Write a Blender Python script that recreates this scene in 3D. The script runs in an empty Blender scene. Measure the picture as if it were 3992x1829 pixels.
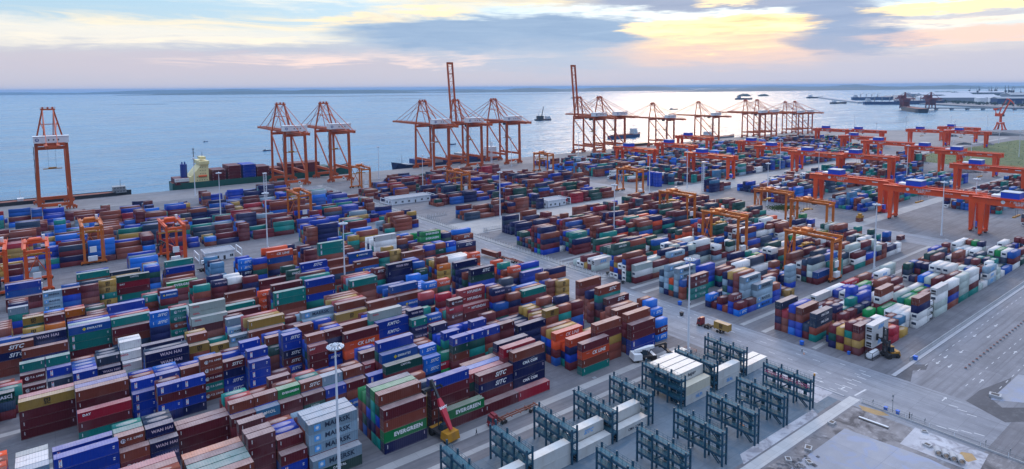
import bpy, bmesh, math, random
from mathutils import Vector, Matrix
import numpy as np
SC = bpy.context.scene
COL = SC.collection
RND = random.Random(11)
rad = math.radians

# ------------------------------------------------------------------ helpers
class MB:
    """collects shapes and links them as ONE mesh object"""
    def __init__(s): s.v = []; s.f = []; s.m = []
    def face(s, pts, m=0):
        n = len(s.v); s.v += [tuple(p) for p in pts]; s.f.append(list(range(n, n + len(pts)))); s.m.append(m)
    def hexa(s, p, m=0):
        n = len(s.v); s.v += [tuple(q) for q in p]
        for f in ((3,2,1,0),(4,5,6,7),(0,1,5,4),(1,2,6,5),(2,3,7,6),(3,0,4,7)):
            s.f.append([n+i for i in f]); s.m.append(m)
    def box(s, x0, y0, z0, x1, y1, z1, m=0):
        s.hexa(((x0,y0,z0),(x1,y0,z0),(x1,y1,z0),(x0,y1,z0),(x0,y0,z1),(x1,y0,z1),(x1,y1,z1),(x0,y1,z1)), m)
    def frustum(s, x0, y0, x1, y1, z0, X0, Y0, X1, Y1, z1, m=0):
        s.hexa(((x0,y0,z0),(x1,y0,z0),(x1,y1,z0),(x0,y1,z0),(X0,Y0,z1),(X1,Y0,z1),(X1,Y1,z1),(X0,Y1,z1)), m)
    def bar(s, p, q, w, h=None, w2=None, h2=None, m=0):
        p = Vector(p); q = Vector(q); h = h or w; w2 = w2 or w; h2 = h2 or h
        d = (q-p).normalized(); up = Vector((0,0,1)) if abs(d.z) < .95 else Vector((0,1,0))
        a = d.cross(up).normalized(); b = a.cross(d).normalized()
        P = [p-a*w/2-b*h/2, p+a*w/2-b*h/2, p+a*w/2+b*h/2, p-a*w/2+b*h/2]
        Q = [q-a*w2/2-b*h2/2, q+a*w2/2-b*h2/2, q+a*w2/2+b*h2/2, q-a*w2/2+b*h2/2]
        s.hexa(P+Q, m)
    def tube(s, p, q, r0, r1=None, n=8, m=0, caps=True):
        p = Vector(p); q = Vector(q); r1 = r0 if r1 is None else r1
        d = (q-p).normalized(); up = Vector((0,0,1)) if abs(d.z) < .95 else Vector((0,1,0))
        a = d.cross(up).normalized(); b = a.cross(d).normalized(); k = len(s.v)
        for i in range(n):
            t = 2*math.pi*i/n; u = a*math.cos(t)+b*math.sin(t)
            s.v.append(tuple(p+u*r0)); s.v.append(tuple(q+u*r1))
        for i in range(n):
            j = (i+1) % n; s.f.append([k+2*i, k+2*j, k+2*j+1, k+2*i+1][::-1]); s.m.append(m)
        if caps:
            s.f.append([k+2*i for i in range(n)]); s.m.append(m); s.f.append([k+2*i+1 for i in range(n)][::-1]); s.m.append(m)
    def prism(s, pts, z0, z1, m=0):
        n = len(pts); k = len(s.v)
        s.v += [(x,y,z0) for x,y in pts]+[(x,y,z1) for x,y in pts]
        s.f.append([k+i for i in range(n)][::-1]); s.m.append(m); s.f.append([k+n+i for i in range(n)]); s.m.append(m)
        for i in range(n):
            j = (i+1) % n; s.f.append([k+i,k+j,k+n+j,k+n+i]); s.m.append(m)
    def prism_x(s, pts, x0, x1, m=0):   # outline in (y,z), extruded along x
        n = len(pts); k = len(s.v)
        s.v += [(x0,y,z) for y,z in pts]+[(x1,y,z) for y,z in pts]
        s.f.append([k+i for i in range(n)][::-1]); s.m.append(m); s.f.append([k+n+i for i in range(n)]); s.m.append(m)
        for i in range(n):
            j = (i+1) % n; s.f.append([k+i,k+j,k+n+j,k+n+i]); s.m.append(m)
    def mesh(s, name, mats):
        me = bpy.data.meshes.new(name); me.from_pydata(s.v, [], s.f)
        for m in (mats if isinstance(mats,(list,tuple)) else [mats]): me.materials.append(m)
        if any(s.m): me.polygons.foreach_set('material_index', s.m)
        bm = bmesh.new(); bm.from_mesh(me); bmesh.ops.recalc_face_normals(bm, faces=bm.faces); bm.to_mesh(me); bm.free()
        me.update(); return me
    def build(s, name, mats, parent=None, loc=None):
        o = bpy.data.objects.new(name, s.mesh(name, mats)); COL.objects.link(o)
        if parent: o.parent = parent
        if loc: o.location = loc
        return o

def tag(o, label=None, cat=None, group=None, kind=None):
    if label: o['label'] = label
    if cat: o['category'] = cat
    if group: o['group'] = group
    if kind: o['kind'] = kind
    return o
def thing(name, loc, label, cat, group=None, rz=0):
    o = bpy.data.objects.new(name, None); COL.objects.link(o); o.location = loc; o.rotation_euler = (0,0,rz)
    o.empty_display_size = .5
    return tag(o, label, cat, group)
def dup(root, loc, label, group=None, rz=None, scale=None):
    r = root.copy(); COL.objects.link(r); r.location = loc; r['label'] = label
    if group: r['group'] = group
    if rz is not None: r.rotation_euler = (0,0,rz)
    if scale: r.scale = (scale,)*3
    for ch in list(root.children):
        c = ch.copy(); COL.objects.link(c); c.parent = r
        for g in ch.children:
            d = g.copy(); COL.objects.link(d); d.parent = c
    return r

# ------------------------------------------------------------------ materials
def nt(name):
    m = bpy.data.materials.new(name); m.use_nodes = True; t = m.node_tree; t.nodes.clear()
    out = t.nodes.new('ShaderNodeOutputMaterial'); b = t.nodes.new('ShaderNodeBsdfPrincipled'); t.links.new(b.outputs[0], out.inputs[0])
    return m, t, b
def N(t, typ, **kw):
    n = t.nodes.new(typ)
    for k, v in kw.items(): setattr(n, k, v)
    return n
def L(t, a, b): t.links.new(a, b)
def val(t, sock, v):
    if isinstance(v, (int,float)): sock.default_value = v
    else: L(t, v, sock)
def mth(t, op, a, b=0., c=0., clamp=False):
    n = N(t,'ShaderNodeMath', operation=op, use_clamp=clamp); val(t,n.inputs[0],a); val(t,n.inputs[1],b); val(t,n.inputs[2],c); return n.outputs[0]
def mixc(t, f, a, b, mode='MIX'):
    n = N(t,'ShaderNodeMix', data_type='RGBA', blend_type=mode, clamp_factor=True); val(t,n.inputs[0],f)
    for s, v in ((n.inputs[6],a),(n.inputs[7],b)):
        if isinstance(v,(tuple,list)): s.default_value = (*v[:3],1)
        else: L(t, v, s)
    return n.outputs[2]
def ramp(t, f, stops, interp='LINEAR'):
    n = N(t,'ShaderNodeValToRGB'); n.color_ramp.interpolation = interp; e = n.color_ramp.elements
    while len(e) < len(stops): e.new(.5)
    for i,(p,c) in enumerate(stops):
        e[i].position = p; e[i].color = (*c,1) if isinstance(c,(tuple,list)) else (c,c,c,1)
    L(t, f, n.inputs[0]); return n.outputs[0]
def noise(t, vec, scale, detail=4, rough=.55, dist=0.):
    n = N(t,'ShaderNodeTexNoise'); n.inputs['Scale'].default_value = scale; n.inputs['Detail'].default_value = detail
    n.inputs['Roughness'].default_value = rough; n.inputs['Distortion'].default_value = dist
    if vec is not None: L(t, vec, n.inputs['Vector'])
    return n.outputs['Fac']
def mapped(t, sc, src='Object'):
    tc = N(t,'ShaderNodeTexCoord'); mp = N(t,'ShaderNodeMapping'); mp.inputs['Scale'].default_value = sc
    L(t, tc.outputs[src], mp.inputs[0]); return mp.outputs[0]
def paint(name, col, rough=.55, metal=0., wear=.25, scale=.6, dirt=(.12,.09,.07), spec=.4):
    m, t, b = nt(name)
    v = mapped(t,(1,1,.35)); n1 = noise(t, v, scale, 6, .6); n2 = noise(t, v, scale*7, 3)
    f = ramp(t, n1, [(.45,0.),(.75,wear)])
    c = mixc(t, f, col, dirt); c = mixc(t, mth(t,'MULTIPLY',n2,.25), c, tuple(x*.7 for x in col))
    L(t, c, b.inputs['Base Color']); b.inputs['Roughness'].default_value = rough; b.inputs['Metallic'].default_value = metal
    b.inputs['Specular IOR Level'].default_value = spec
    return m
M = {}
M['sts'] = paint('weathered orange crane paint', (.52,.085,.014), .5, wear=.35)
M['rtg'] = paint('orange gantry paint', (.62,.15,.012), .5, wear=.35)
M['rtg2'] = paint('red orange gantry paint', (.75,.10,.012), .5)
M['rmg'] = paint('vermilion gantry paint', (.80,.085,.014), .5, wear=.25)
M['white'] = paint('white paint', (.78,.79,.80), .5, wear=.12)
M['blue'] = paint('blue house paint', (.01,.07,.60), .4)
M['dark'] = paint('dark steel', (.035,.035,.04), .6)
M['grey'] = paint('grey steel', (.25,.27,.29), .5)
M['galv'] = paint('galvanised mast steel', (.72,.75,.80), .4, wear=.08)
M['rack'] = paint('dark teal rack steel', (.008,.065,.115), .5, wear=.1)
M['deckmesh'] = paint('teal deck grating', (.02,.11,.16), .7)
M['yellow'] = paint('machine yellow', (.46,.21,.01), .55, wear=.5)
M['red'] = paint('signal red', (.50,.02,.04), .45)
M['redcab'] = paint('truck red', (.22,.015,.025), .45)
M['tyre'] = paint('tyre rubber', (.02,.02,.022), .85)
M['glass'] = paint('dark glass', (.03,.05,.07), .1, wear=0)
M['greenhull'] = paint('dark green hull', (.01,.10,.08), .5)
M['bluehull'] = paint('navy hull', (.02,.05,.14), .5)
M['blackhull'] = paint('black hull', (.02,.025,.035), .5)
M['cream'] = paint('cream superstructure', (.78,.66,.32), .5, wear=.15)
M['rust'] = paint('rusty deck', (.25,.09,.06), .8)
M['wall'] = paint('whitewashed wall', (.72,.75,.80), .8, wear=.2)
M['roof'] = paint('grey flat roof', (.30,.31,.34), .85)
M['farwall'] = paint('grey shed wall', (.22,.25,.30), .8)
M['farroof'] = paint('pale shed roof', (.50,.52,.56), .7)
M['conc'] = paint('pale concrete', (.42,.42,.43), .85, wear=.25, scale=.2)
M['line'] = paint('road marking paint', (.56,.56,.57), .7, wear=.8, scale=1.5, dirt=(.35,.35,.36))
M['kerb'] = paint('kerb concrete', (.38,.38,.40), .85)
M['emblem'] = paint('dark blue emblem', (.02,.05,.25), .5, wear=0)
M['letter'] = paint('white lettering paint', (.80,.80,.80), .6, wear=.15)
M['lamp'] = paint('floodlight housings', (.55,.60,.66), .3)
M['skin'] = paint('skin', (.45,.27,.19), .6, wear=0)
M['orangecone'] = paint('orange plastic', (.75,.22,.03), .5)
M['bin'] = paint('blue plastic', (.02,.14,.60), .5)
M['ivory'] = paint('ivory ship paint', (.72,.73,.74), .5)

# ------------------------------------------------------------------ ground, roads, water, land
def ground_mat(name, base, dark, light, slab=(5,5), streak=.5, sc=.05, stain=.5, tint=None, bump=.02):
    m, t, b = nt(name)
    v = mapped(t,(1,1,1)); vs = mapped(t,(.12,1.1,1)) if streak >= 0 else mapped(t,(1.1,.12,1))
    big = noise(t, v, sc, 6, .6, .6); med = noise(t, v, sc*8, 5, .65); fine = noise(t, v, 3.5, 3, .7); st = noise(t, vs, sc*6, 4, .6)
    c = mixc(t, ramp(t, big, [(.35,0.),(.68,1.)]), dark, base)
    c = mixc(t, mth(t,'MULTIPLY',ramp(t, med, [(.5,0.),(.8,1.)]),stain), c, light)
    c = mixc(t, mth(t,'MULTIPLY',ramp(t, st, [(.48,0.),(.72,1.)]),abs(streak)*.7), c, tuple(x*.55 for x in dark))
    v9 = mapped(t,(.05,2.6,1)) if streak >= 0 else mapped(t,(2.6,.05,1)); c = mixc(t, mth(t,'MULTIPLY',ramp(t, noise(t, v9, .35, 4, .6), [(.52,0.),(.64,1.)]),abs(streak)*.55), c, tuple(x*.5 for x in dark))
    c = mixc(t, ramp(t, noise(t, v, .22, 4, .75, .8), [(.66,0.),(.74,.55)]), c, tuple(x*.45 for x in dark))
    c = mixc(t, mth(t,'MULTIPLY',fine,.30), c, tuple(x*.6 for x in base))
    if tint:
        c = mixc(t, ramp(t, noise(t, v, sc*3, 5, .6, 1.2), [(.5,0.),(.62,.85)]), c, tint)
    if slab:
        br = N(t,'ShaderNodeTexBrick'); L(t, v, br.inputs['Vector'])
        br.inputs['Scale'].default_value = 1; br.inputs['Brick Width'].default_value = slab[0]; br.inputs['Row Height'].default_value = slab[1]
        br.inputs['Mortar Size'].default_value = .035; br.offset = 0
        br.inputs['Color1'].default_value = (1,1,1,1); br.inputs['Color2'].default_value = (.86,.87,.88,1); br.inputs['Mortar'].default_value = (.55,.55,.56,1)
        c = mixc(t, .8, c, br.outputs['Color'], 'MULTIPLY')
    L(t, c, b.inputs['Base Color']); b.inputs['Roughness'].default_value = .8; b.inputs['Specular IOR Level'].default_value = .3
    bp = N(t,'ShaderNodeBump'); bp.inputs['Strength'].default_value = .3; bp.inputs['Distance'].default_value = bump; L(t, med, bp.inputs['Height']); L(t, bp.outputs[0], b.inputs['Normal'])
    return m
GM = dict(
 yard = ground_mat('yard concrete', (.21,.205,.22), (.14,.135,.15), (.29,.29,.31), (6,6), .8),
 road = ground_mat('pale road concrete', (.30,.305,.33), (.225,.23,.26), (.39,.395,.42), (4.2,6), -.8),
 lane = ground_mat('worn lane asphalt', (.19,.18,.19), (.14,.135,.145), (.27,.26,.27), None, .7),
 strip = ground_mat('runway strip concrete', (.40,.39,.38), (.32,.31,.31), (.50,.49,.47), (6,4), .3),
 rackpad = ground_mat('rack pad concrete', (.17,.21,.25), (.12,.155,.19), (.27,.31,.35), (7,7), .3, tint=(.09,.14,.19)),
 dirt = ground_mat('muddy ground', (.25,.235,.24), (.12,.11,.115), (.44,.42,.43), None, .4, .05, 1., (.06,.055,.06)),
 pad = ground_mat('new concrete pad', (.35,.35,.38), (.27,.28,.32), (.42,.42,.45), (20,20), .15, .06, .3, (.27,.30,.40)),
 pale = ground_mat('washed out pale concrete', (.50,.50,.53), (.34,.33,.36), (.58,.58,.60), None, .2, .08, .5, (.22,.21,.23)),
 road2 = ground_mat('grey carriageway', (.25,.25,.275), (.18,.18,.20), (.34,.34,.37), (12,8), .8, .04),
 walk = ground_mat('walkway slab', (.52,.51,.50), (.44,.43,.43), (.58,.57,.56), (3,3), .1),
 tar = ground_mat('fresh black asphalt', (.11,.11,.125), (.07,.07,.08), (.20,.20,.21), None, .2),
 sand = ground_mat('orange sand', (.42,.27,.12), (.33,.22,.11), (.50,.36,.2), None, .1, .3),
 quay = ground_mat('bare quay ground', (.26,.25,.255), (.18,.175,.185), (.36,.35,.36), None, .6, .02),
)
def sheet(name, pts, z, mat, label=None):
    mb = MB(); mb.face([(x,y,z) for x,y in pts]); o = mb.build(name, mat); tag(o, label, None, None, 'structure'); return o
def rect(name, x0, y0, x1, y1, z, mat, label=None): return sheet(name, [(x0,y0),(x1,y0),(x1,y1),(x0,y1)], z, mat, label)
# one yard slab with a quay edge towards the sea
mb = MB()
outline = [(-900,-500),(2500,-500),(1700,250),(1470,440),(1345,560),(1290,640),(-900,640)]
mb.prism(outline, -9, 0); g = mb.build('ground', GM['yard']); tag(g, None, None, None, 'structure')
rect('wharf_apron', -900, 583, 1290, 639.6, .004, GM['quay'])
rect('road', 183, 46, 211.5, 582, .006, GM['road'])
rect('cross_road', 211.5, 10, 760, 76.6, .004, GM['road2'])
sheet('east_quay_ground', [(1020,330),(1340,330),(1460,436),(1335,552),(1250,582),(1020,582)], .004, GM['quay'])
rect('service_road', -120, 232, 183, 242.5, .004, GM['lane']); rect('service_road', -120, 178.6, 183, 190.2, .004, GM['lane'])
rect('rack_lane', -120, 122.3, 183, 137.6, .004, GM['lane'])
for y0, y1 in ((156,162),(207,216),(261,269),(287,296)): rect('truck_lane', -120, y0, 183, y1, .004, GM['lane'])
for y0, y1 in ((102,105),(120,136),(153.5,160),(177,190),(207.5,216.5),(233.5,245),(261.8,271.5)): rect('truck_lane', 213, y0, 430, y1, .004, GM['lane'])
for y0, y1 in ((132.0,134.8),(125.2,127.0)): rect('runway_strip', -120, y0, 176, y1, .008, GM['strip'])
for y0, y1 in ((158.0,159.6),(182.4,184.6),(187.2,189),(209.6,211.8),(235.4,237.8),(262.5,264.5)): rect('runway_strip', -120, y0, 182.5, y1, .008, GM['strip'])
for y0, y1 in ((102.6,104.2),(121.5,123.4),(130.5,132.4),(155.2,157),(179.4,181.6),(186.6,188.8),(209,211),(236.6,239),(242,244)): rect('runway_strip', 213, y0, 430, y1, .008, GM['strip'])
rect('rack_pad', 40, 81, 183, 122, .004, GM['rackpad'])
sheet('light_concrete_patch', [(176.2,84),(187.2,84),(187.2,104),(180.5,104)], .008, GM['pale'])
sheet('pale_strip_patch', [(133,80.5),(170,80.5),(172,83),(136,83.4)], .009, GM['pale'])
rect('muddy_plot', 40, -60, 186.2, 76.4, .004, GM['dirt'])
rect('walkway', 40, 77, 188, 80, .0125, GM['walk'])
sheet('concrete_pad', [(120,72.7),(168.6,72.7),(170.9,53.6),(166,20),(120,20)], .008, GM['pad'])
sheet('concrete_pad', [(172.4,60.6),(184,61.2),(184.6,45),(173,44)], .008, GM['pale'])
sheet('sand_patch', [(177,49.5),(180.5,49.6),(181.6,47.6),(179.5,46),(176.8,47)], .014, GM['sand'])
sheet('sand_patch', [(184.6,76),(186,70),(185.2,68),(182.8,70),(182.4,74)], .012, GM['sand'])
sheet('asphalt_patch', [(211.8,77.4),(224.5,78.1),(230,73.6),(225,72.6),(221,75),(212,72.4)], .012, GM['tar'])
sheet('asphalt_patch', [(211.4,57.7),(222,57.4),(239.6,53.9),(233,52.6),(219,53.8),(215,50),(240,30),(236,26),(206,47)], .012, GM['tar'])
sheet('raised_island', [(218,53.5),(244,53.2),(262,28),(240,26)], .016, GM['pad'])
rect('junction_slab', 186.4, 46, 211.5, 84, .008, GM['road'])
rect('truck_lane', 213, 321, 402, 355, .013, GM['strip']); rect('truck_lane', 429, 322, 900, 356, .004, GM['strip']); rect('truck_lane', 429, 275, 800, 282, .004, GM['lane'])
rect('inner_road', 425, 178.5, 800, 187.5, .014, GM['strip']); rect('inner_road', 403, 110, 428, 560, .012, GM['road'])
rect('inner_road', 800, 322, 1330, 329, .008, GM['strip'])
rect('fence_verge', 211.6, 205, 217.5, 582, .011, GM['strip'])
# painted dashes, arrows, stop line: one paint layer per road
mb = MB()
def dash(x0,y0,x1,y1,w=.22):
    d = Vector((x1-x0,y1-y0,0)).normalized(); a = Vector((-d.y,d.x,0))*w/2
    mb.face([Vector((x0,y0,.0165))+a, Vector((x0,y0,.0165))-a, Vector((x1,y1,.0165))-a, Vector((x1,y1,.0165))+a])
def arrow(x,y,dx,dy,s=1.):
    d = Vector((dx,dy,0)); a = Vector((-dy,dx,0)); p = Vector((x,y,.0165))
    mb.face([p-a*.12*s, p+a*.12*s, p+d*2*s+a*.12*s, p+d*2*s-a*.12*s]); mb.face([p+d*2*s-a*.5*s, p+d*3.2*s, p+d*2*s+a*.5*s][::-1])
for x in (188.4,192.6,198.4,204.3,208.2):
    y = 84
    while y < 575:
        if RND.random() > .45: dash(x,y,x,y+RND.uniform(1.6,2.6))
        y += 6.4
for x,y in ((190.5,92),(195,96),(201,149.5),(206.5,180),(195,182),(201,250),(195.5,252),(206,318),(200,340),(190,335),(206,226)): arrow(x,y,0,1 if x>198 else -1)
dash(189.4,79.2,196,78.8,.5); dash(190,83.7,192.6,83.5,.4)
for x in (190.2,193.2,196.2,199.5,202.8,206): dash(x,81.6,x+.1,84.4,.3)
for y in (74.0,60.9,54,44):
    x = 222
    while x < 620:
        if abs(y-67.2) > .1 or x < 500: dash(x,y,x+2.2,y,.17)
        x += 6.2
for x,y,s in ((236,72.2,-1),(243,72.2,-1),(236,68.8,-1),(252,70.4,-1),(272,72.2,-1),(275,68.8,-1),(228,59,1),(262,58.8,1),(290,70.5,-1),(206,62,1)): arrow(x,y,s,0,1.1)
for i,(x,y) in enumerate([(189.5,58),(190.5,55.6),(192,53),(193.2,50.5),(205,60),(204,57.6),(203,55)]): dash(x,y,x+.4,y-2.2,.3)
o = mb.build('road_markings', M['line']); tag(o,None,None,None,'structure')
# low kerbs and the concrete barrier of the cross road
mb = MB(); mb.box(186.3,20,0,187.0,76.3,.14); mb.box(186.3,81,0,187.0,108,.14); tag(mb.build('kerb', M['kerb']),None,None,None,'structure')
mb = MB(); mb.box(212,76.8,0,620,78.0,.14); tag(mb.build('kerb', M['kerb']),None,None,None,'structure')
mb = MB(); mb.prism_x([(78.3,0),(79.1,0),(78.9,.35),(78.8,1.0),(78.6,1.0),(78.5,.35)], 229, 620)
tag(mb.build('concrete_barrier', M['conc']), 'long low grey concrete barrier along the cross road', 'barrier')
# ---- water
m, t, b = nt('sea water')
v = mapped(t,(1,1,1)); vs = mapped(t,(.3,1,1))
w1 = noise(t, vs, .035, 5, .6, .4); w2 = noise(t, vs, .16, 4, .6); w3 = noise(t, v, .006, 4, .6)
h = mth(t,'ADD', mth(t,'MULTIPLY',w1,3.6), mth(t,'MULTIPLY',w2,1.1))
bp = N(t,'ShaderNodeBump'); bp.inputs['Strength'].default_value = .8; bp.inputs['Distance'].default_value = 2.2; L(t, h, bp.inputs['Height']); L(t, bp.outputs[0], b.inputs['Normal'])
c = mixc(t, ramp(t, w3, [(.35,0.),(.65,1.)]), (.025,.13,.24), (.04,.19,.31))
w4 = noise(t, mapped(t,(.18,1,1)), .012, 5, .62, .8); c = mixc(t, ramp(t, w2, [(.56,0.),(.70,.75)]), c, (.006,.035,.09)); c = mixc(t, ramp(t, w4, [(.48,0.),(.66,.6)]), c, (.05,.20,.34)); L(t, ramp(t, w4, [(.35,.14),(.7,.32)]), b.inputs['Roughness'])
L(t, c, b.inputs['Base Color']); b.inputs['IOR'].default_value = 1.33; b.inputs['Specular IOR Level'].default_value = .5
M['sea'] = m
mb = MB(); S_ = 60000
mb.face([(-S_,-2000,-5),(S_,-2000,-5),(S_,S_,-5),(-S_,S_,-5)]); tag(mb.build('water', M['sea']),None,None,None,'structure')

# ------------------------------------------------------------------ containers
CC = dict(m=(.125,.014,.022), b=(.215,.048,.030), p=(.40,.055,.065), r=(.32,.010,.028), o=(.66,.072,.018), k=(.50,.12,.010), y=(.38,.225,.045),
 n=(.004,.009,.075), B=(.004,.042,.37), c=(.008,.15,.60), E=(.006,.08,.34), t=(.003,.20,.175), g=(.004,.22,.06), d=(.006,.06,.05), s=(.25,.36,.45),
 w=(.74,.74,.73), e=(.42,.49,.46), l=(.06,.20,.36), v=(.022,.045,.09), h=(.008,.17,.105))
CW = dict(m='maroon', b='rust brown', p='rose red', r='crimson', o='orange red', k='burnt orange', y='mustard yellow', n='navy', B='royal blue', c='bright blue',
 E='mid blue', t='teal', g='bright green', d='dark green', s='grey blue', w='white', e='pale grey green', l='steel blue', v='slate blue', h='sea green')
def cont_material(name, use_attr):
    m, t, b = nt(name)
    if use_attr:
        a = N(t,'ShaderNodeAttribute'); a.attribute_name = 'Col'; base = a.outputs['Color']
    else:
        base = N(t,'ShaderNodeObjectInfo').outputs['Color']
    tc = N(t,'ShaderNodeTexCoord'); ge = N(t,'ShaderNodeNewGeometry')
    v = ge.outputs['Position']
    mp = N(t,'ShaderNodeMapping'); mp.inputs['Scale'].default_value = (1,1,.3); L(t, v, mp.inputs[0])
    n1 = noise(t, mp.outputs[0], .45, 5, .65); n2 = noise(t, mp.outputs[0], 2.2, 4, .7)
    c = mixc(t, mth(t,'MULTIPLY',n2,.5), base, mixc(t, 1., base, (.40,.38,.38), 'MULTIPLY'))
    m2 = N(t,'ShaderNodeMapping'); m2.inputs['Scale'].default_value = (1.6,1.6,.12); L(t, v, m2.inputs[0])
    n4 = noise(t, m2.outputs[0], 1.1, 5, .7); n5 = noise(t, v, .09, 3, .5)
    c = mixc(t, ramp(t, n5, [(.5,0.),(.62,.22)]), c, mixc(t, .5, c, (.30,.26,.26)))          # sun-faded panels
    c = mixc(t, ramp(t, n4, [(.60,0.),(.78,.5)]), c, (.085,.035,.02))                           # rust runs
    c = mixc(t, ramp(t, n1, [(.60,0.),(.8,.3)]), c, (.10,.05,.035))
    sx = N(t,'ShaderNodeSeparateXYZ'); L(t, ge.outputs['Normal'], sx.inputs[0])
    up = mth(t,'GREATER_THAN', sx.outputs[2], .8)                     # bleached, dusty roof sheets
    n3 = noise(t, v, .3, 4, .7)
    dust = mth(t,'MULTIPLY', up, mth(t,'MULTIPLY_ADD', n3, .62, .10), clamp=True)
    c = mixc(t, dust, c, (.60,.50,.47)); c = mixc(t, mth(t,'MULTIPLY',up,ramp(t, noise(t, v, .8, 5, .75, .5), [(.57,0.),(.70,.55)])), c, (.13,.075,.05))
    L(t, c, b.inputs['Base Color']); b.inputs['Roughness'].default_value = .55; b.inputs['Specular IOR Level'].default_value = .2
    # corrugated steel: trapezoid ribs every 28 cm along x on the long sides and roofs
    sp = N(t,'ShaderNodeSeparateXYZ'); L(t, v, sp.inputs[0])
    wv = mth(t,'SINE', mth(t,'MULTIPLY', sp.outputs[0], 2*math.pi/.56)); wv = mth(t,'MULTIPLY', wv, 2.2); wv = mth(t,'MINIMUM', mth(t,'MAXIMUM', wv, -1.), 1.)
    bp = N(t,'ShaderNodeBump'); bp.inputs['Strength'].default_value = .5; bp.inputs['Distance'].default_value = .03; L(t, wv, bp.inputs['Height']); L(t, bp.outputs[0], b.inputs['Normal'])
    return m
M['cont'] = cont_material('container paint', False); M['contA'] = cont_material('container paint far', True)
def flat(name, c, r=.5): return paint(name, c, r, wear=.08)
M['lw'] = flat('white marking', (.82,.82,.82)); M['ln'] = flat('dark marking', (.02,.035,.07)); M['lb'] = flat('sky blue marking', (.08,.35,.75))
M['lr'] = flat('red marking', (.62,.04,.07)); M['ly'] = flat('yellow marking', (.75,.55,.04)); M['lk'] = flat('brown black marking', (.05,.03,.012)); M['lp'] = flat('pale pink marking', (.62,.48,.56))
M['cast'] = paint('container door gear', (.30,.29,.29), .5)
CM = ['cont','lw','ln','lb','lr','ly','lk','lp','cast']
MI = {k:i for i,k in enumerate(CM)}
_tc = {}
def text_geo(txt, size, bold=0., shear=0.):
    """outline of a lettering as flat polygons, centred on its own middle"""
    k = (txt, bold, shear)
    if k not in _tc:
        cu = bpy.data.curves.new('tmp_text', 'FONT'); cu.body = txt; cu.size = 1; cu.align_x = 'CENTER'; cu.align_y = 'CENTER'
        cu.offset = bold; cu.shear = shear; cu.resolution_u = 2; cu.fill_mode = 'FRONT'; cu.space_character = 1.05+bold
        ob = bpy.data.objects.new('tmp_text', cu); COL.objects.link(ob)
        bpy.context.view_layer.update()
        me = bpy.data.meshes.new_from_object(ob.evaluated_get(bpy.context.evaluated_depsgraph_get()))
        V = [tuple(v.co) for v in me.vertices]; F = [list(p.vertices) for p in me.polygons]
        bpy.data.objects.remove(ob); bpy.data.curves.remove(cu); bpy.data.meshes.remove(me)
        _tc[k] = (V, F)
    V, F = _tc[k]; return [(x*size, y*size) for x, y, z in V], F
def put_text(mb, txt, size, x, z, mat, y=-.03, bold=.02, shear=0., sx=1.):
    V, F = text_geo(txt, size, bold, shear); n = len(mb.v)
    mb.v += [(x+a*sx, y, z+b) for a, b in V]; mb.f += [[n+i for i in f] for f in F]; mb.m += [mat]*len(F)
def plate(mb, x0, z0, x1, z1, mat, y=-.02): mb.face([(x0,y,z0),(x1,y,z0),(x1,y,z1),(x0,y,z1)], mat)
def disc(mb, x, z, r, mat, y=-.02, n=16, spike=1.): mb.face([(x+r*(spike if i%2 else 1)*math.cos(2*math.pi*i/n+.2), y, z+r*(spike if i%2 else 1)*math.sin(2*math.pi*i/n+.2)) for i in range(n)], mat)
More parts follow.
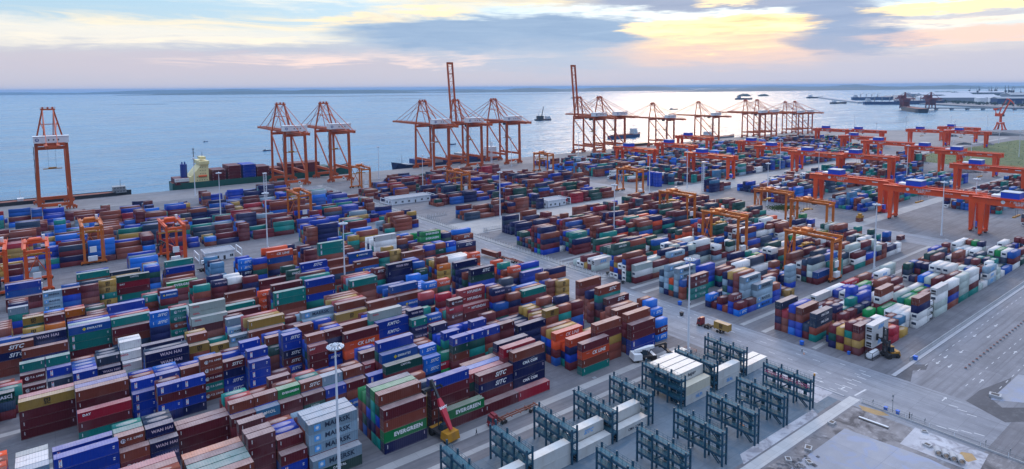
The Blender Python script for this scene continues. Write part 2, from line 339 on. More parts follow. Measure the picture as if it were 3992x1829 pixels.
def logo(mb, code, L_, h):
    """shipping-line lettering on the long side that faces -y"""
    q = L_ > 8; W = MI['lw']; z = h*.52; X = L_
    if code == 'S': put_text(mb,'SITC', 1.75 if q else 1.35, X*.62, z, W, bold=.035, shear=.35); plate(mb,.9,.9,1.05,1.9,W)
    elif code == 'C': put_text(mb,'CK LINE', 1.55 if q else 1.15, X*.60, z, W, bold=.03, shear=.2); plate(mb,X*.14,1.75,X*.25,1.85,MI['lp'])
    elif code == 'M':
        a = .80 if q else .62; cx = X*.17 if q else X*.15
        plate(mb,cx-a,z-a*.95,cx+a,z+a*.95,MI['lb']); disc(mb,cx,z,a*.74,W,-.03,16,.42)
        put_text(mb,'MAERSK', 1.65 if q else .92, X*.58, z, MI['ln'], bold=.03)
    elif code == 'G': put_text(mb,'EVERGREEN', 1.45 if q else .8, X*.56, z, W, bold=.045)
    elif code == 'H': put_text(mb,'HYUNDAI', 1.4 if q else 1.0, X*.58, z, W, bold=.04); plate(mb,X*.16,1.75,X*.24,1.95,W)
    elif code == 'K': put_text(mb,'KMTC', 1.5 if q else 1.1, X*.5, z, W, bold=.035, shear=.3); plate(mb,X*.66,z-.2,X*.74,z-.08,W)
    elif code == 'A': put_text(mb,'CAPITAL', .8 if q else .6, X*.53, h*.72, W, bold=.03)
    elif code == 'E':
        r = .6 if q else .42; cx = X*.36 if q else X*.2
        mb.face([(cx-r,-.02,z),(cx,-.02,z-r),(cx+r,-.02,z),(cx,-.02,z+r)],MI['ly']); put_text(mb,'EMIRATES', .95 if q else .78, X*.6, z, W, bold=.035, shear=.2)
    elif code == 'W': put_text(mb,'WAN HAI', 1.3 if q else 1.0, X*.58, z+.1, MI['lp'], bold=.035)
    elif code == 'T':
        r = .62 if q else .55; cx = X*.27; disc(mb,cx,z,r,W); put_text(mb,'TS',.85,cx,z,MI['ln'],-.03,.04,.3); put_text(mb,'T.S. LINES',.9 if q else .72,X*.66,z+.1,W,bold=.03,shear=.1)
    elif code == 'P':
        plate(mb,.85,.55,1.45,h-.45,W)
        for i,ch in enumerate('PIL'): put_text(mb,ch,.72,1.15,h-.75-i*.55,MI['lr' if i%2==0 else 'lb'],-.03,.04)
        plate(mb,X-1.2,h*.6,X-.8,h*.68,W); plate(mb,X-1.2,h*.45,X-.85,h*.52,W)
    elif code == 'Z':
        k = MI['lk']; c0 = X*.5; a = .75
        for i in (-1,0,1): plate(mb,c0+i*.55-.17,z-.05,c0+i*.55+.17,z+.75,k)
        plate(mb,c0-.72,z+.55,c0+.72,z+.8,k,-.025); put_text(mb,'SC',1.05,c0,z-.5,k,bold=.06)
    elif code == 'D': put_text(mb,'DAY', .85, X*.16, h*.66, W, bold=.05)
    elif code == 'U': put_text(mb,'UASC', 1.2, X*.6, z, W, bold=.04); plate(mb,X*.88,.7,X*.91,h-.5,W)
    elif code == 'X':
        put_text(mb,'CMA CGM', 1.15 if q else .85, X*.52, z, W, bold=.04)
        for i in range(5): plate(mb,X*(.42+.05*i),z+.55+.1*i,X*(.46+.05*i),z+.62+.1*i,W)
    elif code == 'L': put_text(mb,'MOL',1.15,X*.6,z,W,bold=.03); disc(mb,X*.34,z,.4,W,n=8)
    elif code == 'O': put_text(mb,'OOCL',.75,X*.17,h*.68,MI['lr'],bold=.05)
    elif code == 'V': mb.face([(X*.46,-.02,z-.2),(X*.56,-.02,z),(X*.66,-.02,z+.7),(X*.52,-.02,z+.3)],MI['ly'])
    elif code == 'J':
        for i in range(3): mb.face([(X*(.32+.12*i),-.02,z-.55),(X*(.42+.12*i),-.02,z-.4),(X*(.46+.12*i),-.02,z+.7),(X*(.38+.12*i),-.02,z+.5)],MI['lb'])
        plate(mb,X*.3,z-.75,X*.7,z-.62,MI['lb'])
    else:
        plate(mb,.75,h*.45,.88,h*.8,W); plate(mb,X-.9,h*.55,X-.7,h*.85,MI['lp'])
LEN = {20:6.06, 40:12.19}; CWID = 2.44
_body = {}
def body_mesh(L_, h, code, reefer=False):
    k = (L_, h, code, reefer)
    if k in _body: return _body[k]
    X = LEN[L_]; mb = MB(); W = CWID; i = .045
    mb.box(i,i,.16,X-i,W-i,h-.045)                                    # panels sit inside the frame
    for x in (0, X-.17):
        for y in (0, W-.17): mb.box(x,y,0,x+.17,y+.17,h)             # corner posts with castings
    for y in (0, W-.06): mb.box(.17,y,.02,X-.17,y+.06,.17); mb.box(.17,y,h-.12,X-.17,y+.06,h-.03)
    for x in (0, X-.1): mb.box(x,.17,.02,x+.1,W-.17,.17); mb.box(x,.17,h-.13,x+.1,W-.17,h-.03)
    if L_ == 40:
        for x in (.55, X-.65): mb.box(x,i,h-.045,x+.1,W-i,h-.02)
    logo(mb, code, X, h)
    me = mb.mesh('container_body', [M[k2] for k2 in CM]); _body[k] = me; return me
def door_mesh(h, side):
    mb = MB(); W = CWID; y0, y1 = ((.19,W/2-.01),(W/2+.01,W-.19))[side]
    mb.box(-.005,y0,.2,.04,y1,h-.15,0)
    for y in (y0+.25, y1-.3): mb.tube((-.04,y,.22),(-.04,y,h-.17),.03,n=6,m=8); mb.box(-.06,y-.16,1.0,-.03,y+.16,1.08,8)
    return mb.mesh('door', [M[k] for k in CM])
def cooler_mesh(h):
    mb = MB(); W = CWID
    mb.box(-.02,.22,.2,.04,W-.22,h-.15,0); mb.box(-.05,.4,h*.42,-.018,W-.4,h*.72,1)
    for y in (.62, 1.3): mb.tube((-.07,y+.25,h*.57),(-.03,y+.25,h*.57),.28,n=10,m=1)
    mb.box(-.05,.4,.35,-.018,W-.4,h*.34,1)
    return mb.mesh('cooling_unit', [M['white'],M['dark']])
_door = {(h,s):door_mesh(h,s) for h in (2.6,2.75,2.9) for s in (0,1)}
_cool = {h:cooler_mesh(h) for h in (2.6,2.75,2.9)}
def shade(c, r): return tuple(min(1,max(0,x*r)) for x in c)
def container(L_, h, code, x, y, z, label, group=None, parts=True, jitter=1., rz=0):
    col = code[0]; lg = code[2] if len(code) > 2 else ''
    reefer = lg == 'J' or (col == 'w' and lg != 'O')
    o = bpy.data.objects.new('shipping_container', body_mesh(L_, h, lg)); COL.objects.link(o); o.location = (x,y,z); o.rotation_euler = (0,0,rz)
    o.color = (*shade(CC[col], jitter),1); tag(o, label, 'container', group)
    if parts:
        if reefer:
            d = bpy.data.objects.new('cooling_unit', _cool[h]); COL.objects.link(d); d.parent = o
        else:
            for s in (0,1):
                d = bpy.data.objects.new('door', _door[(h,s)]); COL.objects.link(d); d.parent = o; d.color = o.color
    return o
# ---- far / hidden boxes: one stuff object, beyond the 300 largest in view
BX = dict(v=[], c=[]); LT = MB()
def stuff_box(L_, h, code, x, y, z, jit):
    X = LEN[L_]
    BX['v'].append((x,y,z,x+X,y+CWID,z+h-.02)); BX['c'].append(shade(CC[code[0]], jit))
    if len(code) > 2:
        n = len(LT.v); t_ = MB(); logo(t_, code[2], X, h); LT.v += [(a+x,b+y,c_+z) for a,b,c_ in t_.v]; LT.f += [[n+i for i in f] for f in t_.f]; LT.m += t_.m
    if code[0] == 'w' and x > 200:
        n = len(LT.v); LT.v += [(x-.02,y+.4,z+h*.4),(x-.02,y+2.0,z+h*.4),(x-.02,y+2.0,z+h*.75),(x-.02,y+.4,z+h*.75)]; LT.f.append([n,n+1,n+2,n+3]); LT.m.append(MI['ln'])
def far_block(Y0, rows, X0, X1, pal, hm, hx, dens, seed, gapx=()):
    r = random.Random(seed); x = X0
    while x < X1:
        L_ = 20 if r.random() < .42 else 40; w = LEN[L_]; base = r.randint(hm,hx); bias = r.choice(pal)
        if r.random() < dens and not any(a-w < x < b for a,b in gapx):
            for k in range(rows):
                if r.random() < .1: continue
                n = max(1,min(hx,base+r.choice((-1,-1,0,0,0,1))-(1 if k==0 and r.random()<.5 else 0))); h = 2.6 if L_==20 else r.choice((2.6,2.9))
                rowc = bias if r.random() < .6 else r.choice(pal)
                for i in range(n): stuff_box(L_,h,rowc if r.random()<.65 else r.choice(pal),x,Y0+2.65*k,i*h,r.uniform(.75,1.2))
        x += w+r.choice((.3,.3,.35,.4,2.5))
PMID = 'mmmmmmmmmbbbbbddvvnnnBrE'; PFAR = 'mmmmmbbbbttdlBBvvsnnEcw'; PFAR2 = 'mmmmbbbttdlvvsEBwn'
PLEFT = 'mmmmmmbbbrnnnBBBBccEttysv'
for i,(y0,rows,a,b_,pal,hm,hx,de) in enumerate([
 (359,6,-60,44,PLEFT,2,4,.8),(359,6,112,196,PLEFT,2,4,.75),(396,6,-60,198,PLEFT,1,4,.92),(424,6,-60,198,PLEFT,2,4,.92),(452,6,-60,196,PLEFT,1,4,.92),
 (480,6,-60,195,PLEFT,1,4,.92),(508,6,-60,192,PLEFT,1,3,.92),(536,6,-50,185,PLEFT,1,4,.6),(558,3,-30,170,PLEFT,1,2,.3),
 (271,5,222,400,PMID,2,4,.9),(299,6,234,402,PMID,2,4,.92),(358,5,235,304,PMID,2,4,.95),(358,5,336,400,PMID,2,3,.8),(394,5,300,400,PMID,2,4,.85),
 (415,5,246,296,PMID,2,3,.9),(414,5,300,402,PMID,2,4,.85),(438,6,268,402,PMID,2,4,.85),(466,6,224,400,PMID,2,4,.92),(492,6,222,400,PMID,2,4,.85),(519,6,246,400,PMID,2,4,.8),(545,4,246,392,PMID,1,3,.7),
 (80,13,506,740,PFAR2,2,4,.85),(134,13,512,690,PFAR2,2,4,.8),(198,11,476,690,PFAR,2,4,.85),(252,8,462,740,PFAR,2,4,.85),(284,10,490,850,PFAR,2,4,.9),(318,3,463,492,PFAR,2,4,.9),
 (362,11,470,900,PFAR,2,4,.92),(402,12,455,950,PFAR,2,4,.9),(449,14,455,1020,PFAR,2,4,.9),(500,14,462,1080,PFAR,1,4,.85),(545,8,470,900,PFAR,1,3,.5)]):
    far_block(y0,rows,a,b_,pal,hm,hx,de,100+i)
for k in range(4):
    for j in range(5): stuff_box(20,2.6,'B',452+0*j,367.5+2.6*k+2*(k>1),j*2.6,1.0)
for k in range(3):
    for j in range(5): stuff_box(20,2.9,'B',700,452+2.6*k,j*2.9,1.0)
NEAR = '''47.4 138.6 40 2.6 s/M*.d/A*
47.5 141.2 40 2.6 s/M*.s/M*.s/M*.m.m
41 141.2 20 2.6 m*.B/P*.m
41 143.9 20 2.6 m*.b.E.B
34.6 143.9 20 2.6 m*.m*.m*.m.m
22.2 138.6 40 2.6 b*.b.m.b
9 138.6 40 2.6 p.b.m.b
65.6 138.6 40 2.9 m*.b*.g/G*.n*
84.2 138.6 40 2.6 g/G*.m*
79 143.9 20 2.75 y/Z.y/Z.y/Z
80.9 141.2 40 2.75 B/P*.m*.m*.b*.m*
96.4 141.2 40 2.6 m/S*.n/S*.m*.b
96.5 138.6 40 2.9 m*
108.9 141.2 40 2.75 b*.n/X*.n*.n/X*.B
108.6 138.6 40 2.9 r*
107.4 143.9 40 2.9 r/D*.m.B.E.t
134.7 138.6 40 2.6 m*.o/C*.b*.t*
132.8 149.2 40 2.75 o/C*.o.m.E
158 138.6 40 2.75 m*.m*.B/P*.B*
143.4 141.2 40 2.75 b*.m*.y.b.b
146.4 143.9 20 2.75 m/V.c.y/Z.b
158.5 141.2 40 2.75 b*.m.m.n.m
174.3 141.2 20 2.6 c.m/S.c/S
181.5 149.2 20 2.6 c/S.n.t
172.8 149.2 20 2.6 o/C.o
-7.6 171.2 20 2.6 s/M*.m.t
-15 168.5 20 2.6 b.m.m.d
-0.8 176.4 40 2.6 B/P*.B/P.t
-0.6 165.8 40 2.75 B/P*.B/P*.B.m
11.1 168.5 20 2.6 b/T*.m.E.d
11.7 165.8 20 2.6 b*.m/T.o
17.4 168.5 20 2.6 n/W*.m.m.m
17.9 165.8 20 2.6 n/W*.n/W.n
24.1 168.5 40 2.6 m*.m*.m*
36.4 168.5 20 2.6 b*.B.b.B
36.1 165.8 20 2.6 m*.m.m
42.6 168.5 20 2.6 b*.B.t.m
42.3 165.8 20 2.6 l/L*.m.m
48.7 168.5 20 2.6 g/G*.d.b.d
48.5 165.8 20 2.6 m*.m.m
55 168.5 20 2.6 b/S*.E.m.E
54.8 165.8 20 2.6 m*.d/A.m
61.1 165.8 20 2.6 B*.m.m
67.5 168.5 20 2.6 b*.E.d.b
67.2 165.8 20 2.6 m*.b.E/E
76.4 173.8 20 2.6 r/D*.b.m
73.9 165.8 20 2.6 B/P*.m.d
78.4 163.2 40 2.6 d/A*.m.m.B
79.7 168.5 40 2.9 E/E*.m.E.m
92.5 165.8 20 2.6 c/S*.c/S.n
92.6 168.5 20 2.6 c/S*.d.m.d
98.6 165.8 20 2.6 h.r/D.g
105 165.8 20 2.6 B/P.n.B
101.7 163.2 20 2.6 B/P*.d*.b*.m.d
111.2 165.8 20 2.6 k/D.B/P.b
107.9 163.2 20 2.6 B/P*.d.t.m.b
117.6 165.8 20 2.6 B/P.B/P.m
114.1 163.2 20 2.6 B/P*.m.b.t.d
124 165.8 20 2.6 E/E.B/P.B
120.2 163.2 20 2.6 m*.m.n.b.m
128.2 163.2 40 2.6 n*.n.n.t
143.1 165.8 20 2.6 v.v.y
149.4 165.8 20 2.6 t.b.m
155.8 165.8 20 2.6 p/H.p/H.m
140.5 163.2 20 2.6 y/Z*.b.b.b.d
146.7 163.2 20 2.6 b.t.b.m.t
152.9 163.2 20 2.6 m.m.E.B.t
171.9 163.2 40 2.6 m/S*.n/S.m/S.n
169.7 165.8 40 2.9 b/S*.t.n.m.d
168.3 168.5 20 2.6 b.m.m
-7.2 204.4 40 2.6 y/Z*.m*.m*.m*
5 199.2 40 2.9 b*.m*.t.B
4.9 193.8 40 2.6 r/D*.m*.t*
-20.5 191.2 20 2.6 g/G.g/G.b.g/G
17.7 199.2 20 2.6 B/P*.E.t.E
17.7 196.5 20 2.6 B/P*.B/P*.B/P
24 199.2 20 2.6 B/P*.E.b.m
23.1 191.2 20 2.6 B/P*.m*.B/P*.n
30.3 199.2 20 2.6 b*.b.m.B
29.2 191.2 20 2.6 B/P*.m*.B/P*.n*
35.1 196.5 20 2.6 b/T*.b/T*.m/T*.t/T*.b/T
42.7 204.4 20 2.6 m/S.m.m.m
41.3 196.5 20 2.6 m/S*.n*.B/S*.B/S
47.5 193.8 20 2.6 B/P*.m.E.B.E
47.4 191.2 20 2.6 B/P*.B/P*.B/P*.m
56.8 204.4 20 2.6 d/A.b.m
53.4 191.2 20 2.6 m.n
60 199.2 20 2.6 B/S*.B*.n/S*.m/S*.B/S
65.7 193.8 20 2.6 b*.E.d.E.B
65.6 191.2 20 2.6 p/D*.m*.m*.E/E
72 193.8 20 2.6 m*.n.m.B/K.B
77.4 191.2 40 2.9 m*.o/C*.o/C.m
90 193.8 40 2.9 B/K*.B/K*.b.b
88.9 196.5 40 2.9 e/O*.t.B.b.t
102.3 191.2 20 2.6 t/P*.n/W.n/W.n
102.3 193.8 20 2.6 n/W*.b.E.E.E
108.4 191.2 20 2.6 E/E.r/D.r/D.m
114.7 204.4 20 2.6 m.d.b
119.4 193.8 20 2.6 m/T*.r/D.m/T.m.m/T
127.4 196.5 40 2.75 p/H*.m*.m
126.6 193.8 40 2.9 m
127.2 199.2 40 2.75 p/H*.p/H*.b.E.m
139.3 193.8 20 2.6 n/W.m.B.d.m
139.1 191.2 20 2.6 E.m.d
149.8 199.2 20 2.6 n/W.B.E.t
145.2 191.2 20 2.6 b.n.m.b
152.5 191.2 40 2.6 t*.m.E/E.t
171.8 191.2 20 2.6 y/Z.y/Z.y/Z.n
168.3 193.8 20 2.6 b.b.b.t
-19 217.5 20 2.6 B/P.B/P.B.m
-14.5 220.2 20 2.6 d/U*.v.m
-7.3 230.8 20 2.6 m/T*.d.B
-7.3 228.1 20 2.6 m/T*.m
-0.9 230.8 20 2.6 B/P*.E.b
-0.8 228.1 20 2.6 v/P*.m
5.3 222.8 20 2.6 B/P*.E.E
11.9 228.1 20 2.6 n/W*.m
18.3 230.8 20 2.6 w/O*.n.n
18.5 228.1 20 2.6 w/O*.e
23.6 217.5 40 2.6 n/W*.n/W*.n.t
36.8 222.8 20 2.6 y/Z*.b.m
43.7 225.4 20 2.6 y/Z*.t/P
50.8 230.8 20 2.6 s/M.m.d
49.5 222.8 20 2.6 s/M*.s.E
54.9 220.2 40 2.9 b*.b.b
70.5 230.8 20 2.6 m/T.B.t
67.8 220.2 20 2.6 m.m.n
74 222.8 40 2.6 s/M*.t.n.d
74 220.2 40 2.75 s/M.E.m
86.3 220.2 40 2.9 b*.B.E.n
85 217.5 40 2.9 y/Z*.b.d
97.6 217.5 40 2.6 b*.b.b.m
109.9 217.5 40 2.6 b*.E/E.B.m
108.6 220.2 40 2.75 E*.m.E.m.B
125.4 222.8 20 2.6 t/S.c/S.b
122.2 217.5 20 2.6 c/S.b.E.t.E
130.7 220.2 20 2.6 B.o/C.m
128.3 217.5 20 2.6 o/C.d.n.B.m
145.3 217.5 40 2.9 n/S*.d*.B.m.m
146.8 220.2 40 2.75 m.m.m/S.b
168.2 230.8 20 2.6 o/C.m.n
168.3 220.2 20 2.6 o/C.b.n.n
170.2 222.8 20 2.6 o/C.m.m
179.9 228.1 40 2.6 B.t.B
173.3 217.5 40 2.6 B*.B.n
190.3 220.2 40 2.6 n.b
-16 254.6 40 2.6 b/S*.n/S*.b*.b*
-6.8 280.6 20 2.6 y/Z*.d.t.n
-6.9 275.3 20 2.6 y/Z.m.m
-0.6 277.9 20 2.6 m*.E.t.d
-0.7 275.3 20 2.6 k.m.m
5.7 280.6 20 2.6 k*.m.d.d
-7 257.2 40 2.75 n/W*.n.b.m
-7 251.9 40 2.75 b*.n/W.n/W
5.8 257.2 40 2.75 E/E*.t/P*.t/P*.m*
18.2 254.6 40 2.75 m*.b*.v
29.2 249.3 20 2.6 c/S*.c/S.n.n.d
29.5 252 20 2.6 c/S.t/S.m/S
36.8 257.2 20 2.6 t/T*.t/T.b/T.t/T
42 249.3 40 2.6 e/O*.e/O*.e.m.n
42 246.7 40 2.9 e/O*.m*.b
58.8 270 40 2.75 b*.b.n
56.2 257.2 40 2.75 b.m.m
54.2 246.7 40 2.75 m*.d/A.t
68.5 257.2 20 2.6 o/C.o/C.o/C.o/C
71.5 249.3 40 2.9 m*.n.E.t.d
70.9 244 40 2.6 t/P*.t/P*.b*.b.n
84.2 246.7 40 2.9 B*.b*.B*.t.m
84.8 249.3 40 2.75 r/D.r.m.m
107.1 272.6 20 2.6 m
102 244 40 2.9 t/P*.b*.b.b
114.6 249.3 20 2.6 m/S.m.t.B.m
120.1 257.2 20 2.6 B/S.m/S.m
120.6 246.7 40 2.9 n/W*.n*.n.d.t
121.9 249.3 40 2.75 n/W.n/W.n.m
133.1 246.7 20 2.6 E.m.m.m.B
133 244 20 2.6 d/A.c.v.B
145.6 246.7 20 2.6 b.m.E.b.t
145.3 244 20 2.6 k/D.y/Z.y/Z.b
151.8 246.7 40 2.9 w.e.s.r
162.2 244 20 2.6 o/C.b.o.B.t
84.2 270 20 2.6 d/U.d.m.m.m
91 272.6 40 2.9 B/S*.n.t.E.E
90.8 270 40 2.9 B.m.m.m
72.4 302.3 20 2.6 c/S.c/S.n/S.B.m
78.2 299.6 20 2.6 B.b.d.B.d
79.1 302.3 20 2.6 y/Z.y/Z.E
85.2 302.3 40 2.9 o/C*.E*.b.n.m
86.3 304.9 40 2.6 o/C.o/C.n.B
103.7 324 20 2.6 b.k.k
102.5 299.6 20 2.6 m.m.b.B.B
102.4 280.6 40 2.9 t/P*.t/P*.b.m.B.m.m
64.7 324 20 2.6 l.l.b
60.8 302.3 20 2.6 l.m.m
47.9 272.6 20 2.6 t.b.m.m.m
55 275.3 20 2.6 n/W.m.m.t.b
61.2 275.3 20 2.6 w.m.m.d.m
66.7 272.6 20 2.6 m.n.E.B.b
73.2 272.6 40 2.6 m*.m.m.E
45.9 326.6 40 2.75 B*.m.b
42.1 299.6 40 2.9 g/G*.m.m
24.6 307.6 40 2.6 d/A*.r/D*.m*.t/P*.E/E
18.1 304.9 20 2.6 y/Z.y/Z.t/P.y/Z.b
11.8 302.3 20 2.6 m.m.b.v.B
5.6 302.3 20 2.6 m*.B.E.n.t
-0.5 302.3 20 2.6 s/M*.s/M.s/M.b.m
-13 329.3 40 2.75 m*.m
30.9 280.6 20 2.6 t/P.b.m.d
35.9 272.6 20 2.6 E/E*.m.d.d.m
114.6 275.3 40 2.9 E/E*.B.n.E.B
115.2 270 40 2.9 b/D*.E/E.m.d
102.3 275.3 40 2.6 b*.b.t.d.b
102.9 270 40 2.6 b*.v.m.t
128.3 272.6 20 2.6 m.t.t.b.b
134.5 272.6 20 2.6 y/Z.y.m.m.b
140.2 270 40 2.9 b*.m.b.m
152.5 270 20 2.6 B.m.n.n.m
158.7 270 20 2.6 b.d/A.m.B.B
164.9 270 20 2.6 B/P.c.b.d.B
187.8 297 40 2.6 b/S.n.B
173 272.6 40 2.6 n/S.m.b.m
139.7 299.6 40 2.9 w*.w.w.d.m
167.4 329.3 20 2.6 B.m
165.8 297 40 2.6 g/G.g/G.d.t.B
173.3 331.9 40 2.6 l
152.6 299.6 20 2.6 b.n.m.B
222.5 88 40 2.6 w/J*.w*.w/J*.m*
218.8 90.7 20 2.6 m*.b.y.m
218.8 93.3 20 2.6 m.t.y.m
218.8 96 20 2.6 y.m.y
225.5 90.7 40 2.6 b.b.d
238.5 88 20 2.6 r.r
246.5 88 20 2.6 y
261.3 88 40 2.9 b*.n.w.w
280 88 40 2.9 w*.w.e.e
292.9 88 40 2.75 w.m.B.b
305.2 88 40 2.75 e.e.e.t
317.8 88 40 2.75 w.w.m.t
342.8 88 40 2.75 s/J.w/J.s/J
218.6 105.5 40 2.6 v/X*.v/X*.b.t
219 108.2 40 2.75 v.m
218.8 110.8 40 2.75 b*.b.B.B
218.8 113.5 40 2.75 B.m.B.c
218.8 116.1 40 2.75 r/D.b.b
218.8 118.8 40 2.75 v*.m.n.m
232.5 108.2 20 2.6 y/Z
219.7 137 20 2.6 m.c/S
220 139.7 20 2.6 m/S.B.B
226.3 137 20 2.6 m.B
232.5 137 40 2.6 s/M*.s.s/M.c/M
227.7 139.7 40 2.75 s/M*.s.s.s.E
227.3 142.3 40 2.9 b.m.m.m.m
219.7 150.2 20 2.6 c/S.n
225.9 150.2 20 2.6 n/S.E
220 147.6 20 2.6 m/S
244.8 137 20 2.6 b.B.B
221 160.6 40 2.6 m/T*.m/T.t/T.t/T
218.8 163.2 20 2.75 E.b.b
218.8 165.9 40 2.6 s/M*.s/M.s.s.v
218.8 168.6 20 2.6 o.t.b
218.8 171.2 40 2.6 s/M.s.s.s.n
233.5 165.9 40 2.75 B.B.B.t
245.8 163.2 40 2.6 m.t.n
219.8 191 40 2.9 e*.w.m
219 193.7 40 2.75 m.m.d.d
219 196.3 40 2.6 b.E.w.w.w
219 198.9 40 2.6 w.m.n
219 201.6 20 2.6 b.y.B.w
232.2 191 40 2.6 m.e.b
244.6 191 40 2.6 s/M.b.m.B
219.1 217 40 2.9 w/J*.e
233.2 217 40 2.75 d/X.d.B.t
232.6 245.5 40 2.75 n.m.m
235 250.8 40 2.6 t/A.t.v.d
218.6 256.1 40 2.9 b.n.m.B
218.6 258.8 40 2.9 n.E.r.d.t
222.9 256.1 40 2.6 w
47.5 143.9 40 2.6 s*.b.b.n.n
47.5 146.6 40 2.6 s*.m.E.E.m
47.5 149.2 40 2.6 m.t.B.d
41 146.6 20 2.6 B.m.t.b
41 149.2 20 2.6 B.B.d.m
41 151.8 20 2.6 b.n.b.B
34.6 146.6 20 2.6 m*.t.E.d.m
34.6 149.2 20 2.6 b.b.m.d
22.2 141.2 40 2.6 t*.E.d.d
22.2 143.9 40 2.6 t*.E.t.B
22.2 146.6 40 2.6 m*.t.t.d
22.2 149.2 40 2.6 k*.n.b.B
9 141.2 40 2.6 c.b.n.E
9 143.9 40 2.6 m.E.d.t
9 146.6 40 2.6 b.E.b.b
65.6 141.2 40 2.9 b*.d.B.m.t
65.6 143.9 40 2.9 g*.t.t.n.t
65.6 146.6 40 2.9 v*.d.B.n.m
65.6 149.2 40 2.9 g.b.d.E
65.6 151.8 40 2.9 g.m.m.m
79 146.6 20 2.75 v.d.m.t
79 149.2 20 2.75 y.t.d
79 151.8 20 2.75 b.n.B.B
95.1 143.9 40 2.6 p*.d.m.B
96.4 146.6 40 2.6 c*.m.n.b
96.4 149.2 40 2.6 b*.t.n.t
108.7 146.6 40 2.9 m.b.B.E
134.1 143.9 40 2.6 o*.n.B.m
134.7 146.6 40 2.6 o.n.t
132.8 151.8 40 2.75 y.B.n.b
132.8 154.5 40 2.75 b.E.d.n
181.5 151.8 20 2.6 c.B.m.n
181.5 154.5 20 2.6 b.n.m.B
-7.6 173.8 20 2.6 w*.d.m
-7.6 176.4 20 2.6 w*.n.t
-7.6 179.1 20 2.6 e*.m.t
-15 171.2 20 2.6 o.E.B.d
-15 173.8 20 2.6 b.B.t.n
-15 176.4 20 2.6 o.m.b.t
11.1 171.2 20 2.6 t*.m.m.t
11.1 173.8 20 2.6 t.n.b.b
17.4 171.2 20 2.6 v.B.b.E
17.4 173.8 20 2.6 v.t.b.m
24.1 171.2 40 2.6 b*.d.b
36.4 171.2 20 2.6 p.m.m.n
36.1 173.8 20 2.6 t.b.B.m
36.1 176.4 20 2.6 m.t.b
48.7 171.2 20 2.6 b.m.B.m
55 171.2 20 2.6 t.m.E.m
55 173.8 20 2.6 p.B.n.b
61.1 168.5 20 2.6 s*.t.B.E
61.1 171.2 20 2.6 b.m.m.b
67.5 171.2 20 2.6 b.E.d.B
76.4 176.4 20 2.6 m*.n.m.n
76.4 179.1 20 2.6 B.B.m.d
79.7 171.2 40 2.9 B*.d.m.n.b
92.6 171.2 20 2.6 b.t.t.m
92.6 173.8 20 2.6 b.m.B.n
101.7 168.5 20 2.6 B*.t.d.m.b
107.9 168.5 20 2.6 b.m.n.m
136.9 165.8 20 2.6 b.B.d.n
138.6 168.5 20 2.6 y.E.E.E
144.7 168.5 20 2.6 p.b.d.d
-7.2 207.1 40 2.6 p*.m.B.m
5 201.8 40 2.9 B*.t.E.b
-20.5 193.8 20 2.6 m.n.m.m
-20.5 196.5 20 2.6 p.d.E.d
-20.5 199.2 20 2.6 B.d.t.t.t
17.7 201.8 20 2.6 b.E.B.t
17.7 204.4 20 2.6 B.m.b.B
24 201.8 20 2.6 B.d.m.d
24 204.4 20 2.6 c.E.n.m
30.3 201.8 20 2.6 B.m.B.b
47.5 196.5 20 2.6 E.B.B.E
47.5 199.2 20 2.6 B.B.B.b
56.8 207.1 20 2.6 b*.d.n.B
56.8 209.8 20 2.6 B.d.m.E
65.7 196.5 20 2.6 B.E.n.m
66.2 199.2 20 2.6 b.b.n.t
72 196.5 20 2.6 B.n.E.B.d
72.4 199.2 20 2.6 b.m.t.m.d
78.6 199.2 40 2.9 b*.B.b.m
102.3 196.5 20 2.6 s.m.t.b
102.3 199.2 20 2.6 b.b.E.m
114.7 207.1 20 2.6 p.n.d.B.m
119.4 196.5 20 2.6 t.m.E
119.4 199.2 20 2.6 p.m.t
139.7 196.5 20 2.6 b.b.m.m.b
139.3 199.2 20 2.6 B.t.B.n.m
149.8 201.8 20 2.6 v.E.b.m.t
152.5 193.8 40 2.6 b.n.m.E
152.5 196.5 40 2.6 c.B.d.m
-20.7 220.2 20 2.6 c.m.b.t
-19 222.8 20 2.6 B.b.m.E
-19 225.4 20 2.6 B.n.m.n
-12.8 222.8 20 2.6 t.d.m
-12.8 225.4 20 2.6 p.m.m
-14.5 228.1 20 2.6 b.d.n
-7.3 233.4 20 2.6 t*.B.m.m
-0.9 233.4 20 2.6 t*.d.E.d
5.3 225.4 20 2.6 B.b.m
5.3 228.1 20 2.6 E.m.m
5.3 230.8 20 2.6 E.d.E
5.3 233.4 20 2.6 b.B.B
11.9 230.8 20 2.6 v*.m.m
11.9 233.4 20 2.6 v.t.t
11.9 236.1 20 2.6 v.b.n
18.3 233.4 20 2.6 w*.d.n.E
18.3 236.1 20 2.6 w.E.m.n
23.6 220.2 40 2.6 v.E.B.m
36.8 225.4 20 2.6 b*.t.d.b
36.8 228.1 20 2.6 y.E.d.b
50.8 233.4 20 2.6 s*.B.t.m
50.8 236.1 20 2.6 m.b.m.t
55.7 222.8 40 2.9 y*.t.E.E
54.9 225.4 40 2.9 y.m.d.m
54.9 228.1 40 2.9 p.m.t.B
86.3 222.8 40 2.9 p.b.B.n
84.9 225.4 40 2.9 y.t.m.m
121.1 220.2 20 2.6 c.n.E.t
119.2 222.8 20 2.6 c.m.d.n
145.3 222.8 40 2.9 b.d.n.n
168.2 233.4 20 2.6 o.B.t.b
-16 259.9 40 2.6 E.n.E.E
-6.8 283.2 20 2.6 b.m.t.B
-0.6 280.6 20 2.6 b.E.E.m
-0.6 283.2 20 2.6 c.m.m.B
5.7 283.2 20 2.6 p.d.n.B
5.8 259.9 40 2.75 e.m.n.t
5.8 262.6 40 2.75 B.t.b.n
5.8 265.2 40 2.75 b.B.d.E
18.2 257.2 40 2.75 t*.m.m.t
18.2 259.9 40 2.75 p.E.B.E
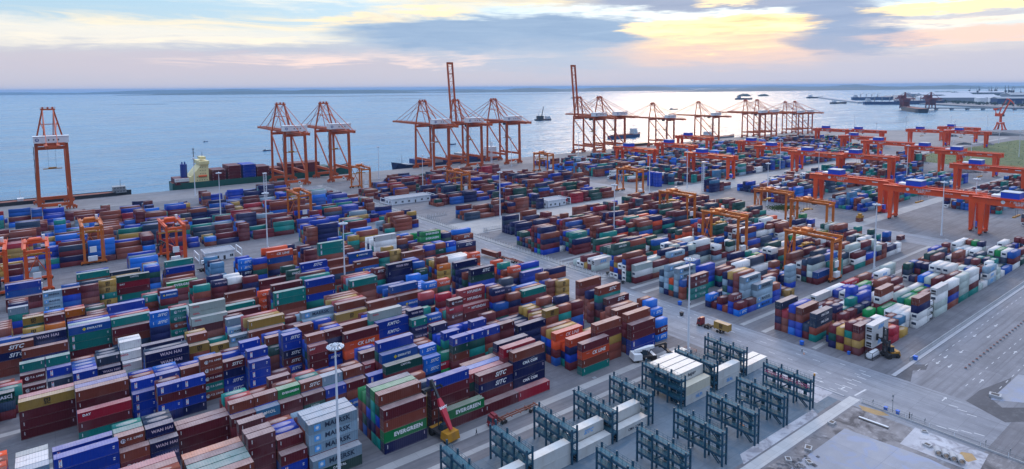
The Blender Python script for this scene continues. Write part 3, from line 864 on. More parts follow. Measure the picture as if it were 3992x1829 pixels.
18.2 262.6 40 2.75 B.B.t.t
36.8 259.9 20 2.6 p.E.t.m
42 251.9 40 2.6 w.m.B.B
42 254.6 40 2.6 e.B.E.m
107.1 277.9 20 2.6 b.n.B.B
102 246.7 40 2.9 s.t.n.n
102 249.3 40 2.9 p.t.t.d
102 251.9 40 2.9 b.m.t.b
114.6 251.9 20 2.6 p.n.n.b
134.2 249.3 20 2.6 b.b.B.b
145.6 249.3 20 2.6 y.m.b.m
145.6 251.9 20 2.6 y.E.d.m
151.8 249.3 40 2.9 w.b.b.E
151.8 251.9 40 2.9 w.d.b.n
90 275.3 40 2.9 m.B.E.E
102.5 302.3 20 2.6 n.d
102.4 283.2 40 2.9 p.t.b.t
47.9 275.3 20 2.6 p.b.E
55 277.9 20 2.6 v.m.E
61.2 277.9 20 2.6 w.m.b
73.2 275.3 40 2.6 v.B.n
45.9 329.3 40 2.75 t*.m.B.d
5.6 304.9 20 2.6 p.m.m.b
-0.5 304.9 20 2.6 w.t.b.E
-13 331.9 40 2.75 B*.E*.B.t
-13 334.6 40 2.75 b.m.n.b
30.9 283.2 20 2.6 p.t.n.B
35.9 275.3 20 2.6 s.d.n.d
115.2 272.6 40 2.9 B.E.b
128.3 275.3 20 2.6 y.m.n
134.5 275.3 20 2.6 p.E.m
151.3 272.6 20 2.6 p.m.E
157.5 272.6 20 2.6 b.n.t
187.8 299.6 40 2.6 c.m.m.b
139.7 302.3 40 2.9 w.t.m.n
218.8 98.6 20 2.6 m.d.n
225.5 93.3 40 2.6 n.n.n
225.5 96 40 2.6 w.m
227.3 144.9 40 2.9 y.n.B.t.t
233.5 168.6 40 2.75 b.d.d
219.1 219.7 40 2.9 w.m
233.2 219.7 40 2.75 d.t.d
233.2 222.3 40 2.75 d.b.n
233.2 224.9 40 2.75 d.E.b
233.2 227.6 40 2.75 r.t.B
235 253.4 40 2.6 t.m.t.B
235.2 256.1 40 2.6 B.b.E.m
235 258.8 40 2.6 m.E.B.B
218.6 261.4 40 2.9 m.n.n.m.B
218.6 264.1 40 2.9 m.m.m.d.m
222.7 258.8 40 2.6 d
239 105.5 20 2.6 m.m
245.3 105.5 20 2.6 m.m
251.6 105.5 20 2.6 v.m
258 105.5 20 2.6 n.m
264.3 105.5 20 2.6 m
284 105.5 40 2.6 m.b
239 108.2 20 2.6 n/W.m.m
245.3 108.2 20 2.6 t.m
251.6 108.2 20 2.6 t.t.m
258 108.2 40 2.6 B.B.m
271 108.2 40 2.6 w.m
239 110.8 20 2.6 m.m.m
245.3 110.8 20 2.6 m.m
251.6 110.8 20 2.6 w.t
257.9 110.8 20 2.6 B.B.B.B
264.2 110.8 40 2.6 B.B.n
284 110.8 40 2.6 b.n/W.m
297 110.8 40 2.6 m.w
240 113.5 20 2.6 s.s
258.5 113.5 40 2.6 w/J.w/J.w
271 113.5 40 2.6 g/G.g/G.g
284 113.5 40 2.6 n.n
297 113.5 40 2.6 n.B
239 116.1 40 2.6 m.m
258.5 116.1 20 2.6 B.B.B
265 116.1 20 2.6 B.B.B
271.5 116.1 40 2.6 m.b
284 116.1 40 2.6 r.b
297 116.1 40 2.6 w/J.w.m
245.5 118.8 40 2.6 w*.e.m
258 118.8 40 2.6 w.e.m
271 118.8 40 2.6 r/T.m.b
284 118.8 40 2.6 b.n.m
297 118.8 40 2.6 B.m
310 118.8 40 2.6 e.e.w
238.5 90.7 20 2.6 k.m
245 90.7 20 2.6 m.b
251.5 90.7 20 2.6 l.w
258 90.7 40 2.6 w.w
271 90.7 40 2.6 w.m
244.5 93.3 20 2.6 s.s
251 93.3 20 2.6 b.m
258 93.3 40 2.6 w.m
277 93.3 40 2.6 b.m
290 93.3 40 2.6 m.b
244.5 96 20 2.6 w.w
258 96 40 2.6 w.b
277 96 40 2.6 g.m
290 96 40 2.6 m.m
231.5 98.6 40 2.6 b.m
258 98.6 40 2.6 g.m
277 98.6 40 2.6 t.m
290 98.6 40 2.6 g/G.m
257 137 20 2.6 y/Z
250.6 139.7 20 2.6 c.c
257 139.7 20 2.6 m
250.6 142.3 20 2.6 s.s.s
268 142.3 20 2.6 s.s.s.B
250.6 144.9 40 2.6 m.m.m
268 144.9 20 2.6 n.n
250 147.6 40 2.6 m.b
263 147.6 20 2.6 b.E.m
270 147.6 20 2.6 c.m
277 147.6 20 2.6 c.m
47.5 151.8 40 2.6 s.g.s.s
34.6 151.8 20 2.6 m*.m.m.m.g
108.9 149.2 40 2.75 n*.m.n.b.n
108.9 151.8 40 2.75 d.m.n.n
158.5 143.9 40 2.75 m.m.n
158.5 146.5 40 2.75 b*.m.b.m.m
158.5 149.2 40 2.75 b.b.m.m.b
158.5 151.8 40 2.75 b.m.b.v
101.7 171.1 20 2.6 B.g.d.B
101.7 173.8 20 2.6 B.b.b.B
101.7 176.4 20 2.6 n*.d.m.m.B
107.9 171.1 20 2.6 B.B.B
107.9 173.8 20 2.6 B.b.n
107.9 176.4 20 2.6 B.b.m.B
114.1 168.5 20 2.6 B.B.B.B
114.1 171.1 20 2.6 B*.m.B.B.B
114.1 173.8 20 2.6 B.B.m
114.1 176.4 20 2.6 B.B.B.B
120.2 168.5 20 2.6 m.b.m.m
120.2 171.1 20 2.6 m.m.m.m
120.2 173.8 20 2.6 m.m.m.E.y
120.2 176.4 20 2.6 B.b.m
140.5 171.1 20 2.6 m.y.y.y
140.5 173.8 20 2.6 y.y.y.y
140.5 176.4 20 2.6 y.y.y.y
146.7 171.1 20 2.6 d.m.g.b
146.7 173.8 20 2.6 b.m.b.m.b
146.7 176.4 20 2.6 b.d.m
152.9 168.5 20 2.6 m.m.b
152.9 171.1 20 2.6 n.m.b.m.m
152.9 173.8 20 2.6 B.B.m.y
152.9 176.4 20 2.6 m.m.m.t
169.7 171.1 40 2.9 n.b.b.b
169.7 173.8 40 2.9 b.b.b
169.7 176.4 40 2.9 b*.m.b.B.b
35.1 204.4 20 2.6 E.c.y.b
47.5 201.8 20 2.6 B*.B.t.t.B
60 201.8 20 2.6 E.B.n.B.B
65.7 204.4 20 2.6 b*.m.B.B.b
72 201.8 20 2.6 B.n.B
72 204.4 20 2.6 B.b.m.n.b
88.9 201.8 40 2.9 B.e.b.e
88.9 204.4 40 2.9 m.e.e.e
102.3 201.8 20 2.6 n.E.n.n
102.3 204.4 20 2.6 n.n.n.n
119.4 201.8 20 2.6 r.m.c.E.b
127.2 201.8 40 2.75 p.p.b.p
127.2 204.4 40 2.75 n.p.m
139.3 201.8 20 2.6 m.m.n.n
139.3 204.4 20 2.6 n.m.n.n
108.6 225.4 40 2.75 E.g.E.E
108.6 228.1 40 2.75 m.E.E
108.6 230.8 40 2.75 E.m.b.n
122.2 225.4 20 2.6 c.c.E.B
122.2 228.1 20 2.6 c.n.c.b
122.2 230.8 20 2.6 c.c.c.c.c
128.3 225.4 20 2.6 o.o.b
128.3 228.1 20 2.6 b.b.m
128.3 230.8 20 2.6 b.o.o
145.3 225.4 40 2.9 n.v.n
145.3 228.1 40 2.9 n.n.n.n
145.3 230.8 40 2.9 n*.d.n.b.n
71.5 251.9 40 2.9 m.m.m.E
71.5 254.6 40 2.9 m.m.m
70.9 246.7 40 2.6 t.b.t
84.2 251.9 40 2.9 t.B.B.B.B
84.2 254.6 40 2.9 d.B.b
84.2 257.2 40 2.9 m.B.b.n.B
114.6 254.6 20 2.6 B.c.m.b
133.1 251.9 20 2.6 B.E.E.m.E
133.1 254.6 20 2.6 E.g.E.b.E
133.1 257.2 20 2.6 E.m.E.n
145.6 254.6 20 2.6 d.b.n.b
145.6 257.2 20 2.6 b.b.b.b
162.2 254.6 20 2.6 o.o.o.b
162.2 257.2 20 2.6 g.b.t
84.2 277.9 20 2.6 d.m.d.d.d
84.2 280.6 20 2.6 d.d.d
84.2 283.2 20 2.6 d.d.n
91 277.9 40 2.9 B.d.c.B
72.4 304.9 20 2.6 b.c.E.v
72.4 307.6 20 2.6 B.n.c.n.n
72.4 310.2 20 2.6 c.n.b.c
85.2 307.6 40 2.9 v.t.o
85.2 310.2 40 2.9 o.m.o.n.m
102.5 304.9 20 2.6 n.m.m.m.B
102.5 307.6 20 2.6 c.m.n.v
102.5 310.2 20 2.6 m.b.m.m.m
47.9 277.9 20 2.6 m.t.b
47.9 280.6 20 2.6 m.t.m.t.y
47.9 283.2 20 2.6 b.t.t.t
55 280.6 20 2.6 y.n.n
55 283.2 20 2.6 n.m.m.n.n
61.2 280.6 20 2.6 w.w.m.m.w
61.2 283.2 20 2.6 w.v.n
24.6 310.2 40 2.6 g.E.v.d
18.1 307.6 20 2.6 b.b.y
18.1 310.2 20 2.6 y.g.c
11.8 304.9 20 2.6 b.b.b
11.8 307.6 20 2.6 m.m.b.b
11.8 310.2 20 2.6 b.v.m
5.6 307.6 20 2.6 E.E.B.B.b
5.6 310.2 20 2.6 n.m.m.E
-0.5 307.6 20 2.6 s.d.s.n
-0.5 310.2 20 2.6 b.s.m.m
35.9 277.9 20 2.6 m.E.m.E.m
114.6 277.9 40 2.9 n.v.B
114.6 280.6 40 2.9 E.B.b.E
114.6 283.2 40 2.9 E.B.B.E
128.3 277.9 20 2.6 m.b.m.m
128.3 280.6 20 2.6 b.m.v.b
128.3 283.2 20 2.6 m.b.m.m
134.5 277.9 20 2.6 y.y.m.y
134.5 280.6 20 2.6 y.n.c.m.y
134.5 283.2 20 2.6 y.y.y
152.5 275.3 20 2.6 m.m.B.m
152.5 277.9 20 2.6 m.B.B.B
152.5 280.6 20 2.6 b.t.b.m
152.5 283.2 20 2.6 d.B.n
158.7 275.3 20 2.6 m.b.n
158.7 277.9 20 2.6 m.b.d.b
158.7 280.6 20 2.6 d.t.m.d
158.7 283.2 20 2.6 m.B.b.b
164.9 272.6 20 2.6 c.m.c.B
164.9 275.3 20 2.6 B.E.B
164.9 277.9 20 2.6 y.c.g.c
164.9 280.6 20 2.6 c.c.v.m
164.9 283.2 20 2.6 B.c.c.c
139.7 304.9 40 2.9 w.w.n.w
139.7 307.6 40 2.9 n.m.w
139.7 310.2 40 2.9 w.w.w.d
165.8 299.6 40 2.6 v.g.g.g.g
165.8 302.3 40 2.6 B.m.g
165.8 304.9 40 2.6 g.g.g
165.8 307.6 40 2.6 g.g.g.E
165.8 310.2 40 2.6 m.n.g
227.7 147.6 40 2.75 n.s.d.s.s
218.8 173.8 40 2.6 v.s.v.s
219 204.2 40 2.6 E.b.w
22.2 151.8 40 2.6 b.m
9 149.2 40 2.6 b*.c.m.B
9 151.8 40 2.6 p*.b.m.m
96.4 151.8 40 2.6 m.B.g
146.4 149.2 20 2.75 y.m.b
146.4 151.8 20 2.75 B.m
17.4 176.4 20 2.6 n.n.b
42.6 171.1 20 2.6 b.n
42.6 173.8 20 2.6 b.c
42.6 176.4 20 2.6 b.b.b
48.7 173.8 20 2.6 g.g
48.7 176.4 20 2.6 m*.b.y.g
55 176.4 20 2.6 b.b
67.5 173.8 20 2.6 b.b.m
67.5 176.4 20 2.6 b.m.b
92.6 176.4 20 2.6 d.b.m
128.2 171.1 40 2.6 n.n.n
128.2 173.8 40 2.6 v.n.n
128.2 176.4 40 2.6 n.t.n
5 204.4 40 2.9 m*.m.b.m
-20.5 201.8 20 2.6 b.n.b.g
-20.5 204.4 20 2.6 g.b.g
23.1 193.8 20 2.6 m.b.B.b
29.2 193.8 20 2.6 B.B.m
41.3 199.1 20 2.6 m.n.m
41.3 201.8 20 2.6 B.m.B.d
108.4 193.8 20 2.6 r.E.m
108.4 196.5 20 2.6 m.E
108.4 199.1 20 2.6 t.E.m.E
108.4 201.8 20 2.6 r.E
108.4 204.4 20 2.6 c.r.c
149.8 204.4 20 2.6 n.b.m.b
171.8 196.5 20 2.6 y.y.y
171.8 199.1 20 2.6 y.E
171.8 201.8 20 2.6 B.t.b
171.8 204.4 20 2.6 b.y.y.n
-19 230.8 20 2.6 B.B.y
23.6 222.8 40 2.6 n.n
23.6 225.4 40 2.6 n*.n.m.n
74 228.1 40 2.6 s.s.b
86.3 228.1 40 2.9 b.b.m.m
86.3 230.8 40 2.9 b.n.b.b
168.3 225.4 20 2.6 b.o.o
168.3 228.1 20 2.6 t.B.m.d
102 254.6 40 2.9 v.b
102 257.2 40 2.9 b.n
173 275.3 40 2.6 n.b.m.g
173 277.9 40 2.6 m.m.m
173 280.6 40 2.6 E.m.m
173 283.2 40 2.6 n.m
152.6 302.3 20 2.6 n.n.m
152.6 304.9 20 2.6 n.b
152.6 307.6 20 2.6 b.m.n.b
152.6 310.2 20 2.6 y.b.n
222.5 101.2 40 2.6 b.B
261.3 101.2 40 2.9 b*.w.m.n
280 101.2 40 2.9 e.m
292.9 90.7 40 2.75 m.c.b
292.9 101.2 40 2.75 w.d
305.2 90.7 40 2.75 m.e.b.b
305.2 93.3 40 2.75 n.n
305.2 96 40 2.75 m.m.e
305.2 98.6 40 2.75 e.B.g
305.2 101.2 40 2.75 c.e.e
317.8 90.7 40 2.75 w.m.w
317.8 93.3 40 2.75 w.w.w
317.8 96 40 2.75 w.m.w.b
317.8 98.6 40 2.75 w.v.c.w
317.8 101.2 40 2.75 w.w.b.m
232.5 150.2 40 2.6 b.s.b
233.5 171.2 40 2.75 n.B.B
233.5 173.8 40 2.75 E.B.B.v
244.6 193.7 40 2.6 b.B.b
244.6 196.3 40 2.6 n.s.s.s
244.6 198.9 40 2.6 b.b
244.6 201.6 40 2.6 s.s
244.6 204.2 40 2.6 s.s
233.2 230.2 40 2.75 d.d.d.d
268 150.2 20 2.6 b.B.s.s
174.3 143.9 20 2.6 m
174.3 146.5 20 2.6 n.m
174.3 151.8 20 2.6 c.m
61.1 173.8 20 2.6 c.g
61.1 176.4 20 2.6 B.m
4.9 196.5 40 2.6 b
36.8 230.8 20 2.6 y
67.8 225.4 20 2.6 g
67.8 228.1 20 2.6 m.m.m
179.9 230.8 40 2.6 B.d
-6.9 277.9 20 2.6 m
54.2 249.3 40 2.75 d
54.2 251.9 40 2.75 d.m
54.2 254.6 40 2.75 t*.m.v
79.1 304.9 20 2.6 t.m
79.1 307.6 20 2.6 y.m
79.1 310.2 20 2.6 b.y.y
103.7 326.6 20 2.6 n.k
103.7 329.3 20 2.6 k.k
103.7 331.9 20 2.6 b.k
103.7 334.6 20 2.6 y.B
103.7 337.2 20 2.6 n.n.y
64.7 326.6 20 2.6 l.l
64.7 329.3 20 2.6 n.l.l
64.7 331.9 20 2.6 l
64.7 334.6 20 2.6 l.l
64.7 337.2 20 2.6 l.n.m
60.8 304.9 20 2.6 l
60.8 307.6 20 2.6 l.B
60.8 310.2 20 2.6 b.n
45.9 331.9 40 2.75 m.y
45.9 334.6 40 2.75 n.n
45.9 337.2 40 2.75 B
42.1 302.3 40 2.9 m.g.d
42.1 304.9 40 2.9 g.g
42.1 307.6 40 2.9 b.m.g
42.1 310.2 40 2.9 m.b
187.8 302.3 40 2.6 b.B.m
187.8 304.9 40 2.6 t.B
187.8 307.6 40 2.6 B.b.y
187.8 310.2 40 2.6 b
342.8 90.7 40 2.75 w
342.8 93.3 40 2.75 c
342.8 96 40 2.75 s.s
342.8 98.6 40 2.75 b
342.8 101.2 40 2.75 b.s
220 142.3 20 2.6 b
220 144.9 20 2.6 m.B
244.8 150.2 20 2.6 b.b
245.8 165.9 40 2.6 m.t.B
245.8 168.5 40 2.6 m
245.8 171.2 40 2.6 b.n
245.8 173.8 40 2.6 m
232.2 193.7 40 2.6 b.y
232.2 196.3 40 2.6 e.E.m
232.2 198.9 40 2.6 b.v
232.2 201.6 40 2.6 E.b
232.2 204.2 40 2.6 m.m
232.6 248.2 40 2.75 m
239 118.8 20 2.6 g.m
251.6 113.5 20 2.6 m.t
251.6 116.1 20 2.6 b.t
43.7 228.1 20 2.6 t
43.7 230.8 20 2.6 t.B
190.3 222.8 40 2.6 d
190.3 225.4 40 2.6 b
-13 337.2 40 2.75 m
167.4 334.6 20 2.6 B
167.4 337.2 20 2.6 B
238.5 101.2 20 2.6 r
219.1 222.3 40 2.9 y
219.1 224.9 40 2.9 m.w
219.1 227.6 40 2.9 w
219.1 230.2 40 2.9 e
284 108.2 40 2.6 m
245 98.6 20 2.6 E
245 101.2 20 2.6 b
251.5 96 20 2.6 w
251.5 98.6 20 2.6 t
251.5 101.2 20 2.6 g.l
277 150.2 20 2.6 c
232.5 110.8 20 2.6 y
232.5 113.5 20 2.6 m
232.5 116.1 20 2.6 y
232.5 118.8 20 2.6 g
257 142.3 20 2.6 y
257 150.2 20 2.6 y
-38.6 191.2 40 2.9 b.b
-38.6 196.5 40 2.6 m.m.E
-38.6 199.1 40 2.75 d.b
-38.6 201.8 40 2.9 b.b.y
-38.6 204.4 40 2.75 b.m.B.y
-38.6 220.2 20 2.6 y.y.s
-38.6 222.8 20 2.6 n.s
-38.6 228.1 20 2.6 s.m.b.B
-38.6 230.8 20 2.6 m.E.n.y
-31.7 217.5 20 2.6 t.m
-31.7 220.2 20 2.6 c.d.t
-31.7 222.8 20 2.6 B.m.n
-31.7 225.4 20 2.6 m.B.t.B
-31.7 228.1 20 2.6 n.t.n.d
-31.7 230.8 20 2.6 n.b.B
-48 244 20 2.6 b.m.E.b
-48 249.3 20 2.6 v.b.m.s
-48 254.6 20 2.6 s.n.t
-48 257.2 20 2.6 m.t.v.b
-41.6 244 40 2.75 E
-41.6 246.7 40 2.9 y.B.m
-41.6 249.3 40 2.9 b.b.B
-41.6 251.9 40 2.9 n.n.s
-41.6 254.6 40 2.9 b.B.n.t
-41.6 257.2 40 2.9 b.t.b
-29.1 244 20 2.6 c.d.c
-29.1 246.7 20 2.6 m.E.n.b
-29.1 249.3 20 2.6 b.c.n.b
-29.1 251.9 20 2.6 t.y.y.v
-29.1 254.6 20 2.6 B.y.n.m
-29.1 257.2 20 2.6 b.m.n.m
-48 270 20 2.6 v
-48 272.6 20 2.6 n.B
-48 275.3 20 2.6 s
-48 277.9 20 2.6 s
-48 283.2 20 2.6 y.m
-41.6 270 40 2.75 m
-41.6 272.6 40 2.75 m.c
-41.6 275.3 40 2.9 B.m
-41.6 277.9 40 2.75 n.n
-41.6 280.6 40 2.6 m.v
-41.6 283.2 40 2.9 E.B
-29.1 270 40 2.6 s
-29.1 272.6 40 2.9 b
-29.1 277.9 40 2.6 y.E.s
-29.1 280.6 40 2.75 m
-16 270 20 2.6 B.m.y
-16 272.6 20 2.6 b.y.B.B
-16 275.3 20 2.6 b.t.c.b
-16 277.9 20 2.6 b.y.B.y
-16 280.6 20 2.6 m.y.B.v
-16 283.2 20 2.6 y.y.s
11.9 270 20 2.6 m.B.E.b
11.9 272.6 20 2.6 b.s.v.y
11.9 275.3 20 2.6 d.y.y
11.9 277.9 20 2.6 d.c.B.s
11.9 280.6 20 2.6 m.m.d.m
18.3 270 40 2.75 y
18.3 272.6 40 2.9 B*.y.v.y
18.3 275.3 40 2.75 m.E.m
18.3 277.9 40 2.9 E.b.n
18.3 280.6 40 2.75 m.c.n
18.3 283.2 40 2.9 E.B
-50 297 20 2.6 y.n
-50 299.6 20 2.6 m
-50 302.3 20 2.6 d.m
-50 304.9 20 2.6 B.n.b
-50 307.6 20 2.6 m.b
-50 310.2 20 2.6 s.d
-43.6 297 20 2.6 c
-43.6 299.6 20 2.6 y.v
-43.6 302.3 20 2.6 B
-43.6 304.9 20 2.6 n
-43.6 307.6 20 2.6 n.b
-43.6 310.2 20 2.6 b.d.m
-37.2 297 20 2.6 B
-37.2 299.6 20 2.6 B
-37.2 302.3 20 2.6 n
-37.2 304.9 20 2.6 b.n.m
-37.2 307.6 20 2.6 t.b
-30.8 297 40 2.6 n.c
-30.8 302.3 40 2.6 m.E
-30.8 304.9 40 2.6 m.n.n
-11.3 297 20 2.6 s*.t.B.m
-11.3 299.6 20 2.6 m.c.m
-11.3 302.3 20 2.6 n.v.y.m
-11.3 304.9 20 2.6 m.d.n.v
-11.3 307.6 20 2.6 b.b.m.v
-11.3 310.2 20 2.6 m.m.b
109.1 297 20 2.6 B
109.1 299.6 20 2.6 b.E.m
109.1 302.3 20 2.6 B.B
109.1 304.9 20 2.6 E.b
109.1 307.6 20 2.6 y.d
109.1 310.2 20 2.6 n
115.5 297 40 2.6 m.b.b
115.5 299.6 40 2.6 m.b.d.y
115.5 302.3 40 2.75 b.y.B.b
115.5 304.9 40 2.6 b.m.y.m
115.5 307.6 40 2.75 m.y.d.B
115.5 310.2 40 2.9 y.m.E.y
158.9 297 20 2.6 m.y.d
158.9 299.6 20 2.6 v.m
158.9 302.3 20 2.6 B.t.b
158.9 304.9 20 2.6 b.b.B.v
158.9 307.6 20 2.6 t.E.B
158.9 310.2 20 2.6 c.m.E.c
178.9 297 20 2.6 n.d.m.y
178.9 299.6 20 2.6 b.d.b.m
178.9 302.3 20 2.6 y.m.b.b
178.9 307.6 20 2.6 b.b.n
-50 324 20 2.6 B.m.n
-50 326.6 20 2.6 v.m.B.m
-50 329.3 20 2.6 m.B.B.y
-50 331.9 20 2.6 c.s.s.n
-50 334.6 20 2.6 m.b.y.n
-50 337.2 20 2.6 m.d.y.d
-43.6 324 20 2.6 d.b.b
-43.6 326.6 20 2.6 m.n.n.y
-43.6 329.3 20 2.6 y.d.d
-43.6 331.9 20 2.6 y.y.v.t
-43.6 337.2 20 2.6 B.n.m.c
-30.8 324 40 2.75 c
-30.8 326.6 40 2.9 b.y
-30.8 329.3 40 2.9 d.y.y
-30.8 331.9 40 2.75 b.B
-30.8 334.6 40 2.9 s
-30.8 337.2 40 2.75 B
11.8 324 40 2.6 s.y
11.8 326.6 40 2.75 v.B.B
11.8 329.3 40 2.6 d.n.s
11.8 331.9 40 2.75 t*.b.y.s
11.8 334.6 40 2.75 B.n.b.m
11.8 337.2 40 2.6 b.B.m
24.3 326.6 40 2.9 n.d
24.3 329.3 40 2.6 y.B.m
24.3 331.9 40 2.9 m.v
24.3 334.6 40 2.9 v*.B.m
24.3 337.2 40 2.75 m.m
37.4 326.6 20 2.6 B.d.n.c
37.4 329.3 20 2.6 c.v.b.m
37.4 331.9 20 2.6 s.v.d.y
37.4 334.6 20 2.6 b.y.b.t
110 326.6 20 2.6 b
110 329.3 20 2.6 m.m
110 331.9 20 2.6 b
110 334.6 20 2.6 c
110 337.2 20 2.6 m.m
128.9 324 20 2.6 c
128.9 326.6 20 2.6 m.b
128.9 329.3 20 2.6 s
128.9 331.9 20 2.6 b.y
128.9 334.6 20 2.6 b
128.9 337.2 20 2.6 B.t.m
135.4 324 20 2.6 y.t.d.m
135.4 326.6 20 2.6 E.b.B.c
135.4 331.9 20 2.6 t.n.y.b
135.4 337.2 20 2.6 c.t.b
141.8 324 40 2.9 b.c
141.8 326.6 40 2.9 b.y.s.s
141.8 329.3 40 2.6 s.s.v.b
141.8 331.9 40 2.75 v.n.d
141.8 334.6 40 2.9 c.m.B.m
330.1 88 20 2.6 e
330.1 90.7 20 2.6 n.E.g
330.1 93.3 20 2.6 s.w
330.1 98.6 20 2.6 w.d
336.5 88 20 2.6 w
336.5 90.7 20 2.6 m.v.m
336.5 93.3 20 2.6 E.n.n
336.5 96 20 2.6 e.e.n
336.5 98.6 20 2.6 b.n.b
355.4 88 20 2.6 e.e
355.4 90.7 20 2.6 w.m.n
355.4 93.3 20 2.6 b.m
355.4 96 20 2.6 m.w.b
355.4 98.6 20 2.6 n.n.w
361.8 88 20 2.6 w
361.8 90.7 20 2.6 t.w.v
361.8 93.3 20 2.6 n.e.e
361.8 96 20 2.6 t.w.v
361.8 98.6 20 2.6 w.n
368.2 88 40 2.9 E
368.2 90.7 40 2.9 d
368.2 93.3 40 2.9 E
368.2 96 40 2.9 g.w
368.2 98.6 40 2.6 v.w.w
380.8 88 40 2.9 E.m.w
380.8 90.7 40 2.9 w.v.E
380.8 93.3 40 2.9 g.v.n
380.8 96 40 2.9 w.E.w
380.8 98.6 40 2.9 s.E
393.3 88 40 2.6 d
393.3 93.3 40 2.75 n.m.d
393.3 96 40 2.75 e
393.3 98.6 40 2.9 w
405.9 88 40 2.6 e
405.9 90.7 40 2.6 m.v
405.9 93.3 40 2.9 b
405.9 96 40 2.6 w
405.9 98.6 40 2.6 w.m.m
418.4 88 20 2.6 B
418.4 90.7 20 2.6 e.m
418.4 93.3 20 2.6 b
418.4 96 20 2.6 B.e
418.4 98.6 20 2.6 d.m
424.8 88 20 2.6 b.d
424.8 90.7 20 2.6 w
424.8 93.3 20 2.6 m.v.E
424.8 96 20 2.6 m.w.m
322.6 105.5 20 2.6 e
322.6 108.2 20 2.6 m
322.6 110.8 20 2.6 n
322.6 113.5 20 2.6 d.v.w
329 105.5 20 2.6 m.E
329 108.2 20 2.6 n.d.d
329 110.8 20 2.6 n.m.m
329 113.5 20 2.6 E.B.g
329 116.1 20 2.6 m.m
335.4 105.5 40 2.9 v
335.4 108.2 40 2.9 s.n
335.4 113.5 40 2.75 w
335.4 116.1 40 2.9 w
348 105.5 40 2.9 t
348 110.8 40 2.6 m.v.m
348 113.5 40 2.75 d.b.m
348 116.1 40 2.6 b.n
360.5 105.5 40 2.75 b.m.b
360.5 108.2 40 2.9 w.g
360.5 113.5 40 2.6 v.n.b
360.5 116.1 40 2.75 B.m.B
373 105.5 20 2.6 b
373 108.2 20 2.6 s.b.B
373 113.5 20 2.6 b
373 116.1 20 2.6 t
379.5 105.5 20 2.6 n
379.5 108.2 20 2.6 w.t
379.5 113.5 20 2.6 B
379.5 116.1 20 2.6 m.b.w
385.9 105.5 40 2.75 w.n
385.9 108.2 40 2.6 w.n
385.9 110.8 40 2.75 w.v
385.9 113.5 40 2.6 w.e.w
385.9 116.1 40 2.9 B
398.4 105.5 20 2.6 n.e.w
398.4 108.2 20 2.6 g.m.d
398.4 110.8 20 2.6 b.v.n
398.4 113.5 20 2.6 w.B.m
398.4 116.1 20 2.6 g.w
283.6 137 40 2.9 E*.m
283.6 139.7 40 2.9 v.e.e.m
283.6 142.3 40 2.6 v.m.n.d
283.6 144.9 40 2.9 w.b.w
283.6 147.6 40 2.75 m.n.b
283.6 150.2 40 2.9 b.b.m.e
296.1 137 40 2.75 t.t.t
296.1 139.7 40 2.75 E.w.m.b
296.1 142.3 40 2.75 g.m.m
296.1 144.9 40 2.9 v.m.g.m
296.1 150.2 40 2.9 m.s.g.n
308.7 137 40 2.6 m
308.7 139.7 40 2.9 v.e.e
308.7 142.3 40 2.75 b
308.7 144.9 40 2.75 B.t
308.7 147.6 40 2.75 B.w.b
308.7 150.2 40 2.75 b.m
321.2 137 40 2.75 m.w.t
321.2 139.7 40 2.9 e.w.w.w
321.2 142.3 40 2.6 m.w.b
321.2 144.9 40 2.75 b.e.v.m
321.2 147.6 40 2.6 v.n
333.8 137 40 2.75 B.b
333.8 139.7 40 2.75 m.v.s.n
333.8 142.3 40 2.6 s.w
333.8 144.9 40 2.75 w.m.n
333.8 147.6 40 2.9 b.d
333.8 150.2 40 2.75 v.d.n
346.3 137 20 2.6 e.n.b
346.3 139.7 20 2.6 e.e.s.v
346.3 144.9 20 2.6 w.w.w.w
346.3 150.2 20 2.6 v.v.t.n
352.7 137 20 2.6 m.b.b
352.7 139.7 20 2.6 w.m.m
352.7 142.3 20 2.6 t.m.s
352.7 144.9 20 2.6 w.d.m.n
352.7 147.6 20 2.6 d.m.v.w
352.7 150.2 20 2.6 e.s.e.m
359.1 137 40 2.6 n.w
359.1 139.7 40 2.75 w.m
359.1 142.3 40 2.6 v.w
359.1 144.9 40 2.6 m.s
359.1 147.6 40 2.75 v.m.b
371.7 137 20 2.6 w.w
371.7 142.3 20 2.6 E.n.b.w
371.7 147.6 20 2.6 t.E.e
371.7 150.2 20 2.6 d.s.w.e
258.1 160.6 40 2.75 v
258.1 163.2 40 2.9 w.s.m
258.1 165.9 40 2.9 m.t.m
258.1 168.5 40 2.75 s.n
258.1 171.2 40 2.75 n.b
258.1 173.8 40 2.75 d
270.6 160.6 40 2.6 w.v
270.6 163.2 40 2.9 v.v.n
270.6 165.9 40 2.6 w.n.g
270.6 168.5 40 2.75 n.m
270.6 171.2 40 2.9 E.m
270.6 173.8 40 2.9 n.d.b
283.2 160.6 20 2.6 e.b
283.2 163.2 20 2.6 w
283.2 165.9 20 2.6 b.m.b
283.2 168.5 20 2.6 g.b.g
283.2 171.2 20 2.6 n.d
283.2 173.8 20 2.6 t.b.B
289.6 160.6 20 2.6 d
289.6 163.2 20 2.6 w.n.n.d
289.6 165.9 20 2.6 w.B.n.s
289.6 168.5 20 2.6 B.E.s
289.6 171.2 20 2.6 E.m
289.6 173.8 20 2.6 w.m.d
296 163.2 40 2.9 b.t.n
296 165.9 40 2.75 v.v.w
296 168.5 40 2.75 d.n.n.t
296 171.2 40 2.75 n.w
296 173.8 40 2.9 v.v
308.5 160.6 40 2.6 m.t
308.5 163.2 40 2.75 n.B.w.s
308.5 165.9 40 2.6 w.n.t
308.5 168.5 40 2.6 v.g
308.5 171.2 40 2.75 w.e.m
308.5 173.8 40 2.6 v.b
321.1 160.6 40 2.75 v.b
321.1 163.2 40 2.6 m.n.m.B
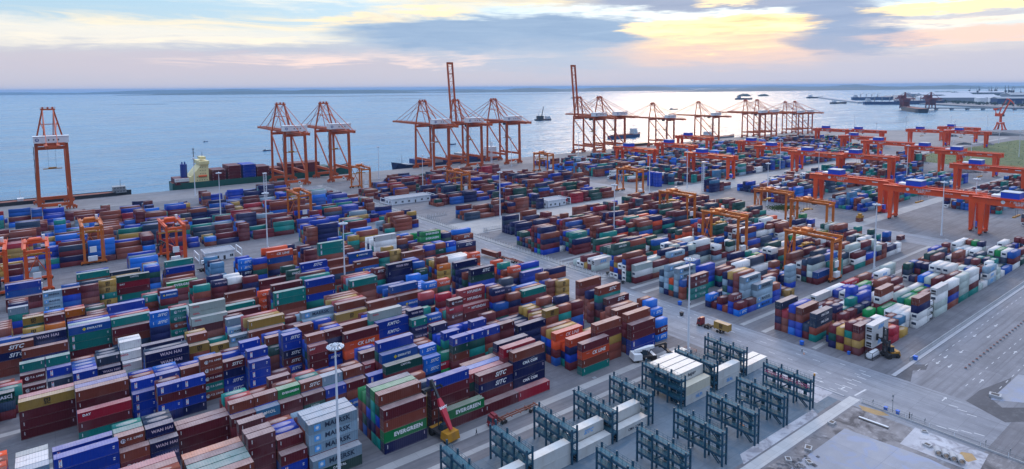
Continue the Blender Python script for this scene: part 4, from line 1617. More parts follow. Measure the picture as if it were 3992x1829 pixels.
321.1 165.9 40 2.75 w.e.w.b
321.1 168.5 40 2.75 g.v.m.d
321.1 171.2 40 2.75 d.b.g.m
333.6 160.6 20 2.6 m.e
333.6 163.2 20 2.6 b.m.m
333.6 165.9 20 2.6 m.g.B.n
333.6 168.5 20 2.6 t.v.n.m
333.6 171.2 20 2.6 w.b.w.w
333.6 173.8 20 2.6 n.w.v.m
340 160.6 20 2.6 v
340 163.2 20 2.6 w.m.b
340 171.2 20 2.6 w.w.v
340 173.8 20 2.6 t.n.m
346.4 160.6 20 2.6 m.w
346.4 163.2 20 2.6 m.t
346.4 165.9 20 2.6 v.n.e
346.4 168.5 20 2.6 m.v.n
346.4 171.2 20 2.6 w.m.E
346.4 173.8 20 2.6 B.g
352.9 160.6 20 2.6 m.m
352.9 163.2 20 2.6 w.n
352.9 165.9 20 2.6 d.b.m
352.9 168.5 20 2.6 t.b
352.9 171.2 20 2.6 v.m
359.3 163.2 20 2.6 d
359.3 165.9 20 2.6 B.m
359.3 168.5 20 2.6 s
359.3 171.2 20 2.6 g.s.w
359.3 173.8 20 2.6 e.m.b
365.7 160.6 40 2.6 m.b.e
365.7 165.9 40 2.75 b.n.t.s
365.7 168.5 40 2.6 b.n.d.d
365.7 171.2 40 2.6 e.e.b.w
365.7 173.8 40 2.6 d.w.w.E
384.6 160.6 20 2.6 t
384.6 163.2 20 2.6 t.b.m
384.6 165.9 20 2.6 m
384.6 168.5 20 2.6 v.v
384.6 171.2 20 2.6 E.v
384.6 173.8 20 2.6 v.w.E
257.1 191 20 2.6 s.t
257.1 193.7 20 2.6 n.m.s.v
257.1 196.3 20 2.6 d.d.b
257.1 198.9 20 2.6 e.B.b.e
257.1 201.6 20 2.6 v.t.w.s
257.1 204.2 20 2.6 w.v.b.w
263.5 191 20 2.6 w.m
263.5 193.7 20 2.6 e.v.w.w
263.5 196.3 20 2.6 e.w.m
263.5 198.9 20 2.6 E.e.n.b
263.5 201.6 20 2.6 b.e.t.w
263.5 204.2 20 2.6 m.s.w.w
269.9 193.7 40 2.9 w.m.v.e
269.9 196.3 40 2.6 w.m.e.b
269.9 201.6 40 2.6 w.m.b
269.9 204.2 40 2.6 w.w.e.w
282.5 191 20 2.6 w.m.s
282.5 193.7 20 2.6 w.v.w
282.5 196.3 20 2.6 e.w.e
282.5 198.9 20 2.6 m.n.n.w
282.5 201.6 20 2.6 E.m.g.m
288.9 191 20 2.6 m
288.9 193.7 20 2.6 E.m.b.g
288.9 198.9 20 2.6 v.B.m
288.9 201.6 20 2.6 b.e.E
288.9 204.2 20 2.6 m.w.e
295.3 191 20 2.6 d.e.m
295.3 193.7 20 2.6 w.b.b
295.3 196.3 20 2.6 s.E
295.3 198.9 20 2.6 t.d.w
295.3 201.6 20 2.6 b.B.B
295.3 204.2 20 2.6 s.d
301.7 191 40 2.6 w
301.7 193.7 40 2.9 e
301.7 196.3 40 2.75 s.d
301.7 204.2 40 2.9 n.w
314.2 191 40 2.6 B.m
314.2 193.7 40 2.9 m.E.m.t
314.2 196.3 40 2.6 m.m.b
314.2 198.9 40 2.6 w.b.v.m
314.2 201.6 40 2.75 m.w.s.m
314.2 204.2 40 2.75 m.E.w.v
326.8 191 40 2.6 v.v
326.8 193.7 40 2.6 w.v.w
326.8 196.3 40 2.9 B.v.w.d
326.8 198.9 40 2.9 e.B.b
326.8 201.6 40 2.9 m.w.n
326.8 204.2 40 2.75 v.b.s.w
339.3 191 20 2.6 E
339.3 193.7 20 2.6 b.w.E.m
339.3 196.3 20 2.6 b.e.d
339.3 198.9 20 2.6 m.m.e
339.3 201.6 20 2.6 w.m
339.3 204.2 20 2.6 s.v.m
345.7 191 40 2.6 b.m.w.w
345.7 193.7 40 2.6 m.w.w.s
345.7 196.3 40 2.75 m.m.m.t
345.7 198.9 40 2.6 e.w.s.b
345.7 201.6 40 2.9 w.w.b.w
345.7 204.2 40 2.9 t.w.w.s
358.3 191 40 2.75 b.v
358.3 193.7 40 2.9 w
358.3 196.3 40 2.6 m
358.3 198.9 40 2.75 w.b.n
358.3 201.6 40 2.75 m.m.w
358.3 204.2 40 2.6 s.B
370.8 191 40 2.6 b.m
370.8 193.7 40 2.9 n.w.w
370.8 196.3 40 2.9 n
370.8 198.9 40 2.75 w
370.8 201.6 40 2.6 n.s
370.8 204.2 40 2.6 b.s
383.3 191 20 2.6 B.m.w
383.3 193.7 20 2.6 m.B
383.3 196.3 20 2.6 g.E.E.d
383.3 204.2 20 2.6 w.b.B
245.6 217 40 2.75 b.d.m.b
245.6 219.7 40 2.9 n.d.m.b
245.6 222.3 40 2.75 d.m.p.d
245.6 224.9 40 2.6 m.p.d.t
245.6 230.2 40 2.6 m.o.m.b
258.1 217 20 2.6 d
258.1 219.7 20 2.6 w.p
258.1 222.3 20 2.6 E.d.r
258.1 224.9 20 2.6 p.b
258.1 227.6 20 2.6 d.E
258.1 230.2 20 2.6 p.o
264.6 217 40 2.75 E.d.o
264.6 219.7 40 2.6 d.m.d
264.6 224.9 40 2.75 d.m.o
264.6 227.6 40 2.75 p.d
264.6 230.2 40 2.6 o.o.d
296 217 20 2.6 o
296 219.7 20 2.6 b.o.b.d
296 224.9 20 2.6 d.o.v
296 227.6 20 2.6 v.m
296 230.2 20 2.6 d.m.m
321.4 217 40 2.9 d.d.m
321.4 219.7 40 2.9 v.b.n
321.4 222.3 40 2.9 b.m.E.b
321.4 224.9 40 2.9 m.n.m
321.4 227.6 40 2.6 p.w.E.b
321.4 230.2 40 2.6 p.m.m
333.9 217 40 2.6 m
333.9 219.7 40 2.9 m.n
333.9 222.3 40 2.6 b.m
333.9 224.9 40 2.75 m.b
333.9 227.6 40 2.6 t.r.b
333.9 230.2 40 2.75 o.n
346.5 219.7 20 2.6 v.p.b
346.5 222.3 20 2.6 m.m.E
346.5 224.9 20 2.6 E.b
346.5 227.6 20 2.6 r.b
346.5 230.2 20 2.6 m.t
352.9 219.7 20 2.6 v.b.v
352.9 222.3 20 2.6 r.m
352.9 227.6 20 2.6 d
352.9 230.2 20 2.6 w.b.t
359.3 217 20 2.6 d.m.o
359.3 219.7 20 2.6 m.p.m.t
359.3 222.3 20 2.6 o.o.b.w
359.3 224.9 20 2.6 m.t.o.n
359.3 227.6 20 2.6 d.b.w.w
359.3 230.2 20 2.6 p.m.b.b
365.7 217 20 2.6 m
365.7 219.7 20 2.6 E.m
365.7 222.3 20 2.6 d.b.d
365.7 224.9 20 2.6 w.E
365.7 227.6 20 2.6 d.d.p.d
365.7 230.2 20 2.6 b.E
372.1 217 20 2.6 d
372.1 219.7 20 2.6 r.n
372.1 222.3 20 2.6 m.d.o.n
372.1 224.9 20 2.6 b.b
372.1 227.6 20 2.6 d.v
372.1 230.2 20 2.6 d.E.w.v
378.5 217 40 2.9 o.r
378.5 219.7 40 2.6 m.E
378.5 222.3 40 2.6 m.t
378.5 224.9 40 2.75 t.m.d
378.5 227.6 40 2.75 v.m.m.b
378.5 230.2 40 2.75 b.m.b.r
247.6 245.5 20 2.6 r
247.6 248.2 20 2.6 v
247.6 250.8 20 2.6 d.d
247.6 253.4 20 2.6 d.v
247.6 256.1 20 2.6 r.E
247.6 258.8 20 2.6 n.v
254 245.5 40 2.9 t.m.d
254 248.2 40 2.75 m.v.n.b
254 250.8 40 2.6 b.m.m
254 253.4 40 2.9 b.b.m.v
254 256.1 40 2.9 E.b.b
254 258.8 40 2.9 m.m.m
266.6 245.5 40 2.6 r
266.6 248.2 40 2.9 n.o.d
266.6 250.8 40 2.75 E.b
266.6 253.4 40 2.75 d
266.6 256.1 40 2.6 d.d
266.6 258.8 40 2.75 v.m
279.1 245.5 20 2.6 m.m
279.1 248.2 20 2.6 b.t.v.b
279.1 253.4 20 2.6 m.m.m
279.1 256.1 20 2.6 r.d.o.d
279.1 258.8 20 2.6 m.E.d.t
285.5 245.5 40 2.6 b.d.E.r
285.5 248.2 40 2.9 b.v.m.E
285.5 250.8 40 2.9 m.E.m.m
285.5 253.4 40 2.9 m.t.d
285.5 256.1 40 2.9 t.d.m.o
285.5 258.8 40 2.9 b.m.E.o
298 248.2 40 2.9 n.o.m.d
298 250.8 40 2.6 b.m.d
298 253.4 40 2.75 m.b.b.n
298 256.1 40 2.6 n.r.d
298 258.8 40 2.75 o.d.m.d
310.6 245.5 40 2.75 n
310.6 248.2 40 2.6 n.t.d
310.6 250.8 40 2.6 E.E.b
310.6 253.4 40 2.75 m.v.m
310.6 256.1 40 2.75 b.b.v
310.6 258.8 40 2.6 v.b
323.1 245.5 40 2.9 b.v
323.1 248.2 40 2.9 m.v.o.b
323.1 253.4 40 2.75 m.d.d.E
323.1 256.1 40 2.6 d.n.b
323.1 258.8 40 2.75 d.m.b.d
335.7 245.5 40 2.6 E.o
335.7 248.2 40 2.9 m
335.7 250.8 40 2.75 t
335.7 253.4 40 2.75 d.o
335.7 256.1 40 2.9 E
335.7 258.8 40 2.6 r.b
348.2 245.5 20 2.6 b.b.b
348.2 248.2 20 2.6 m.b.m
348.2 250.8 20 2.6 m.d.o
348.2 253.4 20 2.6 b.E.v.m
348.2 256.1 20 2.6 m.o.r
348.2 258.8 20 2.6 m.m.m
354.6 245.5 20 2.6 E.d.d
354.6 248.2 20 2.6 d.m.m
354.6 250.8 20 2.6 d.m.d.m
354.6 253.4 20 2.6 v.d.d.E
354.6 256.1 20 2.6 n.b.b.b
354.6 258.8 20 2.6 m.m.d
361 245.5 40 2.6 b.t.m
361 248.2 40 2.75 t.m.m
361 250.8 40 2.9 v.m.m.t
361 253.4 40 2.9 m.b.d.o
361 256.1 40 2.9 E.b.m
361 258.8 40 2.6 v.m.m
386.1 245.5 40 2.6 d.d.d.b
386.1 248.2 40 2.75 m.b.m.o
386.1 250.8 40 2.9 d.r.o
386.1 253.4 40 2.9 m.d.d.m
386.1 256.1 40 2.9 d.o.o.E
386.1 258.8 40 2.75 b.d.o.r'''
LAB = '''long grey blue box, white star, topmost, front row, twelfth from road, block nearest racks
long dark green box, small white lettering, lowest, twelfth from road, block nearest racks
long grey blue box, white star, topmost, second row, twelfth from road, block nearest racks
long grey blue box, white star, second from top, twelfth from road, block nearest racks
long grey blue box, white star, third from top, twelfth from road, block nearest racks
short maroon box, topmost, second row, fourth from left, block nearest racks
short royal blue box, white vertical panel, second from top, fourth from left, block nearest racks
short maroon box, topmost, third row, fourth from left, block nearest racks
short maroon box, topmost, third row, third from left, block nearest racks
short maroon box, second from top, third from left, block nearest racks
short maroon box, third from top, third from left, block nearest racks
long rust brown box, topmost, second from left, block nearest racks
long maroon box, topmost, eleventh from road, block nearest racks
long rust brown box, second from top, eleventh from road, block nearest racks
long bright green box, white lettering, third from top, eleventh from road, block nearest racks
long navy box, lowest, eleventh from road, block nearest racks
long bright green box, white lettering, topmost, eighth from road, block nearest racks
long maroon box, lowest, eighth from road, block nearest racks
long royal blue box, white vertical panel, topmost, ninth from road, block nearest racks
long maroon box, second from top, ninth from road, block nearest racks
long maroon box, third from top, ninth from road, block nearest racks
long rust brown box, fourth from top, ninth from road, block nearest racks
long maroon box, lowest, ninth from road, block nearest racks
long maroon box, slanted white lettering, topmost, seventh from road, block nearest racks
long navy box, slanted white lettering, second from top, seventh from road, block nearest racks
long maroon box, third from top, seventh from road, block nearest racks
long maroon box, single, seventh from road, block nearest racks
long rust brown box, topmost, sixth from road, block nearest racks
long navy box, white lettering, second from top, sixth from road, block nearest racks
long navy box, third from top, sixth from road, block nearest racks
long navy box, white lettering, fourth from top, sixth from road, block nearest racks
long crimson box, single, sixth from road, block nearest racks
long crimson box, small white letters, topmost, sixth from road, block nearest racks
long maroon box, topmost, fifth from road, block nearest racks
long orange red box, slanted white lettering, second from top, fifth from road, block nearest racks
long rust brown box, third from top, fifth from road, block nearest racks
long teal box, lowest, fifth from road, block nearest racks
long orange red box, slanted white lettering, topmost, fifth from road, block nearest racks
long maroon box, topmost, third from road, block nearest racks
long maroon box, second from top, third from road, block nearest racks
long royal blue box, white vertical panel, third from top, third from road, block nearest racks
long royal blue box, lowest, third from road, block nearest racks
long rust brown box, topmost, fourth from road, block nearest racks
long maroon box, second from top, fourth from road, block nearest racks
long rust brown box, topmost, second row, third from road, block nearest racks
short grey blue box, white star, topmost, second from left, second block past racks
long royal blue, white vertical panel, topmost, seventh row, third from left, second block past racks
long royal blue, white vertical panel, topmost, third row, third from left, second block past racks
long royal blue, white vertical panel, second from top, third from left, second block past racks
short rust brown box, white disc mark, topmost, fourth from left, second block past racks
short rust brown box, topmost, fourth from left, second block past racks
short navy box, pinkish lettering, topmost, fourth row, fifth from left, second block past racks
short navy box, pinkish lettering, topmost, third row, fifth from left, second block past racks
long maroon box, topmost, sixth from left, second block past racks
long maroon box, second from top, sixth from left, second block past racks
long maroon box, lowest, sixth from left, second block past racks
short rust brown box, topmost, seventh from left, second block past racks
short maroon box, topmost, seventh from left, second block past racks
short rust brown box, topmost, eighth from left, second block past racks
short steel blue box, white lettering, topmost, eighth from left, second block past racks
short bright green box, white lettering, topmost, ninth from left, second block past racks
short maroon box, topmost, third row, ninth from left, second block past racks
short rust brown box, slanted white lettering, topmost, tenth from left, second block past racks
short maroon box, topmost, tenth from left, second block past racks
short royal blue box, topmost, eleventh from left, second block past racks
short rust brown box, topmost, twelfth from left, second block past racks
short maroon box, topmost, twelfth from left, second block past racks
short crimson box, small white letters, topmost, thirteenth from left, second block past racks
short royal blue box, white vertical panel, topmost, thirteenth from left, second block past racks
long dark green box, small white lettering, topmost, twelfth from road, second block past racks
long mid blue box, yellow diamond, topmost, twelfth from road, second block past racks
short bright blue, slanted white lettering, topmost, third row, eleventh from road, second block past racks
short bright blue, slanted white lettering, topmost, fourth row, eleventh from road, second block past racks
short royal blue box, white vertical panel, topmost, tenth from road, second block past racks
short dark green box, second from top, tenth from road, second block past racks
short rust brown box, third from top, tenth from road, second block past racks
short royal blue box, white vertical panel, topmost, ninth from road, second block past racks
short royal blue box, white vertical panel, topmost, eighth from road, second block past racks
short maroon box, topmost, seventh from road, second block past racks
long navy box, topmost, sixth from road, second block past racks
short mustard box, dark emblem, topmost, fifth from road, second block past racks
long maroon box, slanted white lettering, topmost, first from road, second block past racks
long rust brown box, slanted white lettering, topmost, first from road, second block past racks
long mustard box, dark emblem, topmost, first from left, third block past racks
long maroon box, second from top, first from left, third block past racks
long maroon box, third from top, first from left, third block past racks
long maroon box, lowest, first from left, third block past racks
long rust brown box, topmost, second from left, third block past racks
long maroon box, second from top, fourth row, second from left, third block past racks
long crimson box, small white letters, topmost, second from left, third block past racks
long maroon box, second from top, second row, second from left, third block past racks
long teal box, lowest, second from left, third block past racks
short royal blue, white vertical panel, topmost, fourth row, third from left, third block past racks
short royal blue, white vertical panel, topmost, third row, third from left, third block past racks
short royal blue, white vertical panel, second from top, third from left, third block past racks
short royal blue, white vertical panel, topmost, fourth row, fourth from left, third block past racks
short royal blue, white vertical panel, topmost, front row, fourth from left, third block past racks
short maroon box, second from top, fourth from left, third block past racks
short royal blue, white vertical panel, third from top, fourth from left, third block past racks
short rust brown box, topmost, fifth from left, third block past racks
short royal blue box, white vertical panel, topmost, fifth from left, third block past racks
short maroon box, second from top, fifth from left, third block past racks
short royal blue, white vertical panel, third from top, fifth from left, third block past racks
short navy box, lowest, fifth from left, third block past racks
short rust brown box, white disc mark, topmost, sixth from left, third block past racks
short rust brown, white disc mark, second from top, sixth from left, third block past racks
short maroon box, white disc mark, third from top, sixth from left, third block past racks
short teal box, white disc mark, fourth from top, sixth from left, third block past racks
short maroon box, slanted white lettering, topmost, seventh from left, third block past racks
short navy box, second from top, seventh from left, third block past racks
short royal blue, slanted white lettering, third from top, seventh from left, third block past racks
short royal blue, white vertical panel, topmost, second row, eighth from left, third block past racks
short royal blue, white vertical panel, topmost, front row, eighth from left, third block past racks
short royal blue, white vertical panel, second from top, eighth from left, third block past racks
short royal blue, white vertical panel, third from top, eighth from left, third block past racks
short royal blue box, slanted white lettering, topmost, eleventh from left, third block past racks
short royal blue box, second from top, eleventh from left, third block past racks
short navy box, slanted white lettering, third from top, eleventh from left, third block past racks
short maroon box, slanted white lettering, fourth from top, eleventh from left, third block past racks
short rust brown box, topmost, second row, twelfth from left, third block past racks
short rose red box, small white letters, topmost, twelfth from left, third block past racks
short maroon box, second from top, twelfth from left, third block past racks
short maroon box, third from top, twelfth from left, third block past racks
short maroon box, topmost, thirteenth from left, third block past racks
long maroon box, topmost, fourteenth from left, third block past racks
long orange red, slanted white lettering, second from top, fourteenth from left, third block past racks
long royal blue box, white lettering, topmost, twelfth from road, third block past racks
long royal blue box, white lettering, second from top, twelfth from road, third block past racks
long pale grey-green box, small red letters, topmost, twelfth from road, third block past racks
short teal box, white vertical panel, topmost, eleventh from road, third block past racks
short navy box, pinkish lettering, topmost, eleventh from road, third block past racks
short maroon box, white disc mark, topmost, eighth from road, third block past racks
long rose red box, white lettering, topmost, third row, seventh from road, third block past racks
long maroon box, second from top, seventh from road, third block past racks
long rose red box, white lettering, topmost, fourth row, seventh from road, third block past racks
long rose red box, white lettering, second from top, seventh from road, third block past racks
long teal box, topmost, third from road, third block past racks
short dark green box, white lettering, topmost, first from left, fourth block past racks
short maroon box, white disc mark, topmost, sixth row, second from left, fourth block past racks
short maroon box, white disc mark, topmost, fifth row, second from left, fourth block past racks
short royal blue box, white vertical panel, topmost, third from left, fourth block past racks
short slate blue box, white vertical panel, topmost, third from left, fourth block past racks
short royal blue box, white vertical panel, topmost, fourth from left, fourth block past racks
short navy box, pinkish lettering, topmost, fifth from left, fourth block past racks
short white box, small red letters, topmost, sixth row, sixth from left, fourth block past racks
short white box, small red letters, topmost, fifth row, sixth from left, fourth block past racks
long navy box, pinkish lettering, topmost, seventh from left, fourth block past racks
long navy box, pinkish lettering, second from top, seventh from left, fourth block past racks
short mustard box, dark emblem, topmost, eighth from left, fourth block past racks
short mustard box, dark emblem, topmost, ninth from left, fourth block past racks
short grey blue box, white star, topmost, tenth from left, fourth block past racks
long rust brown box, topmost, eleventh from left, fourth block past racks
long grey blue box, white star, topmost, eleventh from road, fourth block past racks
long rust brown box, topmost, tenth from road, fourth block past racks
long mustard box, dark emblem, topmost, tenth from road, fourth block past racks
long rust brown box, topmost, ninth from road, fourth block past racks
long rust brown box, topmost, eighth from road, fourth block past racks
long mid blue box, topmost, eighth from road, fourth block past racks
long navy box, slanted white lettering, topmost, fifth from road, fourth block past racks
long dark green box, second from top, fifth from road, fourth block past racks
long royal blue box, topmost, third from road, fourth block past racks
long rust brown box, slanted white lettering, topmost, first from left, fifth block past racks
long navy box, slanted white lettering, second from top, first from left, fifth block past racks
long rust brown box, third from top, first from left, fifth block past racks
long rust brown box, lowest, first from left, fifth block past racks
short mustard box, dark emblem, topmost, second from left, sixth block past racks
short maroon box, topmost, third from left, sixth block past racks
short burnt orange box, topmost, fourth from left, sixth block past racks
long navy box, pinkish lettering, topmost, second from left, fifth block past racks
long rust brown box, topmost, second from left, fifth block past racks
long mid blue box, yellow diamond, topmost, third from left, fifth block past racks
long teal box, white vertical panel, second from top, third from left, fifth block past racks
long teal box, white vertical panel, third from top, third from left, fifth block past racks
long maroon box, lowest, third from left, fifth block past racks
long maroon box, topmost, fourth from left, fifth block past racks
long rust brown box, second from top, fourth from left, fifth block past racks
short bright blue box, slanted white lettering, topmost, fifth from left, fifth block past racks
short teal box, white disc mark, topmost, sixth from left, fifth block past racks
long pale grey-green, small red letters, topmost, third row, twelfth from road, fifth block past racks
long pale grey-green, small red letters, second from top, twelfth from road, fifth block past racks
long pale grey-green, small red letters, topmost, second row, twelfth from road, fifth block past racks
long maroon box, second from top, twelfth from road, fifth block past racks
long rust brown box, topmost, eleventh from left, sixth block past racks
long maroon box, topmost, eleventh from road, fifth block past racks
long maroon box, topmost, ninth from road, fifth block past racks
long teal box, white vertical panel, topmost, ninth from road, fifth block past racks
long teal box, white vertical panel, second from top, ninth from road, fifth block past racks
long rust brown box, third from top, ninth from road, fifth block past racks
long royal blue box, topmost, eighth from road, fifth block past racks
long rust brown box, second from top, eighth from road, fifth block past racks
long royal blue box, third from top, eighth from road, fifth block past racks
long teal box, white vertical panel, topmost, seventh from road, fifth block past racks
long rust brown box, second from top, seventh from road, fifth block past racks
long navy box, pinkish lettering, topmost, fifth from road, fifth block past racks
long navy box, second from top, fifth from road, fifth block past racks
long royal blue box, slanted white lettering, topmost, tenth from road, sixth block past racks
long orange red box, slanted white lettering, topmost, ninth from road, seventh block past racks
long mid blue box, second from top, ninth from road, seventh block past racks
long teal box, white vertical panel, topmost, ninth from road, sixth block past racks
long teal box, white vertical panel, second from top, ninth from road, sixth block past racks
long maroon box, topmost, twelfth from road, sixth block past racks
long royal blue box, topmost, eleventh from road, eighth block past racks
long bright green box, white lettering, topmost, twelfth from road, seventh block past racks
long dark green box, small white lettering, topmost, sixth from left, seventh block past racks
long crimson box, small white letters, second from top, sixth from left, seventh block past racks
long maroon box, third from top, sixth from left, seventh block past racks
long teal box, white vertical panel, fourth from top, sixth from left, seventh block past racks
short maroon box, topmost, third from left, seventh block past racks
short grey blue box, white star, topmost, second from left, seventh block past racks
long maroon box, topmost, first from left, eighth block past racks
short mid blue box, yellow diamond, topmost, eighth from left, sixth block past racks
long mid blue box, yellow diamond, topmost, eighth from road, sixth block past racks
long rust brown box, small white letters, topmost, eighth from road, sixth block past racks
long rust brown box, topmost, third row, ninth from road, sixth block past racks
long rust brown box, topmost, front row, ninth from road, sixth block past racks
long rust brown box, topmost, fifth from road, sixth block past racks
long white box, topmost, sixth from road, seventh block past racks
long white box, blue mark, topmost, second from road, forklift block
long white box, second from top, second from road, forklift block
long white box, blue mark, third from top, second from road, forklift block
long maroon box, lowest, second from road, forklift block
short maroon box, topmost, first from road, forklift block
long rust brown box, topmost, front row, eighth from road, forklift block
long white box, topmost, ninth from road, forklift block
long slate blue box, white lettering, topmost, first from road, second block past forklift
long slate blue box, white lettering, second from top, first from road, second block past forklift
long rust brown box, topmost, first from road, second block past forklift
long slate blue box, topmost, first from road, second block past forklift
long grey blue box, white star, topmost, fourth from road, third block past forklift
long grey blue box, white star, topmost, third from road, third block past forklift
long maroon box, white disc mark, topmost, first from road, fourth block past forklift
long grey blue box, white star, topmost, first from road, fourth block past forklift
long pale grey-green box, topmost, first from road, fifth block past forklift
long white box, blue mark, topmost, first from road, sixth block past forklift
long grey blue box, topmost, third row, twelfth from road, block nearest racks
long grey blue box, topmost, fourth row, twelfth from road, block nearest racks
short maroon box, topmost, fourth row, third from left, block nearest racks
long teal box, topmost, second row, second from left, block nearest racks
long teal box, topmost, third row, second from left, block nearest racks
long maroon box, topmost, second from left, block nearest racks
long burnt orange box, topmost, second from left, block nearest racks
long rust brown box, topmost, eleventh from road, block nearest racks
long bright green box, topmost, eleventh from road, block nearest racks
long slate blue box, topmost, eleventh from road, block nearest racks
long rose red box, topmost, seventh from road, block nearest racks
long bright blue box, topmost, seventh from road, block nearest racks
long rust brown box, topmost, seventh from road, block nearest racks
long orange red box, topmost, fifth from road, block nearest racks
short white box, topmost, sixth row, second from left, second block past racks
short white box, topmost, seventh row, second from left, second block past racks
short pale grey-green box, topmost, first from left, eighth block past racks
short teal box, topmost, fourth from left, second block past racks
long rust brown box, topmost, sixth from left, second block past racks
short grey blue box, topmost, eleventh from left, second block past racks
short maroon box, topmost, thirteenth from left, second block past racks
long royal blue box, topmost, twelfth from road, second block past racks
short royal blue box, topmost, tenth from road, second block past racks
long rose red box, topmost, first from left, eighth block past racks
long royal blue box, topmost, second from left, third block past racks
short rust brown box, topmost, tenth from road, eighth block past racks
long rust brown box, topmost, fourteenth from left, third block past racks
short teal box, topmost, first from left, eighth block past racks
short teal box, topmost, second from left, eighth block past racks
short slate blue box, topmost, fifth from left, fourth block past racks
short white box, topmost, fifth from left, eighth block past racks
short rust brown box, topmost, eighth from left, fourth block past racks
short grey blue box, topmost, eleventh from road, eighth block past racks
long mustard box, topmost, eleventh from left, fourth block past racks
long teal box, topmost, fourth from left, fifth block past racks
long teal box, topmost, eleventh from road, eighth block past racks
long royal blue box, topmost, first from left, eighth block past racks
long mid blue box, second from top, first from left, eighth block past racks
long white box, topmost, fourth from road, second block past forklift
short maroon box, topmost, sixth row, third from left, block nearest racks
long navy box, topmost, sixth from road, block nearest racks
long rust brown box, topmost, fourth row, third from road, block nearest racks
short navy box, topmost, tenth from road, second block past racks
short royal blue box, topmost, eighth from road, second block past racks
long rust brown box, topmost, first from road, second block past racks
short royal blue box, topmost, eighth from left, third block past racks
short rust brown box, topmost, sixth row, twelfth from left, third block past racks
long navy box, topmost, fifth from road, fourth block past racks
long rust brown box, topmost, first from left, block nearest racks
long rose red box, topmost, first from left, block nearest racks
short maroon box, topmost, seventh row, ninth from left, second block past racks
long maroon box, topmost, second from left, third block past racks
long navy box, topmost, seventh from left, fourth block past racks
long rust brown box, topmost, sixth row, eighth from road, forklift block
long teal box, topmost, eleventh from road, fifth block past racks
long royal blue box, topmost, sixth from left, sixth block past racks
short grey blue box, topmost, first from left, seventh block past racks
long teal box, topmost, fourth from left, eighth block past racks
long slate blue box, topmost, sixth from left, eighth block past racks
long mid blue box, topmost, tenth from road, third block past forklift'''.split('\n')
li = 0; CG = 'stacked shipping containers'
for line in NEAR.strip().split('\n'):
    x,y,L_,h,cs = line.split(); x=float(x); y=float(y); L_=int(L_); h=float(h); cs = cs.split('.')
    for k, c in enumerate(cs):
        z = (len(cs)-1-k)*h; r = random.Random(int(x*10)*7919+int(y*10)*31+k); jit = r.uniform(.8,1.18)
        dx = r.uniform(-.05,.05); dy = r.uniform(-.04,.04)
        if c.endswith('*'):
            container(L_,h,c[:-1],x+dx,y+dy,z,LAB[li],CG,True,jit); li += 1
        else: stuff_box(L_,h,c,x+dx,y+dy,z,jit)
B6 = np.array(BX['v']); nb = len(B6)
i0 = [0,3,3,0,0,3,3,0]; i1 = [1,1,4,4,1,1,4,4]; i2 = [2,2,2,2,5,5,5,5]
V = np.stack([B6[:,i0],B6[:,i1],B6[:,i2]],-1).reshape(-1,3)
Fq = np.array([(0,1,5,4),(1,2,6,5),(2,3,7,6),(3,0,4,7),(4,5,6,7)]); F = (Fq[None]+8*np.arange(nb)[:,None,None]).reshape(-1,4)
me = bpy.data.meshes.new('stacked_containers'); me.vertices.add(len(V)); me.vertices.foreach_set('co', V.ravel())
me.loops.add(len(F)*4); me.loops.foreach_set('vertex_index', F.ravel()); me.polygons.add(len(F)); me.polygons.foreach_set('loop_start', np.arange(len(F))*4)
me.update(calc_edges=True); me.validate()
at = me.attributes.new('Col','FLOAT_COLOR','FACE'); cc = np.repeat(np.c_[np.array(BX['c']),np.ones(nb)],5,axis=0); at.data.foreach_set('color', cc.ravel().astype(np.float32))
me.materials.append(M['contA'])
so = bpy.data.objects.new('stacked_containers', me); COL.objects.link(so); tag(so,'dense far stacks of mixed maroon, blue, teal and green containers','containers',None,'stuff')
lo = LT.build('stack_lettering', [M[k] for k in CM], so); tag(lo,None,None,None,'stuff')

